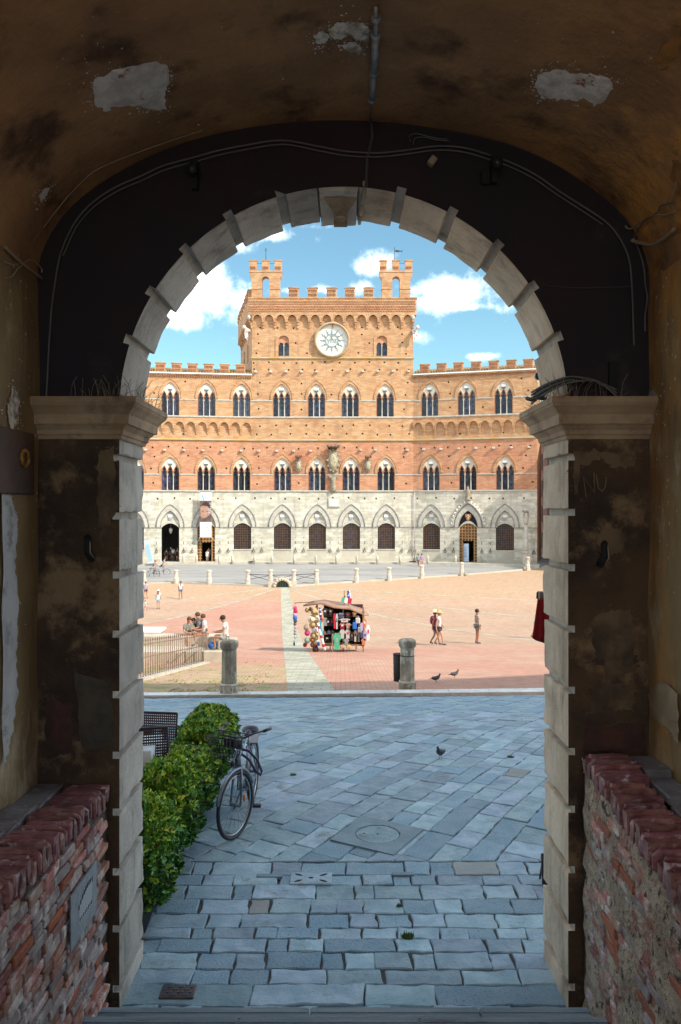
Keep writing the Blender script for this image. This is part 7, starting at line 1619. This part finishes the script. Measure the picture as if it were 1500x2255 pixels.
p = G(1194, 1949); MN = empty('menu_stand', (p.x + .14, p.y, 0)); tag(MN, 'low black stand just showing beside the foot of the right jamb', 'stand'); b = MB(); b.box(-.14, .14, -.01, .01, 0, .27, Matrix.Rotation(radians(-8), 4, 'X')); b.build('panel', bk, MN); b = MB(); b.tube([(-.13, 0, .26), (-.13, .12, 0)], .01, 5); b.tube([(.13, 0, .26), (.13, .12, 0)], .01, 5); b.build('rear_leg', iron, MN)
# cables, pipe and lamps on the end wall and vault
cab = M('cable_grey', (0.14, 0.135, 0.13)); cabl = M('cable_beige', (0.34, 0.27, 0.19)); blk = M('fitting_black', (0.01, 0.01, 0.012)); cabd = M('cable_dim', (0.06, 0.055, 0.055))
def smooth(pts, n=4):
    out = []
    for i in range(len(pts) - 1):
        p0, p1, p2, p3 = Vector(pts[max(i - 1, 0)]), Vector(pts[i]), Vector(pts[i + 1]), Vector(pts[min(i + 2, len(pts) - 1)])
        for k in range(n): t = k / n; out.append(.5 * ((2 * p1) + (p2 - p0) * t + (2 * p0 - 5 * p1 + 4 * p2 - p3) * t * t + (3 * p1 - p0 - 3 * p2 + p3) * t ** 3))
    out.append(Vector(pts[-1])); return out
def cable(pts, r, label, mat, off=.02, vault=False, name='cable', cat='cable'):
    q = [vault_pt(x, y, off) if vault else P(x, y, YN - off) for x, y in smooth(pts)]
    q = [Vector((max(XWL + .004, min(XWR - .004, p.x)), min(p.y, YN - .004), p.z)) for p in q]
    b = MB(); b.tube(q, r, 5); o = b.build(name, mat); tag(o, label, cat); return o
main = [(102, 880), (112, 700), (122, 620), (135, 555), (165, 490), (205, 445), (255, 412), (310, 388), (360, 365), (430, 346), (480, 332), (540, 320), (620, 309), (700, 322), (760, 333), (830, 337), (900, 330), (960, 322), (1020, 325), (1080, 342), (1130, 360), (1180, 385), (1230, 420), (1280, 452), (1330, 485), (1362, 520), (1385, 570), (1392, 640), (1396, 760)]
cable(main, .006, 'grey cable looping over the arch along the dark end wall', cab)
cable([(x + (4 if x < 700 else -3), y + 9) for x, y in main[3:-4]], .005, 'thinner cable running just beneath the first over the arch', cab)
cable([(92, 500), (130, 450), (170, 405), (215, 368), (300, 333), (370, 308), (445, 283)], .003, 'thin pale wire curving along the left shoulder of the vault', cabl, .012, True, 'wire', 'wire')
cable([(0, 543), (28, 570), (60, 596), (90, 618)], .012, 'thick old cable sagging down the left side wall', cabl, .03, True)
cable([(0, 577), (25, 583), (50, 574), (62, 570), (80, 585), (90, 604)], .005, 'thin looped wire beneath the thick one on the left side wall', cabl, .025, True, 'wire', 'wire')
cable([(0, 611), (18, 608), (32, 590), (50, 580)], .004, 'lowest drooping wire on the left side wall', cabl, .025, True, 'wire', 'wire')
cable([(1499, 440), (1465, 447), (1458, 462), (1430, 480), (1405, 520), (1403, 560), (1420, 600), (1435, 650), (1428, 700), (1412, 740)], .005, 'dark wire hanging in a loop down the right corner', cab, .03, True, 'wire', 'wire')
cable([(1499, 460), (1475, 468), (1440, 470), (1405, 495), (1372, 504)], .005, 'pale wire crossing from the right wall to the end wall', cabl, .03, True, 'wire', 'wire')
cable([(1499, 500), (1475, 520), (1450, 534), (1425, 530), (1400, 524)], .014, 'thick beige hose bending along the right wall', cabl, .04, True, 'hose', 'hose')
cable([(1499, 395), (1492, 420), (1480, 440)], .005, 'short wire stub high on the right wall', cabl, .03, True, 'wire', 'wire')
cable([(1195, 628), (1260, 634), (1330, 633), (1392, 631)], .004, 'horizontal wire right of the arch', cabd, .012, False, 'wire', 'wire')
cable([(905, 312), (902, 300), (915, 294), (935, 298), (965, 305), (985, 306)], .003, 'loose loop of thin wires above the arch crown', cab, .03, False, 'wire', 'wire'); cable([(910, 318), (915, 304), (935, 302), (960, 308), (990, 310)], .003, 'second loose loop of wire above the arch crown', cab, .035, False, 'wire', 'wire')
PI_ = empty('vault_pipe', vault_pt(825, 100, .04)); tag(PI_, 'jointed zinc pipe running along the crown of the vault', 'pipe'); po = -PI_.location
zinc = M('zinc_pipe', (0.42, 0.46, 0.48), (0.26, 0.28, 0.29), 16, (0.5, 0.38, 0.2), 6, rough=.45, metal=.3, bump=.3, bsc=30)
for i, (a, c_, r) in enumerate((((828, 0), (829, 22), .012), ((829, 22), (829, 60), .016), ((829, 60), (824, 145), .022), ((824, 145), (820, 208), .02), ((819, 208), (814, 256), .008))):
    b = MB(); b.tube([vault_pt(*a, .04), vault_pt(*c_, .04)], r, 8); b.build('pipe_length', zinc if i < 4 else cab, PI_, po)
for a in ((829, 24), (828, 62), (824, 146), (820, 206)):
    v = vault_pt(*a, .04); b = MB(); b.tube([v - Vector((0, .012, 0)), v + Vector((0, .012, 0))], .027, 8); b.build('pipe_collar', zinc, PI_, po)
DP = empty('down_cable', P(806, 400, YN)); tag(DP, 'dark conduit dropping from the vault to the right side of the keystone', 'conduit'); do = -DP.location
b = MB(); b.tube([P(816, 262, YN - .02), P(820, 300, YN - .015), P(809, 350, YN - .015), P(806, 412, YN - .015)], .012, 6); b.build('conduit', cabd, DP, do)
zc = ZARC + RR - .05; xk = P(803, 400, YN).x
pp_ = [Vector((xk, YN - .015, zc + .08)), Vector((xk, YN + .03, zc + .035)), Vector((xk - .01, YN + .25, zc + .03)), Vector((xk - .015, YN + .45, zc + .03)), Vector((xk - .02, YF - .02, zc + .03))]
for a, c_ in zip(pp_, pp_[1:]): b = MB(); b.tube([a, c_], .014, 7); b.build('tube_length', M('tube_buff', (0.36, 0.31, 0.24)) if 'tube_buff' not in bpy.data.materials else bpy.data.materials['tube_buff'], DP, do)
def spot(px, py, label, s=1.0):
    v = P(px, py, YN - .06); r = empty('spotlight', v); tag(r, label, 'spotlight', 'black spotlights above the arch'); b = MB(); b.tube([(0, .03, .02), (0, -.05, -.03), (0, -.1, -.05)], [.025 * s, .035 * s, .038 * s], 8); b.build('lamp_head', blk, r); b = MB(); b.box(-.02, .02, .0, .055, -.14, .05); b.build('bracket', blk, r); b = MB(); b.lathe([(.03 * s, 0), (.03 * s, .004)], seg=10, M=Matrix.Translation((0, -.102, -.05)) @ Matrix.Rotation(pi / 2 + .2, 4, 'X')); b.build('lens', M('lens_dull', (0.03, 0.03, 0.035), rough=.2) if 'lens_dull' not in bpy.data.materials else bpy.data.materials['lens_dull'], r)
spot(428, 368, 'black spotlight left above the arch'); spot(1090, 355, 'black spotlight right above the arch')
b = MB(); b.cbox(-.03, .03, -.04, .0, -.045, .045, .004); o = b.build('junction_box', blk, None, P(1068, 395, YN)); tag(o, 'small black junction box under the right spotlight', 'junction box')
b = MB(); b.cbox(-.022, .022, -.05, .0, -.03, .03, .004, Matrix.Rotation(radians(38), 4, 'Y')); o = b.build('sensor_box', cabl, None, P(951, 359, YN)); tag(o, 'tilted cream sensor box on the dark wall above the arch', 'sensor')
b = MB(); b.box(-.03, .03, -.03, 0, -.08, .1); o = b.build('switch_box', blk, None, P(1349, 830, YN)); tag(o, 'upright black box at the right end of the dark wall', 'box')
v = P(1187, 828, YF + .12); r = empty('blue_lamp', v); tag(r, 'small blue lamp fixed to the outer face beside the arch spring', 'lamp'); b = MB(); b.tube([(0, -.03, .0), (0, .04, .0)], [.035, .028], 10); b.build('lamp_head', M('lamp_blue', (0.02, 0.08, 0.2), rough=.3), r); b = MB(); b.tube([(0, .03, .01), (.04, .02, .05), (.08, -.1, .07)], .008, 5); b.build('lamp_arm', iron, r)
for px, py, lean_, lab in ((199, 1206, .02, 'black iron bracket on the left pier'), (1325, 1218, -.02, 'curved black iron bracket with a bare edge on the right pier')):
    v = P(px, py, YN); r = empty('iron_bracket', v); tag(r, lab, 'bracket'); b = MB(); b.tube([(-lean_, 0, .07), (0, -.05, .05), (0, -.06, -.03), (lean_, -.02, -.08)], .022, 6); b.build('arm', blk, r); b = MB(); b.tube([(-lean_ + .02, -.01, .065), (.02, -.068, .04), (.024, -.075, -.03), (lean_ + .02, -.03, -.075)], .004, 5); b.build('edge_strip', cabl, r)
v0 = Vector((XWL, 4.95, 3.69)); r = empty('wall_cabinet', v0); tag(r, 'dark brown metal panel with a rusty oval ring on the left wall', 'panel'); b = MB(); b.cbox(.0, .035, -.4, .285, -.2, .2, .006); b.build('panel', M('panel_brown', (0.1, 0.045, 0.03), (0.06, 0.03, 0.022), 3, rough=.6, bump=.2), r)
b = MB(); b.tube([(.045, .1 + .055 * cos(2 * pi * i / 16), .03 + .05 * sin(2 * pi * i / 16)) for i in range(16)], .013, 7, closed=True); b.build('ring', M('ring_rust', (0.42, 0.2, 0.03), (0.08, 0.03, 0.015), 22, rough=.8, bump=.8, bsc=50), r)
# cable coil, dry stalks on the imposts
CO = empty('cable_coil', P(1240, 850, YN)); tag(CO, 'tangle of black cables lying on the right impost', 'cables'); co = -CO.location
for k in range(5):
    b = MB(); o_ = random.uniform(-.02, .02); pts = [(XC + 1.36, 5.75, 4.16 + .02 * k), (XC + 1.4, 5.5, 4.2 + .015 * k), (XC + 1.5, 5.32 + o_, 4.24 + .01 * k), (XC + 1.62, 5.3, 4.26 + o_), (XC + 1.72, 5.31, 4.235), (XC + 1.82, 5.3, 4.19 - .01 * k)]
    b.tube(smooth(pts), .008, 5); b.build('cable', blk if k % 2 else cab, CO, co)
b = MB(); b.tube([(XC + 1.36 + .07 * cos(t), 5.62 + .05 * sin(t), 4.17 + .01 * (t % 2)) for t in [i * .5 for i in range(26)]], .007, 5); b.build('cable', cab, CO, co)
stalk = M('dry_stalk', (0.3, 0.24, 0.16), (0.16, 0.11, 0.07), 20)
for sg, lab in ((-1, 'dry stalks and twigs growing along the top of the left impost'), (1, 'dry stalks and twigs growing along the top of the right impost')):
    random.seed(30 + sg); b = MB()
    for i in range(60):
        if i < 24: x, y = XC + sg * random.uniform(1.4, 1.85), YN - random.uniform(.02, .12)
        else: x, y = XC + sg * random.uniform(1.39, 1.5), random.uniform(YN - .1, YF + .12)
        h_ = random.uniform(.04, .16); dx_, dy_ = random.uniform(-.07, .07) - (sg * .03 if i >= 24 else 0), random.uniform(-.06, .06); b.tube([(x, y, 4.135), (x + dx_ * .3, y + dy_ * .3, 4.135 + h_ * .6), (x + dx_, y + dy_, 4.135 + h_)], .0018, 3, cap=False)
    tag(b.build('dry_grass', stalk), lab, 'dry grass', kind='stuff')
# weeds and litter in the joints
random.seed(77); wd_m = M('weed_green', (0.1, 0.16, 0.03)); 
def tuft(px, py, r, n, lab, nm='weed_tuft'):
    p = G(px, py, .0); b = MB()
    for i in range(n):
        a = random.uniform(0, 2 * pi); q = r * sqrt(random.random()); x, y = q * cos(a), q * sin(a) * .5; h_ = random.uniform(.015, .045); c = random.uniform(0, pi); e = .008
        b.add([(x - e * cos(c), y - e * sin(c), -.01), (x + e * cos(c), y + e * sin(c), -.01), (x + random.uniform(-.02, .02), y + random.uniform(-.02, .02), h_)], [(0, 1, 2)])
    tag(b.build(nm, wd_m, None, p), lab, 'weeds', kind='stuff')
tuft(898, 2064, .05, 160, 'low green weeds in a joint right of the drain slab'); tuft(880, 1998, .02, 50, 'tiny weed between setts above the larger tuft'); tuft(1125, 1668, .05, 60, 'weed on the far flagstones near the right jamb'); tuft(646, 1708, .04, 60, 'weed in a joint right of the bicycle')
b = MB()
for i in range(900):
    px = random.uniform(330, 640); py = 1534 - abs(random.gauss(0, 1)) * 38
    if py < 1440: continue
    p = G(px, py); s_ = random.uniform(.012, .035)
    if noise.noise(Vector((p.x * .9, p.y * .6, 2))) < -.02: continue
    for k in range(3): a = random.uniform(0, pi); ox, oy = random.uniform(-.08, .08), random.uniform(-.08, .08); b.add([(p.x + ox - s_ * cos(a), p.y + oy - s_ * sin(a), p.z), (p.x + ox + s_ * cos(a), p.y + oy + s_ * sin(a), p.z), (p.x + ox + random.uniform(-.02, .02), p.y + oy, p.z + s_ * .9)], [(0, 1, 2)])
tag(b.build('plaza_grass', M('plaza_grass_green', (0.24, 0.27, 0.08), (0.34, 0.31, 0.12), 3)), 'thin grass growing between bricks left of the gutter strip', 'grass', kind='stuff')
b = MB()
for px, py in ((855, 1794), (1075, 1806), (636, 2012), (616, 1990), (806, 1992), (802, 1932), (401, 2061), (502, 2187), (540, 1860), (612, 1819), (664, 1795), (1086, 2188), (760, 1716), (950, 1610), (700, 1660)):
    p = G(px, py, .012); a = random.uniform(0, pi); s_ = .018; b.add([p + Vector((s_ * cos(a), s_ * sin(a), 0)), p + Vector((-s_ * .4 * sin(a), s_ * .4 * cos(a), .006)), p + Vector((-s_ * cos(a), -s_ * sin(a), 0)), p + Vector((s_ * .4 * sin(a), -s_ * .4 * cos(a), .004))], [(0, 1, 2, 3)])
tag(b.build('fallen_leaves', M('dry_leaf', (0.5, 0.42, 0.22))), 'scattered dry leaves and scraps on the paving', 'leaves', kind='stuff')
